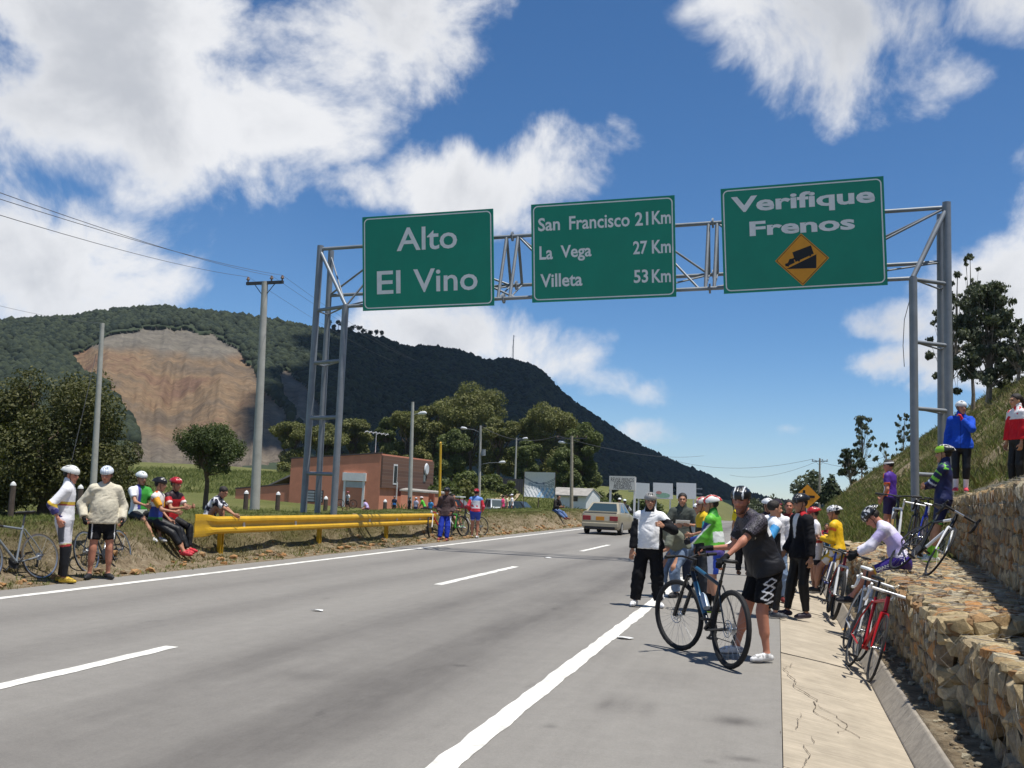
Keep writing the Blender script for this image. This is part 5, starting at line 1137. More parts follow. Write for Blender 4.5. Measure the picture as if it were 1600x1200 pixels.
SKINS = {'tan': 'b4846a', 'mid': 'b6886a', 'dark': '8a5c45', 'red': 'bb8068'}
def person(label, loc, face, pose=None, top=None, bottom=None, shoes=('202022', '202022'), head=None, H=1.72, girth=1., vox=.014, skin='tan', group=None, gloves=None, socks=None, extra=None):
    """a figure facing `face` degrees (0 = +Y, counter-clockwise); pose in body space: x right, y forward, z up, for a 1.75 m figure"""
    p = dict(pelvis=(0, 0, .93), spine=(0, .03, 1), twist=0, bend=.0, head=(0, 0), hl=None, hr=None, el=(-.4, -1, -.2), er=(.4, -1, -.2), fl=(-.11, 0, .085), fr=(.11, .03, .085), kl=(-.15, 1, 0), kr=(.15, 1, 0), tl=8, tr=-8, ftl=0, ftr=0, shrug=0., belly=0., curl=.5, headoff=(0, 0, 0)); p.update(pose or {})
    g = girth; pel = np.array(p['pelvis'], float); sp = unit(p['spine']); fw0 = np.array([0., 1, 0]); rt0 = np.array([1., 0, 0])
    hipL, hipR = pel-rt0*.095, pel+rt0*.095
    Rt = Rz(p['twist']); rt = Rt@rt0; fw = unit(np.cross(sp, rt)*-1); fw = unit(np.cross(sp, rt)); fw = fw if fw[1]*math.cos(R(p['twist'])) >= -1 else fw
    fw = unit(np.cross(sp, rt)) 
    if fw@(Rt@fw0) < 0: fw = -fw
    mid = pel+sp*.24-fw*p['bend']*.5; spine2 = unit(sp+fw*p['bend']*1.3); c7 = mid+spine2*.29
    shL, shR = c7-spine2*(.07-p['shrug'])-rt*.178, c7-spine2*(.07-p['shrug'])+rt*.178
    wl = np.array(p['hl'], float) if p['hl'] is not None else shL+np.array([-.1, .02, -.53]); wr = np.array(p['hr'], float) if p['hr'] is not None else shR+np.array([.1, .02, -.53])
    elL, wl = ik(shL, wl, .285, .25, p['el']); elR, wr = ik(shR, wr, .285, .25, p['er'])
    anL, anR = np.array(p['fl'], float), np.array(p['fr'], float); knL, anL = ik(hipL, anL, .44, .41, p['kl']); knR, anR = ik(hipR, anR, .44, .41, p['kr'])
    hy, hp = p['head']; hd = Rt@Rz(hy)@np.array([0, math.cos(R(hp)), math.sin(R(hp))]); hr_ = unit(np.cross(hd, [0, 0, 1])) if abs(hd[2]) < .97 else rt; hu = np.cross(hr_, hd); HM = np.stack([hr_, hd, hu])
    hc = c7+unit(spine2*.6+np.array([0, 0, .55]))*.165+hd*.025+np.array(p['headoff'], float)
    def hl_(x, y, z): return hc+HM.T@np.array([x, y, z], float)
    C = lambda a, b, r1, r2, **k: ('cone', np.asarray(a, float), np.asarray(b, float), r1, r2, k)
    E = lambda a, b, r1, r2, fl, **k: ('econe', np.asarray(a, float), np.asarray(b, float), r1, r2, rt, fw, fl, k)
    gb = .5+.5*g
    torso = [E(pel-sp*.02, pel+sp*.10, .15*g, .145*g, .70), E(pel+sp*.08, mid, .142*g, .142*g, .68), E(mid, c7-spine2*.14, .142*gb*1.02, .162*gb, .62), C(shL+rt*.03, shR-rt*.03, .062*gb, .062*gb), E(c7-spine2*.14, c7-spine2*.03, .16*gb, .085*gb, .6)]
    if p['belly']: torso.append(('ell', pel+sp*.16+fw*.035*p['belly'], np.stack([rt, fw, sp]), np.array([.15, .115, .19])*(1+.10*p['belly']), {'k': .09}))
    hips = [C(hipL, hipR, .098*g, .098*g), E(pel-sp*.02, pel+sp*.08, .15*g, .14*g, .72)]
    thL, thR = C(hipL, knL, .088*g, .056*gb), C(hipR, knR, .088*g, .056*gb)
    shnL = [C(knL, anL, .054*gb, .037), C(knL+(anL-knL)*.12, knL+(anL-knL)*.5, .056*gb, .05*gb)]; shnR = [C(knR, anR, .054*gb, .037), C(knR+(anR-knR)*.12, knR+(anR-knR)*.5, .056*gb, .05*gb)]
    uaL, uaR = C(shL, elL, .05*gb, .041*gb), C(shR, elR, .05*gb, .041*gb); faL, faR = C(elL, wl, .041*gb, .027), C(elR, wr, .041*gb, .027)
    neck = C(c7-spine2*.03, hl_(0, -.015, -.05), .056*gb, .052)
    headp = [('ell', hl_(0, -.012, .03), HM, np.array([.074, .096, .092]), {}), ('ell', hl_(0, .018, -.035), HM, np.array([.062, .076, .084]), {}), C(hl_(0, .06, -.095), hl_(0, .068, -.1), .03, .026)]
    fine = [C(hl_(0, .084, .02), hl_(0, .106, -.022), .009, .0155, k=.012), ('ell', hl_(.076, -.008, -.008), HM, np.array([.011, .021, .031]), {'k': .008}), ('ell', hl_(-.076, -.008, -.008), HM, np.array([.011, .021, .031]), {'k': .008}), C(hl_(-.03, .083, .03), hl_(.03, .083, .03), .014, .014, k=.015), C(hl_(-.02, .088, -.056), hl_(.02, .088, -.056), .009, .009, k=.01), C(hl_(-.026, .08, -.03), hl_(.026, .08, -.03), .018, .018, k=.02)]
    sock = [('ell', hl_(.031, .098, .012), HM, np.array([.018, .014, .010]), {}), ('ell', hl_(-.031, .098, .012), HM, np.array([.018, .014, .010]), {})]
    def foot(an, yaw, pit):
        f = Rz(yaw)@np.array([0, math.cos(R(pit)), math.sin(R(pit))]); r = unit(np.cross(f, [0, 0, 1])); u = np.cross(r, f); heel = an-f*.045-u*.035; toe = an+f*.165-u*.048; ball = an+f*.1-u*.042
        return [C(heel, ball, .031, .035), C(ball, toe, .035, .021), C(ball+r*.010, toe+r*.004-f*.03, .032, .025), C(an-u*.01, an+f*.06-u*.032, .036, .03)], (an-u*.083, -u), u, f
    ftL, cutL, uL, fL = foot(anL, p['tl'], p['ftl']); ftR, cutR, uR, fR = foot(anR, p['tr'], p['ftr'])
    sc = H/1.75
    root = empty('person', loc, R(face), label, 'person', group)
    def put(name, V, Q, cols, mat, parent=root): return link_mesh(name, np_mesh(name, V*sc, Q, cols, True), mat, parent)
    # ---- body: one surface, with finer sampling of the head and hands
    skc = col(SKINS.get(skin, skin))
    bp = torso+hips+[thL, thR]+shnL+shnR+[uaL, uaR, faL, faR, neck]+ftL+ftR
    V, Q = sdf_mesh(bp, max(vox, .013), .03, -.006)
    hv = min(.0065, vox*.5) if vox < .02 else .011
    Vh, Qh = sdf_mesh(headp+fine+[C(hl_(0, -.015, -.05), hl_(0, -.02, -.12), .052, .052)], hv, .022, 0, subs=sock, sm=1)
    q = (Vh-hc)@HM.T; ch = np.tile(skc, (len(Vh), 1)); fd = q[:, 1] > .055
    eye = fd & (((np.abs(q[:, 0])-.031)/.015)**2+((q[:, 2]-.011)/.0075)**2 < 1); ch[eye] = (.03, .022, .02)
    brow = fd & (((np.abs(q[:, 0])-.032)/.021)**2+((q[:, 2]-.034)/.006)**2 < 1); ch[brow] = skc*.25
    lip = fd & ((q[:, 0]/.024)**2+((q[:, 2]+.057)/.0075)**2 < 1); ch[lip] = skc*np.array([.75, .5, .5]); chk = np.clip(1-((np.abs(q[:, 0])-.04)**2+(q[:, 2]+.02)**2)/.0006, 0, 1); ch = ch*(1-chk[:, None]*np.array([-.05, .1, .1]))
    if head and head.get('beard'): bb = (q[:, 2] < -.045) & (q[:, 1] > -.02) & ~lip; ch[bb] = ch[bb]*.55
    Vs, Qs, Cs = [V, Vh], [Q, Qh+len(V)], [np.tile(skc, (len(V), 1)), ch]; off = len(V)+len(Vh)
    HANDS = []
    for sgn, w_, e_ in ((-1, wl, elL), (1, wr, elR)):
        d = unit(w_-e_); hd2 = p.get('hdl' if sgn < 0 else 'hdr'); d = unit(d if hd2 is None else hd2); pn = p.get('pnl' if sgn < 0 else 'pnr'); pn = np.array(pn, float) if pn is not None else -sgn*rt; pn = unit(pn-d*(pn@d)); sd = np.cross(d, pn)*sgn*-1
        # palm normal pn, fingers along d, thumb on side `th`
        th = unit(np.cross(pn, d))*(-sgn); th = th if (p.get('thl' if sgn < 0 else 'thr') is None) else unit(p['thl' if sgn < 0 else 'thr']); cu = p.get('curll' if sgn < 0 else 'curlr', p['curl'])
        hp_ = [C(w_-d*.03, w_+d*.02, .027, .024), C(w_+d*.02+th*.022, w_+d*.085+th*.028, .016, .014), C(w_+d*.02, w_+d*.09, .017, .014), C(w_+d*.02-th*.022, w_+d*.082-th*.026, .016, .013)]
        fg = []
        for i, (o_, L) in enumerate(((.03, .072), (.010, .08), (-.010, .074), (-.029, .058))):
            b0 = w_+d*.085+th*o_; a1 = cu*1.1; d1 = d*math.cos(a1)+pn*math.sin(a1); b1 = b0+d1*L*.5; a2 = cu*2.6; d2 = d*math.cos(a2)+pn*math.sin(a2); b2 = b1+d2*L*.5; fg += [C(b0-d*.01, b1, .0098, .0092, k=.006), C(b1, b2, .0092, .0075, k=.006)]
        t0 = w_+d*.03+th*.024; t1 = t0+unit(th*.8+d*.7+pn*.35)*.042; t2 = t1+unit(d*.9+th*.15+pn*(.3+.5*cu))*.034; fg += [C(t0, t1, .014, .011, k=.01), C(t1, t2, .0105, .0085, k=.006)]
        HANDS.append((hp_, fg)); vx = .0058 if vox < .016 else (.009 if vox < .02 else .013)
        vh, qh = sdf_mesh(hp_+fg, vx, .012, 0, sm=1); Vs.append(vh); Qs.append(qh+off); off += len(vh); Cs.append(np.tile(skc*.95, (len(vh), 1)))
    put('body', np.concatenate(Vs), np.concatenate(Qs), np.concatenate(Cs), M_SKIN)
    if gloves:
        for hp_, fg in HANDS:
            vh, qh = sdf_mesh(hp_+fg[0::2], .0075 if vox < .02 else .013, .012, .0035, sm=1); put('glove', vh, qh, np.tile(col(gloves), (len(vh), 1)), M_CLOTH)
    # ---- clothes
    ctx = dict(pel=pel, sp=sp, fw=fw, rt=rt, c7=c7, spine2=spine2, mid=mid, shL=shL, shR=shR, elL=elL, elR=elR, wl=wl, wr=wr, hipL=hipL, hipR=hipR, knL=knL, knR=knR, anL=anL, anR=anR, hc=hc, HM=HM, root=root, sc=sc)
    def tval(V, a, b): ba = b-a; return ((V-a)@ba)/(ba@ba)
    def segdist(V, a, b): t = np.clip(tval(V, a, b), 0, 1); return np.linalg.norm(V-a-t[:, None]*(b-a), axis=1)
    ctx['tval'] = tval; ctx['segdist'] = segdist
    if top:
        inf = top.get('inf', .011); sl = top.get('sleeve', .55); pr = list(torso)+list(hips); vx = top.get('vox', vox)
        for sh_, e_, w_, ua in ((shL, elL, wl, uaL), (shR, elR, wr, uaR)):
            if sl <= 1: end = sh_+(e_-sh_)*sl; pr.append(C(sh_, e_, .052*gb, .043*gb, inf=top.get('sinf', .004), cut=[(end, unit(e_-sh_))]))
            else: end = e_+(w_-e_)*(sl-1); pr += [C(sh_, e_, .052*gb, .044*gb, inf=top.get('sinf', .004)), C(e_, w_, .044*gb, .032, inf=top.get('sinf', .004), cut=[(end, unit(w_-e_))])]
        hem = top.get('hem', .0); cuts = [(pel+sp*(-hem), -sp)]
        if hem > .02: pr += [C(hipL-sp*hem*1.3, hipR-sp*hem*1.3, .1*g, .1*g, inf=.012), E(pel-sp*(hem+.05), pel, .16*g, .16*g, .78, inf=.012), C(hipL, knL, .095*g, .06, inf=.014, cut=[(hipL+(knL-hipL)*.4, unit(knL-hipL))]), C(hipR, knR, .095*g, .06, inf=.014, cut=[(hipR+(knR-hipR)*.4, unit(knR-hipR))])]
        if top.get('collar'): pr.append(C(c7-spine2*.05, hl_(0, -.02, -.085), .062*gb, .06))
        V, Q = sdf_mesh(pr, vx, .035, inf, cuts)
        V = crease(V, Q, .017 if top.get('loose') else .009, len(label))
        base = np.tile(col(top['c']), (len(V), 1)); loc_ = dict(x=(V-pel)@rt, y=(V-pel)@fw, z=(V-pel)@sp, V=V); loc_['dL'] = segdist(V, shL+(elL-shL)*.25, elL); loc_['dR'] = segdist(V, shR+(elR-shR)*.25, elR); loc_['fL'] = segdist(V, elL, wl); loc_['fR'] = segdist(V, elR, wr)
        loc_['arm'] = (np.minimum(np.minimum(loc_['dL'], loc_['fL']), np.minimum(loc_['dR'], loc_['fR'])) < .075) & (np.abs(loc_['x']) > .10); loc_['tL'] = tval(V, shL, elL); loc_['tR'] = tval(V, shR, elR)
        if top.get('paint'): top['paint'](base, loc_, ctx)
        put(top.get('name', 'jersey'), V, Q, base, M_CLOTH if top.get('loose') else M_LYCRA)
    if bottom:
        inf = bottom.get('inf', .009); ln = bottom.get('len', .7); pr = list(hips); lo_ = bottom.get('loose', 0.)
        for h_, k_, a_ in ((hipL, knL, anL), (hipR, knR, anR)):
            if ln <= 1: end = h_+(k_-h_)*ln; pr.append(C(h_, k_, .09*g, .057*gb+lo_*.8, cut=[(end, unit(k_-h_))]))
            else: end = k_+(a_-k_)*(ln-1); pr += [C(h_, k_, .09*g, .057*gb+lo_), C(k_, a_, .055*gb+lo_, .04+lo_, cut=[(end, unit(a_-k_))]), C(k_+(a_-k_)*.1, k_+(a_-k_)*.5, .056*gb+lo_, .05*gb+lo_)]
        V, Q = sdf_mesh(pr, bottom.get('vox', vox), .03, inf, [(pel+sp*bottom.get('waist', .11), sp)])
        V = crease(V, Q, .02 if lo_ else .007, len(label)+3); base = np.tile(col(bottom['c']), (len(V), 1)); loc_ = dict(x=V[:, 0]-pel[0], y=V[:, 1]-pel[1], z=V[:, 2]-pel[2], V=V); loc_['tL'] = tval(V, hipL, knL); loc_['tR'] = tval(V, hipR, knR); loc_['sL'] = tval(V, knL, anL); loc_['sR'] = tval(V, knR, anR); loc_['left'] = segdist(V, hipL, knL)+segdist(V, knL, anL) < segdist(V, hipR, knR)+segdist(V, knR, anR)
        if bottom.get('paint'): bottom['paint'](base, loc_, ctx)
        put(bottom.get('name', 'shorts' if ln <= 1.2 else 'trousers'), V, Q, base, M_CLOTH if (lo_ or bottom.get('cloth')) else M_LYCRA)
    if socks:
        for kn, an in ((knL, anL), (knR, anR)):
            f0 = socks[1]; V, Q = sdf_mesh([C(kn+(an-kn)*max(.02, socks[1]-.1), an, .052*gb, .039, cut=[(kn+(an-kn)*f0, -unit(an-kn))])], max(vox*.8, .011), .01, .004); put('sock', V, Q, np.tile(col(socks[0]), (len(V), 1)), M_CLOTH)
    if shoes:
        for fp, ct, u_ in ((ftL, cutL, uL), (ftR, cutR, uR)):
            V, Q = sdf_mesh(fp, max(.008, vox*.7), .018, .004, [ct]); hgt_ = (V-ct[0])@u_; cc = np.where((hgt_ < .022)[:, None], col(shoes[1]), col(shoes[0])); cc = np.where(((hgt_ > .05) & (vnoise(V, 3, 2, 55.) > .56))[:, None], cc*.45, cc); put('shoe', V, Q, cc, M_SHOE)
    if head: headgear(head, root, hl_, HM, hc, vox, sc, put, C)
    if extra: extra(ctx)
    return root, ctx
def headgear(hd, root, hl_, HM, hc, vox, sc, put, C):
    t = hd.get('type', 'helmet'); vx = .0075 if vox < .016 else (.011 if vox < .02 else .015)
    if t == 'helmet':
        pr = [('ell', hl_(0, -.018, .052), HM, np.array([.098, .138, .098]), {}), C(hl_(0, -.12, .05), hl_(0, -.15, .035), .06, .04)]
        subs = []
        if vox < .02:
            for x_ in (-.062, -.031, 0, .031, .062):
                s_ = 1-abs(x_)*5; subs.append(C(hl_(x_*.95, .105*s_+.0, .10), hl_(x_*1.0, .03, .158-abs(x_)*.45), .0095, .0095)); subs.append(C(hl_(x_*1.0, -.01, .158-abs(x_)*.45), hl_(x_*.95, -.12*s_-.03, .105), .0095, .0095))
        nrm = HM.T@unit([0, -.14, -1]); V, Q = sdf_mesh(pr, vx, .02, 0, [(hl_(0, .0, .028), nrm)], subs, 1)
        q = (V-hc)@HM.T; base = np.tile(col(hd.get('c', 'dddddd')), (len(V), 1))
        if hd.get('paint'): hd['paint'](base, q)
        e = sd_ell(V, hl_(0, -.018, .052), HM, np.array([.098, .138, .098])); base[(e < -.006) & (q[:, 1] > -.13)] = col(hd.get('vent', '101012')); base[q[:, 2] < .034+.14*(-q[:, 1])*.0] *= .8
        put('helmet', V, Q, base, M_HELM)
        if vox < .02:
            mb = MB()
            for s in (-1, 1):
                mb.tube([Vector(hl_(s*.088, .03, .045)*sc), Vector(hl_(s*.078, .022, -.03)*sc), Vector(hl_(s*.05, .045, -.118)*sc), Vector(hl_(0, .055, -.132)*sc)], .0045, 5); mb.tube([Vector(hl_(s*.09, -.06, .035)*sc), Vector(hl_(s*.08, .0, -.03)*sc)], .004, 5)
            mb.build('chin_strap', M_STRAP, root)
        if hd.get('visor'):
            V, Q = sdf_mesh([('ell', hl_(0, .10, .05), HM, np.array([.075, .08, .02]), {})], vx, .01, 0, [], [('ell', hl_(0, .04, .03), HM, np.array([.09, .1, .06]), {})], 1); put('visor', V, Q, np.tile(col(hd['visor']), (len(V), 1)), M_HELM)
        if hd.get('hair', True):
            V, Q = sdf_mesh([('ell', hl_(0, -.03, .015), HM, np.array([.08, .092, .075]), {})], vx, .01, 0, [(hl_(0, -.005, 0), HM.T@unit([0, 1, -.25])), (hl_(0, 0, -.06), np.array(HM.T@np.array([0, 0, -1.])))]); put('hair', V, Q, None, M_HAIR)
    elif t in ('hair', 'long', 'cap', 'band'):
        V, Q = sdf_mesh([('ell', hl_(0, -.02, .045), HM, np.array([.085, .102, .09]), {})]+([C(hl_(0, -.1, .03), hl_(0, -.15, -.04), .045, .04), C(hl_(0, -.15, -.03), hl_(0, -.16, -.14), .04, .02)] if t == 'long' else []), vx, .02, .003, [(hl_(0, .045, .055), HM.T@unit([0, 1, -.75]))]); put('hair', V, Q, None, M_HAIR)
        if t == 'cap':
            V, Q = sdf_mesh([('ell', hl_(0, -.015, .055), HM, np.array([.092, .11, .085]), {})], vx, .01, 0, [(hl_(0, 0, .045), HM.T@unit([0, -.1, -1]))]); put('cap', V, Q, np.tile(col(hd['c']), (len(V), 1)), M_CLOTH)
            V, Q = sdf_mesh([('ell', hl_(0, .105, .05), HM, np.array([.07, .075, .012]), {})], vx*.8, .01, 0, [(hl_(0, .06, 0), HM.T@np.array([0, -1., 0]))]); put('cap_brim', V, Q, np.tile(col(hd.get('brim', hd['c'])), (len(V), 1)), M_CLOTH)
            if hd.get('text'):
                q = lambda u, v: Vector(hl_(u, .094-.5*u*u*9-.55*max(0, v-.06), v)*sc); lettering(hd['text'], -.036, .036, .062, .088, MATS['white_paint'], root, q, .03)
        if t == 'band':
            V, Q = sdf_mesh([('ell', hl_(0, -.015, .045), HM, np.array([.086, .106, .092]), {})], vx, .01, .004, [(hl_(0, 0, .085), HM.T@np.array([0, 0, 1.])), (hl_(0, 0, .04), HM.T@np.array([0, 0, -1.]))]); put('headband', V, Q, np.tile(col(hd['c']), (len(V), 1)), M_CLOTH)
# ================================================================== bicycles
M_TYRE = material('tyre_rubber', (.014, .014, .015), .8, var=.2, vscale=30); M_ALU = material('aluminium', (.55, .56, .57), .3, .9, var=.08); M_DALU = material('dark_alloy', (.06, .062, .065), .4, .6, var=.1); M_SPOKE = material('spoke_steel', (.35, .36, .37), .35, .9, var=0); M_PLAST = material('black_plastic', (.016, .016, .018), .5, var=.1)
def paintm(hexc, rough=.28): return material('bike_paint_'+hexc, srgb(hexc), rough, .1, var=.05, spec=.6)
_BM = {}
def wheel_meshes(Rw, tyre, knob, rimdepth, nsp):
    k = (Rw, tyre, knob, rimdepth, nsp)
    if k in _BM: return _BM[k]
    t = MB(); t.smooth = True; nu, nv = 64, 8; rt_ = tyre; Rc = Rw-rt_
    for i in range(nu):
        a = 2*math.pi*i/nu
        for j in range(nv):
            b = 2*math.pi*j/nv; kk = 1+(.12 if knob and i % 2 and math.cos(b) > .3 else 0); r = Rc+rt_*math.cos(b)*kk; t.v.append((rt_*math.sin(b), r*math.cos(a), r*math.sin(a)))
    for i in range(nu):
        for j in range(nv): t.f.append((i*nv+j, i*nv+(j+1) % nv, ((i+1) % nu)*nv+(j+1) % nv, ((i+1) % nu)*nv+j))
    rm = MB(); rm.smooth = True; pr = [(.010, Rc-rt_*.5), (.011, Rc-rimdepth*.4), (.004, Rc-rimdepth), (-.004, Rc-rimdepth), (-.011, Rc-rimdepth*.4), (-.010, Rc-rt_*.5)]
    for i in range(nu):
        a = 2*math.pi*i/nu
        for x, r in pr: rm.v.append((x, r*math.cos(a), r*math.sin(a)))
    m = len(pr)
    for i in range(nu):
        for j in range(m): rm.f.append((i*m+j, i*m+(j+1) % m, ((i+1) % nu)*m+(j+1) % m, ((i+1) % nu)*m+j))
    sp = MB()
    for i in range(nsp):
        a = 2*math.pi*i/nsp; s = 1 if i % 2 else -1; ah = a+(.55 if (i//2) % 2 else -.55); sp.tube([(s*.028, .022*math.cos(ah), .022*math.sin(ah)), (s*.003, (Rc-rimdepth)*math.cos(a), (Rc-rimdepth)*math.sin(a))], .0012, 3, cap=False)
    sp.tube([(-.05, 0, 0), (-.03, 0, 0), (-.028, 0, 0), (-.02, 0, 0), (.02, 0, 0), (.028, 0, 0), (.03, 0, 0), (.05, 0, 0)], [.008, .01, .026, .013, .013, .026, .01, .008], 12)
    _BM[k] = (t.mesh('tyre'), rm.mesh('rim'), sp.mesh('wheel'))
    return _BM[k]
def bicycle(label, loc, heading, lean=0., style='road', frame='222222', accent=None, bar_tape='181818', saddle='141414', steer=0., rim='dark', tyre_wall=None, disc=False, bottle=None, group=None, fork=None, pitch=0., size=1.):
    mtb = style == 'mtb'; Rw = .366 if mtb else .34; ty = .026 if mtb else .0125; wb = 1.1 if mtb else .985
    root = empty('bicycle', loc, R(heading), label, 'bicycle', group); root.rotation_euler = (R(pitch), R(lean), R(heading)); root.scale = (size,)*3
    fm = paintm(frame); am = paintm(accent or frame); fkm = paintm(fork) if fork else fm
    tm, rm, sm_ = wheel_meshes(Rw, ty, mtb, .02 if mtb else .026, 32 if mtb else 24); rmat = {'dark': M_DALU, 'alu': M_ALU}[rim]; tmat = M_TYRE if not tyre_wall else paintm(tyre_wall, .8)
    def mk(nm, me, mat, parent, M):
        o = bpy.data.objects.new(nm, me); COL.objects.link(o); o.parent = parent
        if len(me.materials) == 0: me.materials.append(mat)
        o.material_slots[0].link = 'OBJECT'; o.material_slots[0].material = mat; o.matrix_local = M; return o
    def wheel(nm, M, rear):
        w = mk(nm, sm_, M_SPOKE, root, M); mk('tyre', tm, tmat, w, Matrix.Identity(4)); mk('rim', rm, rmat, w, Matrix.Identity(4))
        if disc:
            mb = MB(); mb.torus((-.035, 0, 0), (1, 0, 0), .08, .004, 28, 4); mb.torus((-.035, 0, 0), (1, 0, 0), .045, .004, 20, 4)
            for k in range(6): a = k*math.pi/3; mb.tube([(-.035, .02*math.cos(a), .02*math.sin(a)), (-.035, .08*math.cos(a+.3), .08*math.sin(a+.3))], .003, 4)
            mb.build('brake_disc', M_ALU, w)
        if rear:
            mb = MB(); mb.smooth = False
            for k, r in enumerate((.056, .05, .044, .038, .032, .028)): mb.tube([(.024+.0045*k, 0, 0), (.026+.0045*k, 0, 0)], r, 20)
            mb.build('cassette', M_ALU, w)
        return w
    wheel('rear_wheel', Matrix.Translation((0, 0, Rw)), True)
    s = Vector((0, -.335, .942)); ax0 = Vector((0, wb-.045, Rw-.016)); crown = ax0+s*(Rw+.06+(.06 if mtb else 0)); htop = crown+s*(.12 if mtb else .15)
    SR = Matrix.Translation(ax0) @ Matrix.Rotation(R(steer), 4, s) @ Matrix.Translation(-ax0)
    wheel('front_wheel', SR @ Matrix.Translation((0, wb, Rw)), False)
    bb = Vector((0, .43, .275 if not mtb else .31)); sc_ = bb+Vector((0, -.165, .47 if mtb else .50)); sd = (sc_-bb).normalized(); sp_ = sc_+sd*(.2 if mtb else .2)
    tr = .019 if mtb else .016; dt = .025 if mtb else .019
    fr = MB(); fr.smooth = True; fr.tube([crown+s*.025, bb], dt, 12); fr.tube([htop-s*.03, sc_-sd*.03], tr, 12); fr.tube([bb, sc_+sd*.02], tr, 12); fr.tube([crown, htop], .022, 12)
    ra = Vector((0, 0, Rw))
    for sx in (-1, 1):
        dx = Vector((sx*.063, 0, 0)); fr.tube([bb+Vector((sx*.03, -.04, 0)), bb+Vector((sx*.045, -.12, .005)), ra+dx], [.012, .011, .009], 8); fr.tube([sc_-sd*.03+Vector((sx*.02, -.02, 0)), ra+Vector((sx*.055, .12, .2)), ra+dx], [.009, .009, .008], 8)
    fr.tube([bb-Vector((.04, 0, 0)), bb+Vector((.04, 0, 0))], .022, 12); fr.build('frame', fm, root)
    if accent:
        ac = MB(); ac.smooth = True; a, b_ = crown+s*.025, bb; ac.tube([a.lerp(b_, .2), a.lerp(b_, .75)], dt+.0015, 12); a, b_ = htop-s*.03, sc_-sd*.03; ac.tube([a.lerp(b_, .12), a.lerp(b_, .5)], tr+.0015, 12); ac.build('frame_decal', am, root)
    fk = MB(); fk.smooth = True
    for sx in (-1, 1):
        fa = Vector((sx*.06, wb, Rw))
        if mtb: top = crown+Vector((sx*.062, .0, -.02)); fk.tube([top, top.lerp(fa, .42)], .016, 10); fk.tube([top.lerp(fa, .4), fa], .021, 10)
        else: fk.tube([crown+Vector((sx*.03, .01, -.02)), crown.lerp(fa, .35)+Vector((sx*.022, .005, 0)), fa], [.014, .0125, .009], 8)
    fk.tube([crown+Vector((-.062 if mtb else -.034, 0, -.02)), crown+Vector((.062 if mtb else .034, 0, -.02))], .019, 10); fo = fk.build('fork', fkm, root); fo.matrix_local = SR
    st = MB(); st.smooth = True; stp = htop+s*.035; stf = stp+Vector((0, .085, .015)); st.tube([htop, htop+s*.05], .02, 10); st.tube([stp, stf], .016, 10); so_ = st.build('stem', M_PLAST, root); so_.matrix_local = SR
    hb = MB(); hb.smooth = True
    if mtb:
        pts = [stf+Vector((x, -.012*abs(x)/.3-(.03 if abs(x) > .3 else 0)*.5, .03*min(1, abs(x)/.12))) for x in (-.35, -.22, -.1, 0, .1, .22, .35)]; hb.tube(pts, .0125, 10); h = hb.build('handlebar', M_PLAST, root); h.matrix_local = SR
        for sx in (-1, 1):
            mb = MB(); mb.smooth = True; p0 = pts[0 if sx < 0 else -1]; p1 = p0+Vector((-sx*.12, 0.006, .0)); mb.tube([p0, p1], .0175, 10); mb.build('grip', paintm(bar_tape, .8), h)
            mb = MB(); mb.smooth = True; q = p1+Vector((-sx*.02, .0, 0)); mb.tube([q, q+Vector((0, .05, -.015)), q+Vector((sx*.1, .06, -.025))], [.014, .009, .006], 6); mb.build('brake_lever', M_PLAST, h)
    else:
        hb.tube([stf+Vector((-.06, 0, 0)), stf+Vector((.06, 0, 0))], .0145, 10); h = hb.build('handlebar', M_ALU, root); h.matrix_local = SR
        for sx in (-1, 1):
            c = stf; path = [c+Vector((sx*.06, 0, 0)), c+Vector((sx*.19, 0, 0)), c+Vector((sx*.21, .025, -.002)), c+Vector((sx*.21, .075, -.012)), c+Vector((sx*.21, .092, -.05)), c+Vector((sx*.212, .075, -.105)), c+Vector((sx*.214, .03, -.13)), c+Vector((sx*.216, -.03, -.135))]
            mb = MB(); mb.smooth = True; mb.tube(path, .0155, 10); mb.build('bar_tape', paintm(bar_tape, .7), h)
            q = c+Vector((sx*.21, .085, -.01)); mb = MB(); mb.smooth = True; mb.tube([q, q+Vector((0, .045, .025)), q+Vector((0, .07, .05))], [.017, .017, .012], 8); mb.tube([q+Vector((0, .05, .02)), q+Vector((0, .065, -.03)), q+Vector((sx*.004, .045, -.085))], [.007, .006, .005], 6); mb.build('brake_hood', paintm(bar_tape, .7) if bar_tape[0] in 'ef' else M_PLAST, h)
    po = MB(); po.smooth = True; po.tube([sc_, sp_], .0135, 10); po.build('seatpost', M_DALU, root)
    V, Q = sdf_mesh([('cone', np.array([0, -.13, 0.]), np.array([0, -.02, .0]), .06, .04, {}), ('cone', np.array([-.045, -.13, 0.]), np.array([.045, -.13, 0.]), .03, .03, {}), ('cone', np.array([0, -.02, 0.]), np.array([0, .14, -.008]), .03, .019, {})], .011, .03, 0, [(np.array([0, 0, -.02]), np.array([0, 0, -1.])), (np.array([0, 0, .016]), np.array([0, 0, 1.]))])
    link_mesh('saddle', np_mesh('saddle', V+np.array(sp_)+np.array([0, .02, .03]), Q), paintm(saddle, .6), root)
    ck = MB(); ck.smooth = True; A = R(-38)
    ck.tube([bb+Vector((.045, 0, 0)), bb+Vector((.05, 0, 0))], .095 if not mtb else .075, 28); ca = Vector((0, math.cos(A), math.sin(A)))*.172; ck.tube([bb+Vector((.06, 0, 0)), bb+Vector((.066, 0, 0))+ca], [.014, .011], 8); ck.tube([bb-Vector((.05, 0, 0)), bb-Vector((.06, 0, 0))-ca], [.014, .011], 8); co = ck.build('crankset', M_DALU, root)
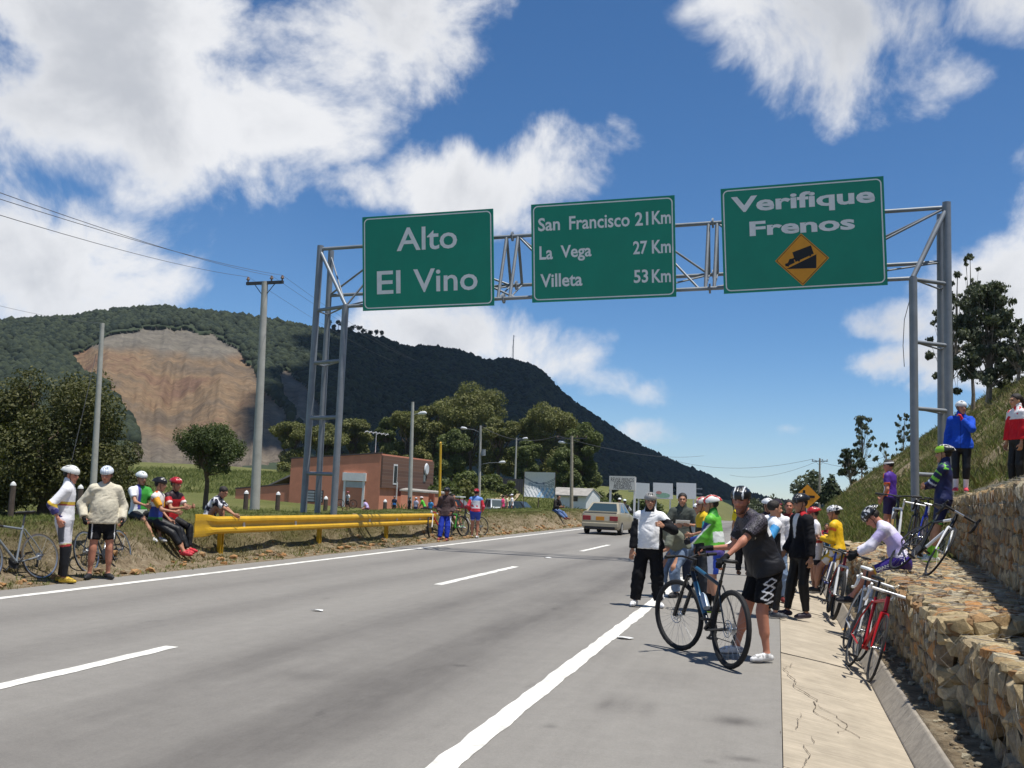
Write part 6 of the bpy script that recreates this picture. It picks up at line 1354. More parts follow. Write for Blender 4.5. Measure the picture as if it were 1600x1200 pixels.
    for sx, q in ((1, bb+Vector((.11, 0, 0))+ca), (-1, bb-Vector((.11, 0, 0))-ca)): mb = MB(); mb.box(q, (.09, .075 if mtb else .06, .022)); mb.tube([q-Vector((sx*.05, 0, 0)), q], .008, 6); mb.build('pedal', M_PLAST, co)
    ch = MB(); rr0, rr1 = (.09 if not mtb else .072), .045; ch.tube([bb+Vector((.047, 0, rr0)), ra+Vector((.04, 0, rr1))], .0045, 5); ch.tube([bb+Vector((.047, 0, -rr0)), ra+Vector((.04, .03, -.13)), ra+Vector((.04, .0, -.075))], .0045, 5); ch.build('chain', M_DALU, root)
    dr = MB(); dr.smooth = True; dr.tube([ra+Vector((.05, 0, -.03)), ra+Vector((.05, .01, -.08)), ra+Vector((.05, .03, -.15))], [.014, .016, .012], 8); dr.tube([ra+Vector((.044, .03, -.13)), ra+Vector((.05, .03, -.13))], .028, 14); dr.build('rear_derailleur', M_DALU, root)
    if bottle:
        a = crown+s*.025; c = a.lerp(bb, .58); d = (bb-a).normalized(); n_ = Vector((0, d.z, -d.y)).normalized(); n_ = n_ if n_.z > 0 else -n_; c = c+n_*.065; mb = MB(); mb.smooth = True; mb.tube([c+d*.09, c-d*.04, c-d*.06, c-d*.09], [.036, .036, .03, .014], 12); mb.build('bottle', paintm(bottle, .4), root)
    return root
ahead = lambda p, h, d: Vector((p[0]-math.sin(R(h))*d, p[1]+math.cos(R(h))*d, p[2] if len(p) > 2 else 0))
mb_h = 31.; mb_p = Vector((-.43, 10.1, 0))
bicycle('black and blue mountain bike held by the man in black at the front', mb_p, mb_h, 3., 'mtb', '15181d', '2b5a78', '181818', '151515', 17., disc=True, bottle='9aa7b5')
def front_at(px, py, z, heading, wb=.985):   # contact point of the front wheel -> rear contact
    p = gnd(px, py, z); return Vector((p[0], p[1], z))-(ahead((0, 0, 0), heading, wb))
GB = 'bicycles leaning on the stone wall'
bicycle('red road bike with white bar tape, nearest against the stone wall', front_at(1355, 1066, -.12, 187), 187, -17, 'road', 'b01a22', None, 'f0efec', '141414', -6, 'dark', group=GB)
bicycle('silver and black road bike with white bars beside the red one', front_at(1338, 1033, -.11, 184), 184, -14, 'road', 'b9bcc0', '1b1b1d', 'efeeea', 'eeeeea', 6, 'dark', fork='d8d8d8', group=GB)
bicycle('dark mountain bike with red trim behind the two road bikes', front_at(1301, 969, -.08, 181, 1.1), 181, -12, 'mtb', '8f1d22', '2a2a2c', '151515', '161616', 3, 'dark', fork='e2e2e2', group=GB)
bicycle('green and black mountain bike propped further along the stone wall', front_at(1283, 918, -.08, 182, 1.1), 182, -14, 'mtb', '2e4a22', None, '151515', '161616', 10, 'dark', fork='d0d0d0', group=GB)
bicycle('grey road bike farthest along the wall, by the red helmet', front_at(1276, 897, -.06, 178), 178, -12, 'road', '8c9094', None, '202020', '161616', -5, 'alu', group=GB)
bicycle('blue and white road bike between the red trimmed and green mountain bikes', front_at(1290, 938, -.08, 183), 183, -13, 'road', '3a4fa0', None, 'e8e8e8', '161616', -8, 'dark', fork='e0e0e0', group=GB)
bicycle('black road bike just behind the black jacket rider', front_at(1270, 908, -.06, 176), 176, -10, 'road', '1c1c1e', None, '202020', '161616', 8, 'dark', group=GB)
# on the terrace of the wall
zt = .8
bicycle('black road bike tilted against the upper wall in front of the navy cyclist', front_at(1446, 899, zt, 196), 196, -34, 'road', '141416', 'e8e8e8', '19191b', '141414', -12, 'dark', fork='e5e5e5')
bicycle('blue road bike on the wall between the two seated and standing riders', gnd(1424, 868, zt)+np.array([.15, .2, 0]), 172, -9, 'road', '2738a0', 'c8c8e8', '181818', '141414', 8, 'dark', group='bicycles on the wall terrace')
bicycle('black mountain bike with a wooden-coloured stick beside it on the wall', gnd(1390, 872, zt)+np.array([.1, .9, 0]), 176, -6, 'mtb', '1a1a1c', 'b7d420', '151515', '141414', -10, 'dark', fork='dddddd', group='bicycles on the wall terrace')
bicycle('white-barred road bike on the wall below the right gantry tower', gnd(1428, 866, zt)+np.array([.1, .9, 0]), 168, -8, 'road', '2a2a2e', None, 'f2f2f0', '141414', 5, 'dark', group='bicycles on the wall terrace')
# left side
bicycle('grey steel road bike cut off by the left edge, leaning on the bank', (-10.42, 13.0, .02), 172, 14, 'road', '7b8288', None, '202020', '161616', 0, 'alu', tyre_wall='4a4034')
bicycle('dark road bike leaning on the bank behind the two standing men', (-10.55, 14.25, .02), 4, -15, 'road', '3a4046', 'b4b8bc', '232323', '161616', 4, 'alu')
bicycle('white and red bike leaning on the bank behind the hoodie man', (-10.55, 32.6, .02), 168, 12, 'mtb', 'd8d6d2', 'b8252a', '151515', '141414', 20, 'dark', group='bicycles beside the crash barrier')
bicycle('green bike leaning on the bank beside the red white and blue cyclist', (-10.5, 34.2, .02), 160, 12, 'mtb', '3f8f2c', 'e5e5e5', '151515', '141414', 20, 'dark', group='bicycles beside the crash barrier')
bicycle('dark road bike held by the red white and blue cyclist', (-10.25, 35.6, .02), 150, 8, 'road', '1e2430', 'd5d5d5', '151515', '141414', 0, 'dark', group='bicycles beside the crash barrier')
q = P3(560, 797, 78.); bicycle('small upturned bicycle being repaired in front of the orange building', (q.x-.5, 78., gz(q.x, 78)+1.02), 95, 180, 'mtb', '5a2c20', None, '151515', '141414', 0, 'dark')
mb = MB(); p = gnd(1388, 874, zt); mb.tube([(p[0]-.05, p[1]-.4, zt+.02), (p[0]+.03, p[1]-.3, zt+.62)], .022, 8); tag(mb.build('wooden_stick', material('raw_wood', (.5, .32, .12), .7)), 'yellowish wooden stick standing among the bicycles on the wall', 'stick')

# ================================================================== cars
M_RUB = M_TYRE; M_TAIL = material('tail_lamp', (.28, .02, .025), .25, var=.1, vscale=20, spec=.6); M_CHR = material('chrome', (.6, .6, .6), .2, .9, var=0); M_CGL = material('car_glass', (.03, .05, .055), .06, spec=.9, var=0)
def car(label, loc, heading, body, L=4.2, w=.81, roof=1.38, belt=.9, deck=.95, rear_glass=(.42, 1.02), wind=(2.25, 2.95), hood=.86, plate=None, group=None, pickup=False):
    root = empty('car', loc, R(heading), label, 'car', group); bm_ = paintm(body, .32)
    st = [(0, .90, .33, deck-.12), (.05, .97, .28, deck-.02), (.12, 1, .25, deck), (.5, 1, .2, deck+.01), (1.2, 1, .19, belt+.02), (2.3, 1, .19, belt), (2.95, 1, .2, belt-.01), (3.3, .99, .2, hood), (L-.3, .96, .24, hood-.08), (L-.06, .9, .3, hood-.16), (L, .84, .36, hood-.24)]
    rings = []
    for y, f, zl, zt_ in st:
        W_ = w*f; zm = (zl+zt_)/2+.06; half = [(W_*.9, zl), (W_*.985, zl+.1), (W_, zm), (W_*.985, zt_-.1), (W_*.95, zt_-.02), (W_*.88, zt_)]; rings.append([(x, y, z) for x, z in half]+[(-x, y, z) for x, z in reversed(half)])
    mb = MB(); mb.smooth = True; mb.loft(rings); mb.build('body', bm_, root)
    ra_, rb_ = rear_glass; wa, wb_ = wind; zr = roof; wt = w*.72; wbt = w*.93
    base = [(ra_, deck if not pickup else belt), (wb_, belt-.01)]
    bq = [(-wbt, ra_, base[0][1]-.02), (wbt, ra_, base[0][1]-.02), (wbt, wb_, base[1][1]-.02), (-wbt, wb_, base[1][1]-.02)]; tq = [(-wt, rb_, zr-.03), (wt, rb_, zr-.03), (wt, wa, zr-.02), (-wt, wa, zr-.02)]
    crown = [(-wt*.9, rb_+.12, zr), (wt*.9, rb_+.12, zr), (wt*.9, wa-.1, zr), (-wt*.9, wa-.1, zr)]
    mb = MB(); mb.smooth = True; mb.loft([bq, tq, crown]); mb.build('cabin', bm_, root)
    def glass(p, name, ins=.1, bot=.06):
        c = [Vector(q) for q in p]; cen = sum(c, Vector())/4; n = (c[1]-c[0]).cross(c[3]-c[0]).normalized(); n = n if n.dot(cen-Vector((0, (ra_+wb_)/2, .9))) > 0 else -n
        q = [cen+(v-cen)*(1-ins)+n*.006 for v in c]; q[0] += (c[3]-c[0])*bot; q[1] += (c[2]-c[1])*bot; mb = MB(); mb.quad(*q); return mb.build(name, M_CGL, root)
    glass([bq[0], bq[1], tq[1], tq[0]], 'rear_window', .14); glass([bq[3], bq[2], tq[2], tq[3]], 'windscreen', .12)
    for sx in (0, 1):
        b0, b1, t0, t1 = (Vector(bq[0]), Vector(bq[3]), Vector(tq[0]), Vector(tq[3])) if sx == 0 else (Vector(bq[1]), Vector(bq[2]), Vector(tq[1]), Vector(tq[2]))
        for a, b_ in ((.08, .5), (.53, .93)): glass([b0.lerp(b1, a), b0.lerp(b1, b_), t0.lerp(t1, b_), t0.lerp(t1, a)], 'side_window', .08, .06)
        mb = MB(); xx = (-1, 1)[sx]; mb.box((xx*(w+.07), wb_-.35, belt+.08), (.16, .1, .12)); mb.build('mirror', M_PLAST, root, bevel=.02)
    for y in (.78, L-.8):
        for sx in (-1, 1):
            mb = MB(); mb.smooth = True; x0 = sx*(w-.17); mb.tube([(x0, y, .29), (x0+sx*.02, y, .29), (x0+sx*.15, y, .29), (x0+sx*.175, y, .29)], [.26, .29, .29, .25], 28); wh = mb.build('wheel', M_RUB, root); mb = MB(); mb.smooth = True; mb.tube([(x0+sx*.16, y, .29), (x0+sx*.18, y, .29)], [.19, .17], 20); mb.build('rim', M_ALU, wh)
    mb = MB(); mb.box((0, .0, .42), (2*w*.97, .16, .2)); mb.build('rear_bumper', bm_, root, bevel=.04); mb = MB(); mb.box((0, L, .42), (2*w*.92, .16, .2)); mb.build('front_bumper', bm_, root, bevel=.04)
    mb = MB(); mb.box((0, -.03, .30), (2*w*.8, .1, .1)); mb.build('valance', M_PLAST, root)
    for sx in (-1, 1): mb = MB(); mb.box((sx*w*.72, .0, .70), (w*.42, .06, .19)); mb.build('tail_light', M_TAIL, root, bevel=.012)
    if plate:
        mb = MB(); mb.box((0, .012, .70), (w*.92, .05, .19)); mb.build('tail_panel', paintm('c9c2b0'), root); mb = MB(); mb.box((0, -.022, .69), (.36, .02, .16)); mb.build('number_plate', paintm(plate, .5), root)
        mb = MB(); mb.box((0, .1, deck+.03), (2*w*.86, .14, .035)); mb.build('boot_spoiler', bm_, root, bevel=.012)
    for sx in (-1, 1): mb = MB(); mb.box((sx*w*.62, L-.02, .62), (w*.4, .05, .14)); mb.build('headlight', M_LAMP, root, bevel=.01)
    return root
cg = gnd(938.5, 835); car('beige sedan with an orange number plate driving away', (cg[0]+.05, cg[1]-.55, 0), -2, 'a39a84', plate='d08a1e')
for (px, Y, hd, colr, rf, lab) in ((783, 84., 35, '9aa0a6', 1.66, 'silver off-road car parked behind the left bank'), (738, 86., 85, '6e1d1c', 1.5, 'dark red car parked left of the silver one behind the bank'), (836, 82., 80, '20252c', 1.55, 'dark car parked below the cloth banner')):
    p = P3(px, 790, Y); car(lab, (p.x, Y, gz(p.x, Y)+.0), hd, colr, roof=rf, group='cars parked behind the left bank')
# ================================================================== everybody
def facing_cam(p): return math.degrees(math.atan2(p[0], -p[1]))   # degrees so that the figure faces the camera
def spot(px, py, top, z=0.):
    p = gnd(px, py, z); zt_ = atY(px, top, p[1])[2]; return Vector((p[0], p[1], z)), (zt_-z)*.962
def spotY(px, Y, top, z=0.):
    p = atY(px, 790, Y); return Vector((p[0], Y, z)), (atY(px, top, Y)[2]-z)*.962
def bands(*bs):
    """horizontal bands along the torso: (z0, z1, colour)"""
    def f(b, l, c):
        for z0, z1, k in bs: m = (l['z'] > z0) & (l['z'] <= z1) & ~l['arm']; b[m] = col(k)
    return f
def stripes_helmet(c1, c2=None, w=.012):
    def f(b, q):
        for x0 in (-.047, -.016, .016, .047): b[np.abs(q[:, 0]-x0) < w*.5] = col(c1)
        if c2: b[(q[:, 2] < .075)] = col(c2)
    return f
def blot(b, V, seed, scale, thr, c): b[vnoise(V, seed, 2, scale) > thr] = col(c)
# ---- the man in black holding the mountain bike
pm = Vector((-.2, 10.78, 0))
def w2b(w, face, loc, sc):   # world point -> body space
    d = Rz(-face)@(np.array(w, float)-np.array(loc)); return tuple(d/sc)
Hm = 1.78; fm_ = 112.
sad = ahead(mb_p, mb_h, .235); grip = ahead(mb_p, mb_h, .87)+Vector((.13, .09, 0))
def main_top(b, l, c):
    V = l['V']; a = l['arm']; chk = ((np.floor(V[:, 0]*62)+np.floor(V[:, 1]*62)+np.floor(V[:, 2]*62)) % 2) == 0
    b[a & chk] = col('a89ea8'); b[a & ~chk] = col('4c454e')
    up = (l['z'] > .40) & ~a; b[up & chk] = col('55505a')
    for t in (l['tL'], l['tR']): b[a & (t > .50) & (t < .62)] = col('e4e2e0')
    b[a & (l['tL'] > .56) & (l['tL'] < .61) & (l['y'] > .22)] = col('d9b13a')
    b[a & (l['tL'] >= .62)] = col('141416')
    b[(l['z'] > .30) & (l['z'] < .40) & (l['y'] < -.06) & ~a] = col('e6e6e6')
def main_bottom(b, l, c):
    t = l['tL']; y = l['y']-c['hipL'][1]; yc = (c['hipL'][1]+(c['knL'][1]-c['hipL'][1])*np.clip(t, 0, 1)); u = (l['V'][:, 1]-yc)/.075; out = l['left'] & (l['V'][:, 0] < c['hipL'][0]-.03)
    for t0 in (.36, .52, .68):
        e = np.abs(u)/.75+np.abs(t-t0-.09*u)/.085; b[out & (np.abs(e-1) < .2)] = col('d9d9dc')
    e = (np.abs(u*.6-(t-.84)*5) < .12) & (t > .74) & (t < .86); b[out & e] = col('d9d9dc')
person('man in black cycling kit and white shoes holding the mountain bike', pm, fm_, dict(pelvis=(0, -.10, .92), spine=(-.05, .42, 1), bend=.06, twist=4, head=(52, -4), hl=w2b((sad.x+.03, sad.y-.02, .985), fm_, pm, Hm/1.75), hr=w2b((grip.x+.06, grip.y, 1.08), fm_, pm, Hm/1.75), el=(-.6, -.6, -.4), er=(.3, .2, -1), fl=(-.16, -.06, .085), fr=(.16, .14, .085), tl=14, tr=-6, belly=.6, curl=.75, headoff=(0, .04, -.01), pnl=(0, .2, -1), pnr=(0, .3, -1)),
       dict(c='1b1b20', sleeve=.66, inf=.012, sinf=.012, paint=main_top, vox=.0085, hem=.05), dict(c='121215', len=.84, loose=.012, paint=main_bottom, vox=.0085), ('dcdcdc', '8a8a8c'), dict(c='17191d', vent='07080a', paint=lambda b, q: (b.__setitem__((np.abs(np.abs(q[:, 0])-.045) < .007) & (q[:, 1] > -.03), col('cfd4d8')), b.__setitem__((q[:, 1] < -.05) & (q[:, 2] < .1) & (np.abs(q[:, 0]) > .05), col('2a6d9a'))), beard=True), Hm, 1.16, .0105, 'red', gloves='18181a')
# ---- the tracksuit man
pt, Ht = spot(1012, 948, 764)
def track_top(b, l, c):
    a = l['arm']; b[a] = col('17171b'); b[(np.abs(l['x']) > .165) & ~a & (l['z'] < .42)] = col('17171b')
    V = l['V']
    for sh, el, w in ((c['shL'], c['elL'], c['wl']), (c['shR'], c['elR'], c['wr'])):
        out = np.sign((sh-c['c7'])@c['rt']); off = (V-sh)@c['rt']*out; k = a & (np.abs((V-sh)@c['fw']) < .011) & (off > .02); b[k] = col('ededed')
    b[(l['z'] > .535) & (np.abs(l['x']) < .075)] = col('17171b')
def track_bot(b, l, c):
    sgn = np.where(l['left'], -1, 1); kx = np.where(l['left'], c['knL'][0], c['knR'][0]); side = (l['V'][:, 0]-kx)*sgn; s_ = np.where(l['left'], l['sL'], l['sR']); b[(side > .045) & (s_ > .25) & (np.abs(l['V'][:, 1]-np.where(l['left'], c['knL'][1], c['knR'][1])) < .02)] = col('e6e6e6')
person('man in a black and white tracksuit and grey helmet standing on the edge line', pt, facing_cam(pt)-8, dict(hl=(-.24, .26, 1.26), el=(-1, -.3, -.8), hr=(.25, .14, .83), er=(.8, -.5, 0), fl=(-.17, .0, .085), fr=(.19, .06, .085), tl=30, tr=-12, head=(8, 0), belly=.7, curl=.55, curlr=.25, pnr=(0, -1, .2)),
       dict(c='e8e8e8', sleeve=1.97, inf=.012, sinf=.008, paint=track_top, loose=True, hem=.03, collar=True, vox=.011), dict(c='141417', len=1.95, loose=.03, paint=track_bot, waist=.08), ('eeeeee', 'd8d8d8'), dict(c='8e8c88', vent='1a1a1c'), Ht, 1.1, .0125, 'tan')
# ---- bent person in olive shirt and jeans behind him
pb = Vector((float(atY(1052, 790, 17.)[0]), 17., 0))
person('person in an olive shirt and jeans bending over behind the tracksuit man', pb, facing_cam(pb)-50, dict(pelvis=(0, -.22, .82), spine=(0, 1, .55), bend=.12, head=(0, -50), hl=(-.15, .5, .7), hr=(.18, .5, .7), fl=(-.13, 0, .085), fr=(.13, .1, .085)), dict(c='75786a', sleeve=.9, inf=.016, loose=True, name='shirt'), dict(c='6f8098', len=1.95, loose=.02, cloth=True), ('303034', '202020'), dict(type='hair'), 1.72, 1.1, .014)
# ---- olive shirt man reading a paper
po_, Ho = spotY(1066, 19.5, 765)
def paper(c):
    m = MB(); p = Vector((c['wl']+c['wr'])/2*c['sc'])+Vector((0, .09, .05)); m.box(p, (.26, .16, .004), Matrix.Rotation(.5, 3, 'X')); m.build('paper', M_WHITE, c['root'])
person('dark-haired man in a dark olive shirt holding a white paper', po_, facing_cam(po_)+4, dict(hl=(-.12, .30, 1.16), hr=(.14, .30, 1.14), el=(-1, -.3, -1), er=(1, -.3, -1), head=(-4, -4)), dict(c='474c47', sleeve=.95, inf=.016, loose=True, name='shirt', collar=True, hem=.08), dict(c='252b3a', len=1.95, loose=.015, cloth=True), ('222222', '111111'), dict(type='hair'), Ho, 1.02, .014, 'tan', extra=paper)
pw, Hw = spotY(1088, 22.5, 783); person('person in a white cap half hidden behind the olive shirt man', pw, facing_cam(pw)+10, dict(head=(5, 0)), dict(c='9aa0a0', sleeve=.6, loose=True, name='shirt'), dict(c='34404f', len=1.95, loose=.015), ('444444', '222222'), dict(type='cap', c='e8e8e8'), Hw, 1., .016, 'tan')
# ---- yellow and teal shirt behind the green cyclist
py_, Hy = spotY(1101, 17.2, 772)
def yt(b, l, c): b[l['arm'] & ((l['tL'] > .35) | (l['tR'] > .35))] = col('2f9c94'); b[(l['z'] < .3) & (l['y'] > 0)] = col('3a3c30')
person('person in a yellow shirt with teal sleeves behind the green cyclist', py_, facing_cam(py_)-70, dict(hl=(-.2, .3, 1.1), el=(-1, -.3, -.6)), dict(c='d9b52c', sleeve=.95, inf=.016, paint=yt, loose=True, name='shirt'), dict(c='33363c', len=1.95, loose=.015), ('333333', '222222'), dict(c='c9c4be', paint=stripes_helmet('c03a30')), Hy, 1.05, .0145, 'tan')
# ---- green cyclist
pg, Hg = spot(1116, 957, 768)
def green_top(b, l, c):
    a = l['arm']; V = l['V']; b[(l['y'] < -.03) & (l['z'] > .12) & (l['z'] < .28) & ~a] = col('dfe3dd'); b[(l['z'] > .5) & (np.abs(l['x']) < .1)] = col('2f7f2a')
    for sh, el, w in ((c['shL'], c['elL'], c['wl']), (c['shR'], c['elR'], c['wr'])):
        out = np.sign((sh-c['c7'])@c['rt']); off = (V-sh)@c['rt']*out
        o2 = (V-sh)@c['fw']; d = np.abs(o2-.02-(np.minimum(c['segdist'](V, sh, el), .2))*0)
        ax = unit(w-sh); side = (V-sh)-((V-sh)@ax)[:, None]*ax; f_ = side@c['fw']; k = a & (np.abs(f_-.0) < .028) & (side@c['rt']*out > .0); b[k] = col('2c3a7c'); k2 = a & (np.abs(np.abs(f_)-.034) < .008) & (side@c['rt']*out > -.01); b[k2] = col('e8ece6')
def green_bot(b, l, c): t = np.where(l['left'], l['tL'], l['tR']); b[(t > .15) & (t < .78) & (l['V'][:, 1] > .0-.02)] = col('e4e2ea'); b[(t > .15) & (l['V'][:, 1] < -.02)] = col('2f4fb8'); b[t <= .15] = col('6f62b0')
def bib_text(c):
    h, k = c['hipL'], c['knL']; 
    for j, s in enumerate(('COLOMBIA', 'TAYRONA')): lettering(s, .22, .74, -.012-.034*j, .016-.034*j, material('navy_print', srgb('2d3570'), .7), c['root'], lambda u, v: tuple((h+(k-h)*u+np.array([-.101-.0*abs(v), v+.018, 0]))*c['sc']), .01)
person('cyclist in a green jersey and white and blue shorts behind the mountain bike', pg, 78, dict(hl=(-.13, .36, 1.05), hr=(.12, .40, 1.06), el=(-.4, -1, -.4), er=(.4, -1, -.4), spine=(0, .10, 1), head=(24, -4), fl=(-.1, -.06, .085), fr=(.1, .12, .085), curl=.7, belly=.5), dict(c='63b53a', sleeve=1.9, inf=.011, sinf=.008, paint=green_top, collar=True, vox=.0105), dict(c='e4e2ea', len=.8, paint=green_bot, vox=.0105), ('23262a', '9ccb3c'), dict(c='e6e6e2', vent='22221f', paint=lambda b, q: (b.__setitem__((q[:, 0] > -.06) & (q[:, 0] < -.02), col('c9302c')), b.__setitem__((np.abs(q[:, 0]) < .014), col('3f9a3a')), b.__setitem__((q[:, 0] > .02) & (q[:, 0] < .05), col('e0c23a')))), Hg, 1.08, .0125, 'tan', gloves='2a2a2c', socks=('1b1b1d', .55))
# ---- yellow shirt in the background
pyy, Hyy = spot(1160, 899, 772); person('person in a yellow shirt and dark trousers behind the man in black', pyy, facing_cam(pyy)+160, dict(fl=(-.1, 0, .085)), dict(c='e3cb2c', sleeve=.6, inf=.016, loose=True, name='shirt', paint=lambda b, l, c: b.__setitem__((np.abs(np.abs(l['x'])-.11) < .02) & (l['z'] > .2), col('22221e'))), dict(c='1d1d20', len=1.95, loose=.012), ('6b4a3a', 'caa48c'), dict(type='hair'), Hyy, 1.02, .016, 'mid')
# ---- blue sleeve rider behind the man in black
pbl, Hbl = spot(1204, 965, 775)
def bl_top(b, l, c): b[l['arm']] = col('2443c8'); b[(l['z'] > .34) & ~l['arm']] = col('e9e9ec'); b[l['arm'] & ((l['tL'] < .2) | (l['tR'] < .2))] = col('4a9fd8')
person('rider with blue sleeves and white shoulders half hidden by the man in black', pbl, -70, dict(hl=(-.26, .05, .93), hr=(.26, -.05, .93), head=(0, 0)), dict(c='17181c', sleeve=1.9, paint=bl_top), dict(c='17171a', len=1.9), ('55575c', 'b8b8b8'), dict(type='hair'), Hbl, 1.05, .0135, 'tan')
# ---- white shirt, red tie, cap
pc, Hc_ = spotY(1213, 17.4, 774)
def tie(c):
    m = MB(); o = [(0, .0), (.018, -.01), (.012, -.035), (.035, -.30), (0, -.34), (-.035, -.30), (-.012, -.035), (-.018, -.01)]; base = c['c7']-c['spine2']*.035
    f = lambda x, z, d: tuple((base+c['rt']*x+c['spine2']*z+c['fw']*(d+.082+.055*min(1, -z/.18)))*c['sc']); i = len(m.v); m.v = [f(x, z, .0) for x, z in o]+[f(x, z, .012) for x, z in o]; n = len(o); m.f = [tuple(range(n)), tuple(range(n, 2*n))]+[(k, (k+1) % n, n+(k+1) % n, n+k) for k in range(n)]; m.build('tie', material('red_tie', srgb('a8372c'), .7), c['root'])
person('young man in a white shirt with a red tie and a dark cap', pc, facing_cam(pc)+6, dict(head=(10, -2), fl=(-.12, 0, .085), fr=(.14, .2, .085)), dict(c='e6e4e6', sleeve=1.5, inf=.014, loose=True, name='shirt', collar=True, hem=.05), dict(c='7f93ad', len=1.95, loose=.02, cloth=True), ('7a2f2c', '8a4a40'), dict(type='cap', c='2a2430', brim='7a2c38', text='IOM'), Hc_, .98, .0135, 'mid', extra=tie)
prd = Vector((float(atY(1233, 790, 19.5)[0]), 19.5, 0)); person('person with reddish hair mostly hidden behind the black jacket rider', prd, facing_cam(prd), dict(), dict(c='8a3a34', sleeve=.6, loose=True, name='shirt'), dict(c='2c2c34', len=1.95, loose=.012), ('333333', '222222'), dict(type='hair'), 1.66, 1, .018, 'red')
pwh = Vector((float(atY(1198, 790, 19.)[0]), 19., 0)); person('rider in a white helmet glimpsed left of the cap wearer', pwh, facing_cam(pwh)+40, dict(), dict(c='3a2c34', sleeve=.6), dict(c='1d1d22', len=.7), ('333333', '222222'), dict(c='e6e6e6', vent='333333'), 1.66, 1, .018, 'tan')
# ---- black jacket and tights
pj, Hj = spot(1252, 963, 762)
def jk(b, l, c): m = (np.abs(l['x']-.0) < .055*(1+.0)*np.clip((l['z']-.18)/.25, 0, 1)+.012) & (l['y'] > .03) & (l['z'] > .2); b[m] = col('d9d7d6'); b[(l['z'] > .49) & (l['y'] < .06) & (np.abs(l['x']) < .12)] = col('a82028')
person('rider in a black jacket, white undershirt and black tights on the apron', pj+Vector((0, 0, -.03)), 118, dict(head=(10, -6), hl=(-.28, .02, .86), hr=(.22, .16, .92), fl=(-.1, -.02, .085), fr=(.12, .16, .085), tl=0, tr=-10, spine=(0, .03, 1)), dict(c='18181c', sleeve=1.92, inf=.015, sinf=.012, paint=jk, loose=True, name='jacket', hem=.08, vox=.0115), dict(c='121214', len=1.93), ('3c3440', '83808c'), dict(c='1d1d20', vent='050506', paint=stripes_helmet('55565c', None, .006)), Hj, 1.0, .0125, 'mid')
# ---- by the wall: red helmet, yellow rider
pr_, Hr = spotY(1277, 20.2, 788, -.05); person('rider in a white jersey and red helmet beside the parked bicycles', pr_, 100, dict(hl=(-.18, .3, 1.0), hr=(.16, .32, 1.05), spine=(0, .1, 1), head=(0, -12)), dict(c='dcdade', sleeve=.7, paint=bands((.1, .16, 'b04040'))), dict(c='d9d9dc', len=.8, paint=lambda b, l, c: b.__setitem__(np.where(l['left'], l['tL'], l['tR']) > .55, col('1c1c20'))), ('dddddd', '888888'), dict(c='b3242a', vent='1a1012'), Hr, 1.02, .015, 'tan')
pye = Vector((float(atY(1311, 790, 20.)[0]), 20., 0))
person('rider in a full yellow kit and white helmet leaning on the stone wall', (1.08, 20., -.02), 72, dict(pelvis=(0, -.02, .80), spine=(0, .12, 1), hl=(-.12, .3, 1.02), hr=(.1, .32, 1.05), fl=(-.12, .35, .085), fr=(.12, .42, .085), head=(18, -6)), dict(c='e2b51e', sleeve=1.85, paint=lambda b, l, c: (b.__setitem__((l['z'] > .36) & (l['y'] > .05) & (np.abs(l['x']) < .1), col('e6e2da')), b.__setitem__(l['arm'] & (l['tL'] < .35) & (l['tL'] > .1), col('d0602c')))), dict(c='e2b51e', len=.75, paint=lambda b, l, c: blot(b, l['V'], 3, 14, .58, 'e8e4dc')), ('2a2a2a', 'cccccc'), dict(c='eaeaea', vent='18181a', paint=lambda b, q: b.__setitem__(vnoise(q, 5, 2, 45.) > .55, col('202024'))), 1.74, 1.02, .0145, 'tan')
# two people sitting on the far slope
for k, (px, Y, cc, bb, lab) in enumerate(((1292, 41., '8c2430', '3f6f9a', 'person in a dark red jacket sitting on the slope behind the yellow rider'), (1305, 42.5, '5a2a34', '2c3440', 'second person sitting on the slope, right of the dark red jacket'))):
    xx = float(atY(px, 785, Y)[0]); person(lab, (xx, Y, gz(xx, Y)), facing_cam((xx, Y)), dict(pelvis=(0, 0, .14), spine=(0, -.1, 1), hl=(-.15, .4, .45), hr=(.15, .4, .45), fl=(-.12, .62, .0), fr=(.12, .62, .0), kl=(-.1, .3, 1), kr=(.1, .3, 1)), dict(c=cc, sleeve=1.8, loose=True), dict(c=bb, len=1.9, loose=.01), ('333333', '222222'), dict(type='hair'), 1.7, 1, .022)
# ---- seated purple and white rider on the wall
zs = .795; psx, psy = 1.60, 14.6
def gi(b, l, c): a = l['arm']; b[~a & (l['z'] > .12) & (l['z'] < .34)] = col('b9aedd'); b[(np.abs(l['x']) < .05) & ~a] = col('dcd8e8'); b[a] = col('e4e0ee'); b[a & ((l['tL'] < .45) | (l['tR'] < .45))] = col('cabde6')
def gi_b(b, l, c): t = np.where(l['left'], l['tL'], l['tR']); b[(t > .80) & (t < .86)] = col('c9a23a')
def gi_txt(c):
    h, k = c['hipL'], c['knL']; d = unit(k-h); up = unit(np.cross(np.array([-1., 0, 0]), d)); up = up if up[2] > 0 else -up; n = np.array([-1., 0, 0])
    lettering('GIANT', .78, .28, -.022, .02, M_WHITE, c['root'], lambda u, v: tuple((h+(k-h)*u+up*(v+.0)+n*(.098-.022*u-1.2*v*v))*c['sc']), .03)
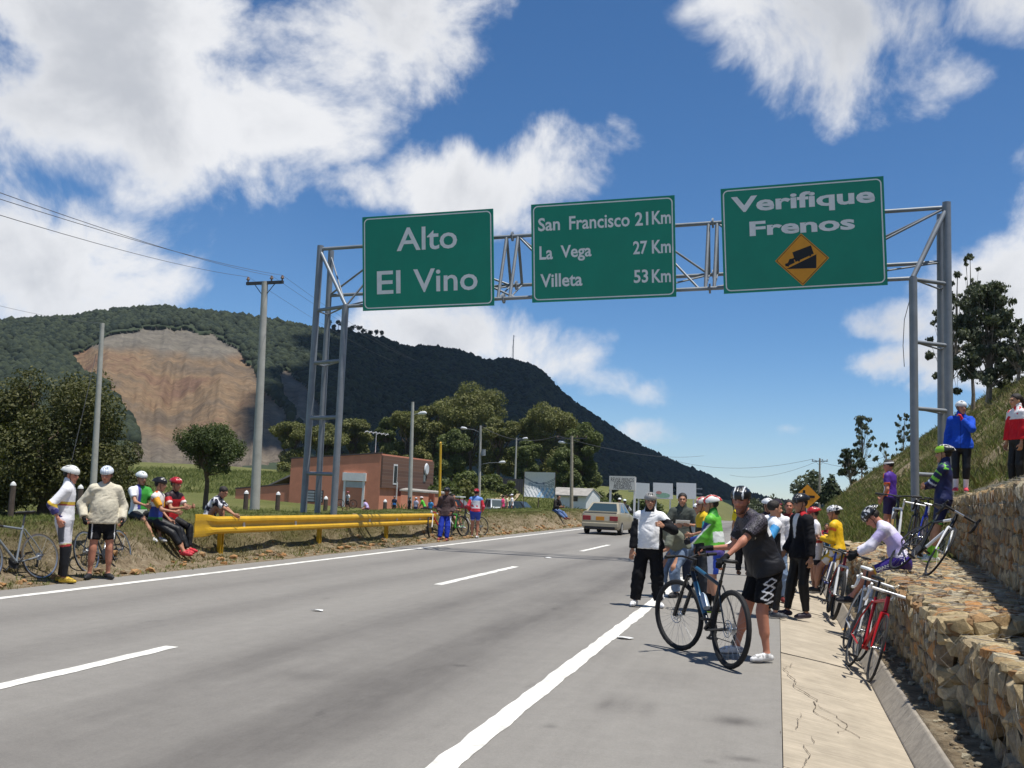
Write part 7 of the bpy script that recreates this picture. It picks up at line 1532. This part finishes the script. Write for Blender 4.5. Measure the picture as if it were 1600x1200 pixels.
person('rider in a white and purple jersey sitting bent forward on the stone wall', (psx, psy, zs-.02), 84, dict(pelvis=(0, 0, .12), spine=(0, .62, 1), bend=.13, head=(6, -48), headoff=(0, .03, -.04), hl=(-.15, .58, .16), hr=(.15, .60, .18), el=(-.6, 0, -1), er=(.6, 0, -1), fl=(-.12, .62, -.40), fr=(.13, .66, -.42), kl=(-.1, 1, .6), kr=(.1, 1, .6), curl=.7), dict(c='d8d2e6', sleeve=1.75, inf=.011, paint=gi, vox=.011), dict(c='35247c', len=.86, paint=gi_b, vox=.011), ('202024', '777777'), dict(c='19191b', vent='050506', paint=lambda b, q: b.__setitem__(vnoise(q, 7, 2, 38.) > .62, col('d8d8d8'))), 1.75, 1., .0125, 'red', gloves='1b1b1e', extra=gi_txt)
# ---- navy rider with folded arms
pn_ = gnd(1474, 878, .8); pn_ = Vector((pn_[0], pn_[1], .78))
def navy(b, l, c): a = l['arm']; b[a & (((l['tL'] > .5) & (l['tL'] < .68)) | ((l['tR'] > .5) & (l['tR'] < .68)))] = col('7fd04a'); b[a & (((l['tL'] > .85) & (l['tL'] < .95)))] = col('c8d0da'); b[(l['z'] > .46) & (np.abs(l['x']) > .09) & ~a & (vnoise(l['V'], 9, 2, 16.) > .5)] = col('7fd04a')
def navy_b(b, l, c): t = np.where(l['left'], l['tL'], l['tR']); b[(t > .72) & (vnoise(l['V'], 4, 2, 22.) > .45)] = col('55b04a')
person('rider in a navy and green kit standing on the wall with folded arms', pn_, 72, dict(spine=(0, -.05, 1), hl=(.12, .25, 1.14), hr=(-.12, .26, 1.12), el=(-1, .1, -.8), er=(1, .1, -.8), hdl=(1, .1, .05), hdr=(-1, .1, .05), pnl=(0, -1, 0), pnr=(0, -1, 0), head=(10, -2), fl=(-.12, .1, .085), fr=(.12, .22, .085), tl=20), dict(c='1c2450', sleeve=1.92, inf=.012, paint=navy, collar=True, vox=.0115), dict(c='1a2148', len=.82, paint=navy_b), ('dfe4d8', '9fd04a'), dict(c='1b1f1c', vent='060706', paint=lambda b, q: (b.__setitem__((q[:, 1] > -.01) & (q[:, 2] < .125), col('8fbf2e')), b.__setitem__((np.abs(np.abs(q[:, 0])-.02) < .009) & (q[:, 1] < .05), col('e4e4e4')))), 1.80, 1.02, .0125, 'mid', socks=('8fd63c', .62))
# ---- blue jacket and red/white jacket riders on the upper wall
pbj = Vector(atY(1502, 766, 18.6)); pbj.z = 1.9; Hbj = (atY(1500, 622, 18.6)[2]-1.9)*.96
person('rider in a bright blue jacket and white helmet on the upper wall', pbj, 168, dict(hl=(-.03, .22, 1.39), el=(-.8, .3, -1), hr=(.27, .03, .86), head=(30, 2), curl=.8, hdl=(.3, .2, .9), fl=(-.08, 0, .085), fr=(.09, .04, .085)), dict(c='1f4fc0', sleeve=1.93, inf=.012, sinf=.010, loose=True, collar=True, name='jacket', hem=.08, vox=.012, paint=lambda b, l, c: b.__setitem__((np.abs(l['x']) < .008) & (l['y'] > 0), col('163a90'))), dict(c='16181e', len=1.5), ('e0485a', 'e6e6e6'), dict(c='e2e2e0', vent='1a1a1c'), Hbj, 1., .0125, 'tan', gloves='c2303a', socks=('e6dfe2', .42))
prw = Vector(atY(1592, 766, 16.6)); prw.z = 1.9; Hrw = (atY(1592, 614, 16.6)[2]-1.9)*.99
def rw(b, l, c): a = l['arm']; b[(l['z'] > .36)] = col('e9e6e6'); b[a & ((l['tL'] < .55) & (l['tR'] < 9))] = col('e9e6e6'); b[a & (l['tL'] > .55)] = col('c8202c'); b[(l['z'] > .30) & (vnoise(l['V'], 3, 2, 18.) > .60)] = col('d02a34')
person('dark-haired woman in a red and white jacket at the right edge', prw, 112, dict(hl=(-.2, .08, .84), hr=(.2, .1, .86), head=(0, -6), fl=(-.08, 0, .085), fr=(.09, .06, .085)), dict(c='c8202c', sleeve=1.9, inf=.016, sinf=.012, paint=rw, loose=True, name='jacket', hem=.0, vox=.0115, collar=True), dict(c='131315', len=1.93), ('202022', '555555'), dict(type='long'), Hrw, .98, .0125, 'mid')
# ---- purple and orange man by the tower
pp = Vector(atY(1391, 790, 24.6)); ppz = .86; Hp = (atY(1391, 717, 24.6)[2]-ppz)*.985
person('man in a purple and orange jersey with a headband beside the right tower', (pp.x, 24.6, ppz), 62, dict(spine=(0, .02, 1), head=(12, -8), hl=(-.22, .1, .9), hr=(.2, .22, .98)), dict(c='4a2a88', sleeve=.62, paint=lambda b, l, c: (b.__setitem__((l['y'] > .03) & (l['z'] > .28) & ~l['arm'], col('e8703a')), b.__setitem__((l['y'] > .05) & (l['z'] < .24) & ~l['arm'], col('d8d4de')), b.__setitem__(l['arm'] & ((l['tL'] > .5) | (l['tR'] > .5)), col('e06a3a')))), dict(c='2a2050', len=.8), ('222222', '888888'), dict(type='band', c='d8d8d8'), Hp, 1.06, .0145, 'red')
# ---- left side: the two standing men
pl1, Hl1 = spot(92, 911, 721)
def bian(b, l, c):
    a = l['arm']; b[(l['z'] > .25) & (l['z'] < .29) & ~a] = col('d9b640'); b[(l['z'] > .23) & (l['z'] <= .25) & ~a] = col('b04050'); b[a & ((l['tL'] > .45) & (l['tL'] < .6))] = col('d9b640'); b[a & (l['tL'] > .6)] = col('8a7fae'); V = l['V']; b[a & (l['tL'] > .6) & (vnoise(V, 2, 2, 18.) > .5)] = col('3f3c72')
def bian_b(b, l, c): t = np.where(l['left'], l['tL'], l['tR']); b[(t > .76) & (t < .8)] = col('d8cf9a'); b[(t > .80)] = col('b03a3a'); b[t > .87] = col('16171c'); b[(np.abs(l['V'][:, 1]) < .05) & (t > .1) & (t < .72) & (np.abs(l['V'][:, 0]) > .12)] = col('5d5d63')
def bian_txt(c): lettering('BIANCHI', .10, -.07, .315, .345, material('navy_print', srgb('2d3570'), .7), c['root'], lambda u, v: tuple((c['pel']+c['sp']*v+c['rt']*(-u)+c['fw']*(.118-3.*u*u))*c['sc']), .02)
person('cyclist in a white jersey with a yellow band and white shorts at the left', pl1, -62, dict(hl=(-.2, -.02, .92), hr=(.24, -.04, .95), head=(-18, -6), fl=(-.1, 0, .085), fr=(.1, .08, .085), curl=.6), dict(c='e6e4e6', sleeve=1.6, inf=.012, paint=bian, vox=.0115, collar=True), dict(c='dddbe0', len=1.95, name='shorts', paint=bian_b, vox=.0115), ('caa83c', '3a3a3a'), dict(c='deded8', vent='8a8a84', hair=True), Hl1, 1.08, .0125, 'red', socks=None, extra=bian_txt)
for o in [r for r in bpy.data.objects if r.get('label', '').startswith('cyclist in a white jersey with a yellow band')]: pass
pl2, Hl2 = spot(153, 905, 722)
person('stout man in a cream sweater, black shorts and white helmet at the left', pl2, facing_cam(pl2)+12, dict(hl=(-.27, .1, .93), hr=(.30, .08, .95), el=(-.6, -1, 0), er=(.6, -1, 0), fl=(-.14, 0, .085), fr=(.14, .03, .085), tl=16, tr=-30, head=(-28, -8), belly=1., curl=.7), dict(c='cfc7b2', sleeve=1.95, inf=.014, sinf=.012, loose=True, name='sweater', hem=.06, vox=.0115, collar=False), dict(c='17171a', len=.72, loose=.012, paint=lambda b, l, c: b.__setitem__((np.abs(np.abs(l['V'][:, 0])-.17) < .008), col('d8d8d8'))), ('2a2c30', '3a3a3c'), dict(c='dfe3e8', vent='5b6a80', paint=stripes_helmet('b9c4d2')), Hl2, 1.14, .0125, 'red', gloves='1c1c1e')
# ---- the three sitting on the bank
def sitter(label, px, top, face, topd, botd, shoes, head, lean=.1, hands=None, Xs=-11.42, zoff=0., H=1.72, foot=(.62, -.3), **k):
    d = atX(px, 800, Xs); Y = float(d[1]); z = gz(Xs, Y)
    ps = dict(pelvis=(0, 0, .11), spine=(0, lean, 1), hl=(-.14, .42, .3), hr=(.14, .42, .3), fl=(-.1, foot[0], foot[1]), fr=(.1, foot[0]+.06, foot[1]), kl=(-.15, .6, 1), kr=(.15, .6, 1), head=(0, -4))
    ps.update(hands or {}); return person(label, (Xs, Y, z+zoff), face, ps, topd, botd, shoes, head, H, 1.0, .0135, **k)
sitter('cyclist in a green and white jersey sitting on the bank, leftmost of three', 216, 731, -112, dict(c='3f9a3c', sleeve=.6, paint=lambda b, l, c: (b.__setitem__((np.abs(l['x']-.06) < .03) & ~l['arm'], col('4a4a9a')), b.__setitem__((l['x'] > .09), col('e0e0e6')), b.__setitem__((l['z'] < .1), col('dfe6dc')))), dict(c='1a1a1d', len=.8), ('cccccc', '888888'), dict(c='dfe3e2', vent='7d8580'), .0, skin='tan', Xs=-11.75)
def oj(b, l, c): b[(l['z'] > .28)] = col('dfd9d4'); b[(l['z'] <= .28) & (l['z'] > .08) & ~l['arm']] = col('2e3f8a'); b[(l['z'] <= .08) & ~l['arm']] = col('2f6a3a'); b[l['arm']] = col('e0a02a'); b[(l['z'] > .36) & (l['y'] < .02) & (vnoise(l['V'], 3, 2, 12.) > .5)] = col('d8632c')
sitter('cyclist in a blue jersey with yellow sleeves sitting on the bank, middle of three', 243, 738, -75, dict(c='2e3f8a', sleeve=.75, paint=oj), dict(c='17171a', len=1.6), ('c03a44', 'a03038'), dict(c='1d1a1c', vent='0a0a0a'), .05, dict(hl=(-.22, .22, .12), fl=(-.06, .56, -.42), fr=(.08, .62, -.44)), -11.3)
sitter('cyclist in a red jersey and red helmet sitting on the bank, rightmost of three', 266, 740, -100, dict(c='b8222a', sleeve=.62, paint=lambda b, l, c: (b.__setitem__((l['z'] > .42) & ~l['arm'], col('2a1a20')), b.__setitem__(l['arm'] & ((l['tL'] > .45) | (l['tR'] > .45)), col('e0d8d4')))), dict(c='151517', len=1.92), ('c8323e', 'b02a34'), dict(c='b3202a', vent='2a1012'), .12, dict(hl=(-.1, .46, .38), hr=(.12, .44, .36), fl=(-.06, .5, -.42), fr=(.1, .6, -.44)), -11.35)
sitter('boy in a black and white patterned shirt sitting on the bank by the barrier end', 325, 748, -78, dict(c='d8d8dc', sleeve=.8, inf=.015, loose=True, name='shirt', paint=lambda b, l, c: b.__setitem__(vnoise(l['V'], 8, 3, 13.) > .5, col('2b2d3a'))), dict(c='1b1d20', len=.9, loose=.015), ('2a2a2c', '888888'), dict(type='hair'), .55, dict(bend=.14, hl=(-.1, .62, .2), hr=(.1, .66, .22), fl=(-.1, .34, .06), fr=(.1, .38, .06), kl=(-.1, .2, 1), kr=(.1, .2, 1), head=(0, -30)), -11.45, .0, 1.6)
# ---- by the barrier
ph, Hh = spot(694, 845, 757)
def hoodie(b, l, c): b[(np.abs(l['y']) < .02) & l['arm']] = col('c8b4b4')
def navyp(b, l, c): s = np.where(l['left'], -1, 1); kx = np.where(l['left'], c['knL'][0], c['knR'][0]); b[((l['V'][:, 0]-kx)*s > .05) & (np.abs(l['V'][:, 1]) < .05)] = col('e2e6ea')
person('man in a brown jacket and blue tracksuit trousers leaning on the barrier end', ph, -172, dict(pelvis=(0, -.08, .9), spine=(0, .0, 1), hl=(-.2, .02, .92), hr=(.22, .02, .92), fl=(-.1, .16, .085), fr=(.12, .2, .085), head=(8, -4)), dict(c='4f4040', sleeve=1.92, inf=.018, sinf=.014, loose=True, name='jacket', paint=hoodie, hem=.1), dict(c='2238a0', len=1.94, loose=.02, paint=navyp), ('9a4a4c', 'c8a8a8'), dict(c='16171c', vent='07070a'), Hh, 1.02, .0145, 'dark')
pq, Hq = spot(741, 841, 761)
def rwb(b, l, c): b[~l['arm'] & (l['y'] < .05)] = col('dcdce2'); b[~l['arm'] & (l['z'] > .40)] = col('5f86c8'); b[(l['z'] < .13) & ~l['arm']] = col('c03040'); b[l['arm']] = col('c02a38'); b[(l['z'] > .17) & (l['z'] < .26) & (vnoise(l['V'], 4, 2, 20.) > .56)] = col('c85060')
person('cyclist seen from behind in a red, white and blue jersey by the left bank', pq, 10, dict(hl=(-.22, .06, .95), hr=(.24, .2, 1.0), head=(-10, 0), fl=(-.09, .02, .085), fr=(.09, .0, .085)), dict(c='c02a38', sleeve=1.9, inf=.012, paint=rwb), dict(c='2f49a8', len=.66, paint=lambda b, l, c: b.__setitem__(np.where(l['left'], l['tL'], l['tR']) > .6, col('8f9fd8'))), ('e6e6e6', 'cccccc'), dict(c='a81f2a', vent='3a1216'), Hq, 1.04, .0145, 'red')
sitter('person in an orange top sitting on the bank behind the parked bikes', 703, 788, -120, dict(c='b8683e', sleeve=.5), dict(c='26262c', len=.9), ('dddddd', '888888'), dict(type='hair'), .2, dict(bend=.12), -11.3, -.05, 1.6)
sitter('man in a black jacket and jeans sitting on the far end of the left bank', 868, 778, -120, dict(c='2a2726', sleeve=1.9, inf=.016, loose=True, name='jacket'), dict(c='5a6f96', len=1.95, loose=.015, cloth=True), ('7a4436', '6a3a30'), dict(type='hair'), .25, dict(bend=.08, head=(0, -12), fl=(-.1, .75, -.25), fr=(.1, .8, -.28)), -11.2, .0, 1.75)
# ---- in front of the orange building and among the parked cars
def far(label, px, top, Y, face, tc_, bc, hd, pose=None, H=None, shoes=('333333', '222222')):
    p = P3(px, 790, Y); z = gz(p.x, Y); h = H or (float(atY(px, top, Y)[2])-z)*.97; person(label, (p.x, Y, z), face, pose or {}, dict(c=tc_, sleeve=.7) if not callable(tc_) else dict(c='cccccc', sleeve=.7, paint=tc_), dict(c=bc, len=.8), shoes, hd, min(max(h, 1.5), 1.85), 1., .024)
FY = 78.
far('cyclist in white with dark bib standing at the white door frame', 543, 767, 80., 150, lambda b, l, c: b.__setitem__((np.abs(l['x']) < .08) & ~l['arm'], col('24242e')), '20202a', dict(c='8c3a44', vent='333333'))
far('crouching person in lilac mending a bicycle before the orange building', 575, 778, FY, 80, 'b9a6d0', '6a4450', dict(type='hair'), dict(pelvis=(0, 0, .42), spine=(0, .7, 1), bend=.1, hl=(-.15, .5, .45), hr=(.15, .52, .4), fl=(-.14, .12, .085), fr=(.14, .2, .085), kl=(-.4, 1, .3), kr=(.4, 1, .3)), 1.7)
far('person in dark blue with a bright blue bag beside the low orange wall', 616, 778, 76., 175, lambda b, l, c: (b.__setitem__(slice(None), col('2c3048')), b.__setitem__((l['z'] < .2), col('3a78c0'))), '2a2c38', dict(c='6a5a58', vent='333333'))
far('cyclist in black among the group by the low orange wall', 640, 780, 74., 140, '1d1d22', '17171a', dict(c='22222a', vent='111111'))
far('cyclist in white and purple among the group by the low orange wall', 650, 779, 73., 160, 'c8c2d8', '3a3460', dict(c='b8b8c0', vent='444444'))
far('cyclist in a bright green jersey bending over by the low orange wall', 664, 776, 71., 100, '5fc23a', '2a3040', dict(c='d8c8c8', vent='555555'), dict(spine=(0, .5, 1), hl=(-.15, .5, .8), hr=(.15, .5, .8)), 1.72)
far('cyclist in a blue top next to the bright green one', 673, 783, 72., 170, '3f8ac8', '24242a', dict(type='hair'))
far('person in pink between the silver and the dark parked cars', 786, 787, 60., 90, 'd8487a', '8a3a54', dict(type='hair'))
far('person in pale yellow beside the one in pink', 792, 788, 60.5, 120, 'd8d4b0', '6a6a70', dict(type='hair'))
far('person in a white cap and shirt near the dark parked car', 800, 786, 61., 110, 'e0e0e8', '4a5068', dict(type='cap', c='e8e8ee'))
for px, top, Y, hc_, lab in ((976, 779, 55., 'dfe8e8', 'motorcyclist in a pale helmet beyond the beige sedan'), (968, 777, 58., 'e8e8e4', 'rider in a white helmet hidden behind the sedan roof')):
    p = P3(px, 790, Y); person(lab, (p.x, Y, 0), 10, dict(pelvis=(0, 0, .75), spine=(0, .15, 1), hl=(-.28, .45, 1.0), hr=(.28, .45, 1.0), fl=(-.2, .3, .2), fr=(.2, .3, .2)), dict(c='2a2e34', sleeve=1.9, loose=True, name='jacket', paint=lambda b, l, c: b.__setitem__(l['arm'], col('c8ccd0'))), dict(c='20242c', len=1.95), ('222222', '111111'), dict(c=hc_, vent=hc_), (float(atY(px, top, Y)[2]))*.97*1.12, 1.02, .022)
# ---- litter
for k, (px, py, lab) in enumerate(((975, 998, 'white paper scrap beside the right edge line'), (497, 955, 'white paper scrap in the middle of the left lane'), (855, 872, 'small white scrap on the road near the gantry shadow'))):
    p = gnd(px, py); mb = MB(); r = random.Random(k); pts = [(math.cos(a)*r.uniform(.05, .1)*1.2, math.sin(a)*r.uniform(.04, .09), .006+r.uniform(0, .02)) for a in [i*.9 for i in range(7)]]; mb.extrude(pts, (0, 0, 0), (0, 0, .003)); o = mb.build('paper_scrap', M_WHITE, loc=(p[0], p[1], 0)); tag(o, lab, 'litter')
p = gnd(1322, 988, -.14); mb = MB(); mb.extrude([(0, 0, 0), (.07, .02, .01), (.09, .07, .03), (.02, .08, .02)], (0, 0, 0), (0, 0, .004)); tag(mb.build('dry_leaf', material('leaf_orange', (.5, .3, .1), .8), loc=(p[0]-.06, p[1], -.12)), 'dry orange leaf lying in the concrete ditch', 'leaf')
# ================================================================== air
hz_ = MB(); hz_.box((0, 1800, 120), (11000, 11000, 300)); ho = hz_.build('haze', None)
hm = bpy.data.materials.new('haze_air'); hm.use_nodes = True; t = hm.node_tree; t.nodes.clear(); pv = t.nodes.new('ShaderNodeVolumePrincipled'); pv.inputs['Color'].default_value = (.62, .76, .95, 1); pv.inputs['Density'].default_value = .00006; pv.inputs['Anisotropy'].default_value = .2
om = t.nodes.new('ShaderNodeOutputMaterial'); t.links.new(pv.outputs[0], om.inputs['Volume']); ho.data.materials.append(hm); tag(ho, 'thin bluish haze in the air over the valley', 'haze', kind='stuff')

# unseen cumulus above the picture, added so that its shadow darkens the wooded ridge
rc = random.Random(4); cb = bmesh.new()
for px, sgl in [(x_, s_) for x_ in range(575, 1260, 50) for s_ in (.25, .5, .75, 1.)]:
    P = Vector(mpos(np.array(float(px)), np.array(sgl))); c = P+SUNV*((1500-P.z)/SUNV.z); r = rc.uniform(62, 95)*(1+max(0, px-600)/650)
    m = Matrix.Translation(c+Vector((0, 0, rc.uniform(-25, 60)))) @ Matrix.Diagonal((r, r, r*.55, 1)); bmesh.ops.create_icosphere(cb, subdivisions=2, radius=1., matrix=m)
cme = bpy.data.meshes.new('cloud'); cb.to_mesh(cme); cb.free(); cme.polygons.foreach_set('use_smooth', [True]*len(cme.polygons))
tag(link_mesh('cloud', cme, material('cloud_white', (.85, .86, .88), 1., var=0)), 'unseen cumulus cloud added above the mountain to shade the ridge', kind='structure')
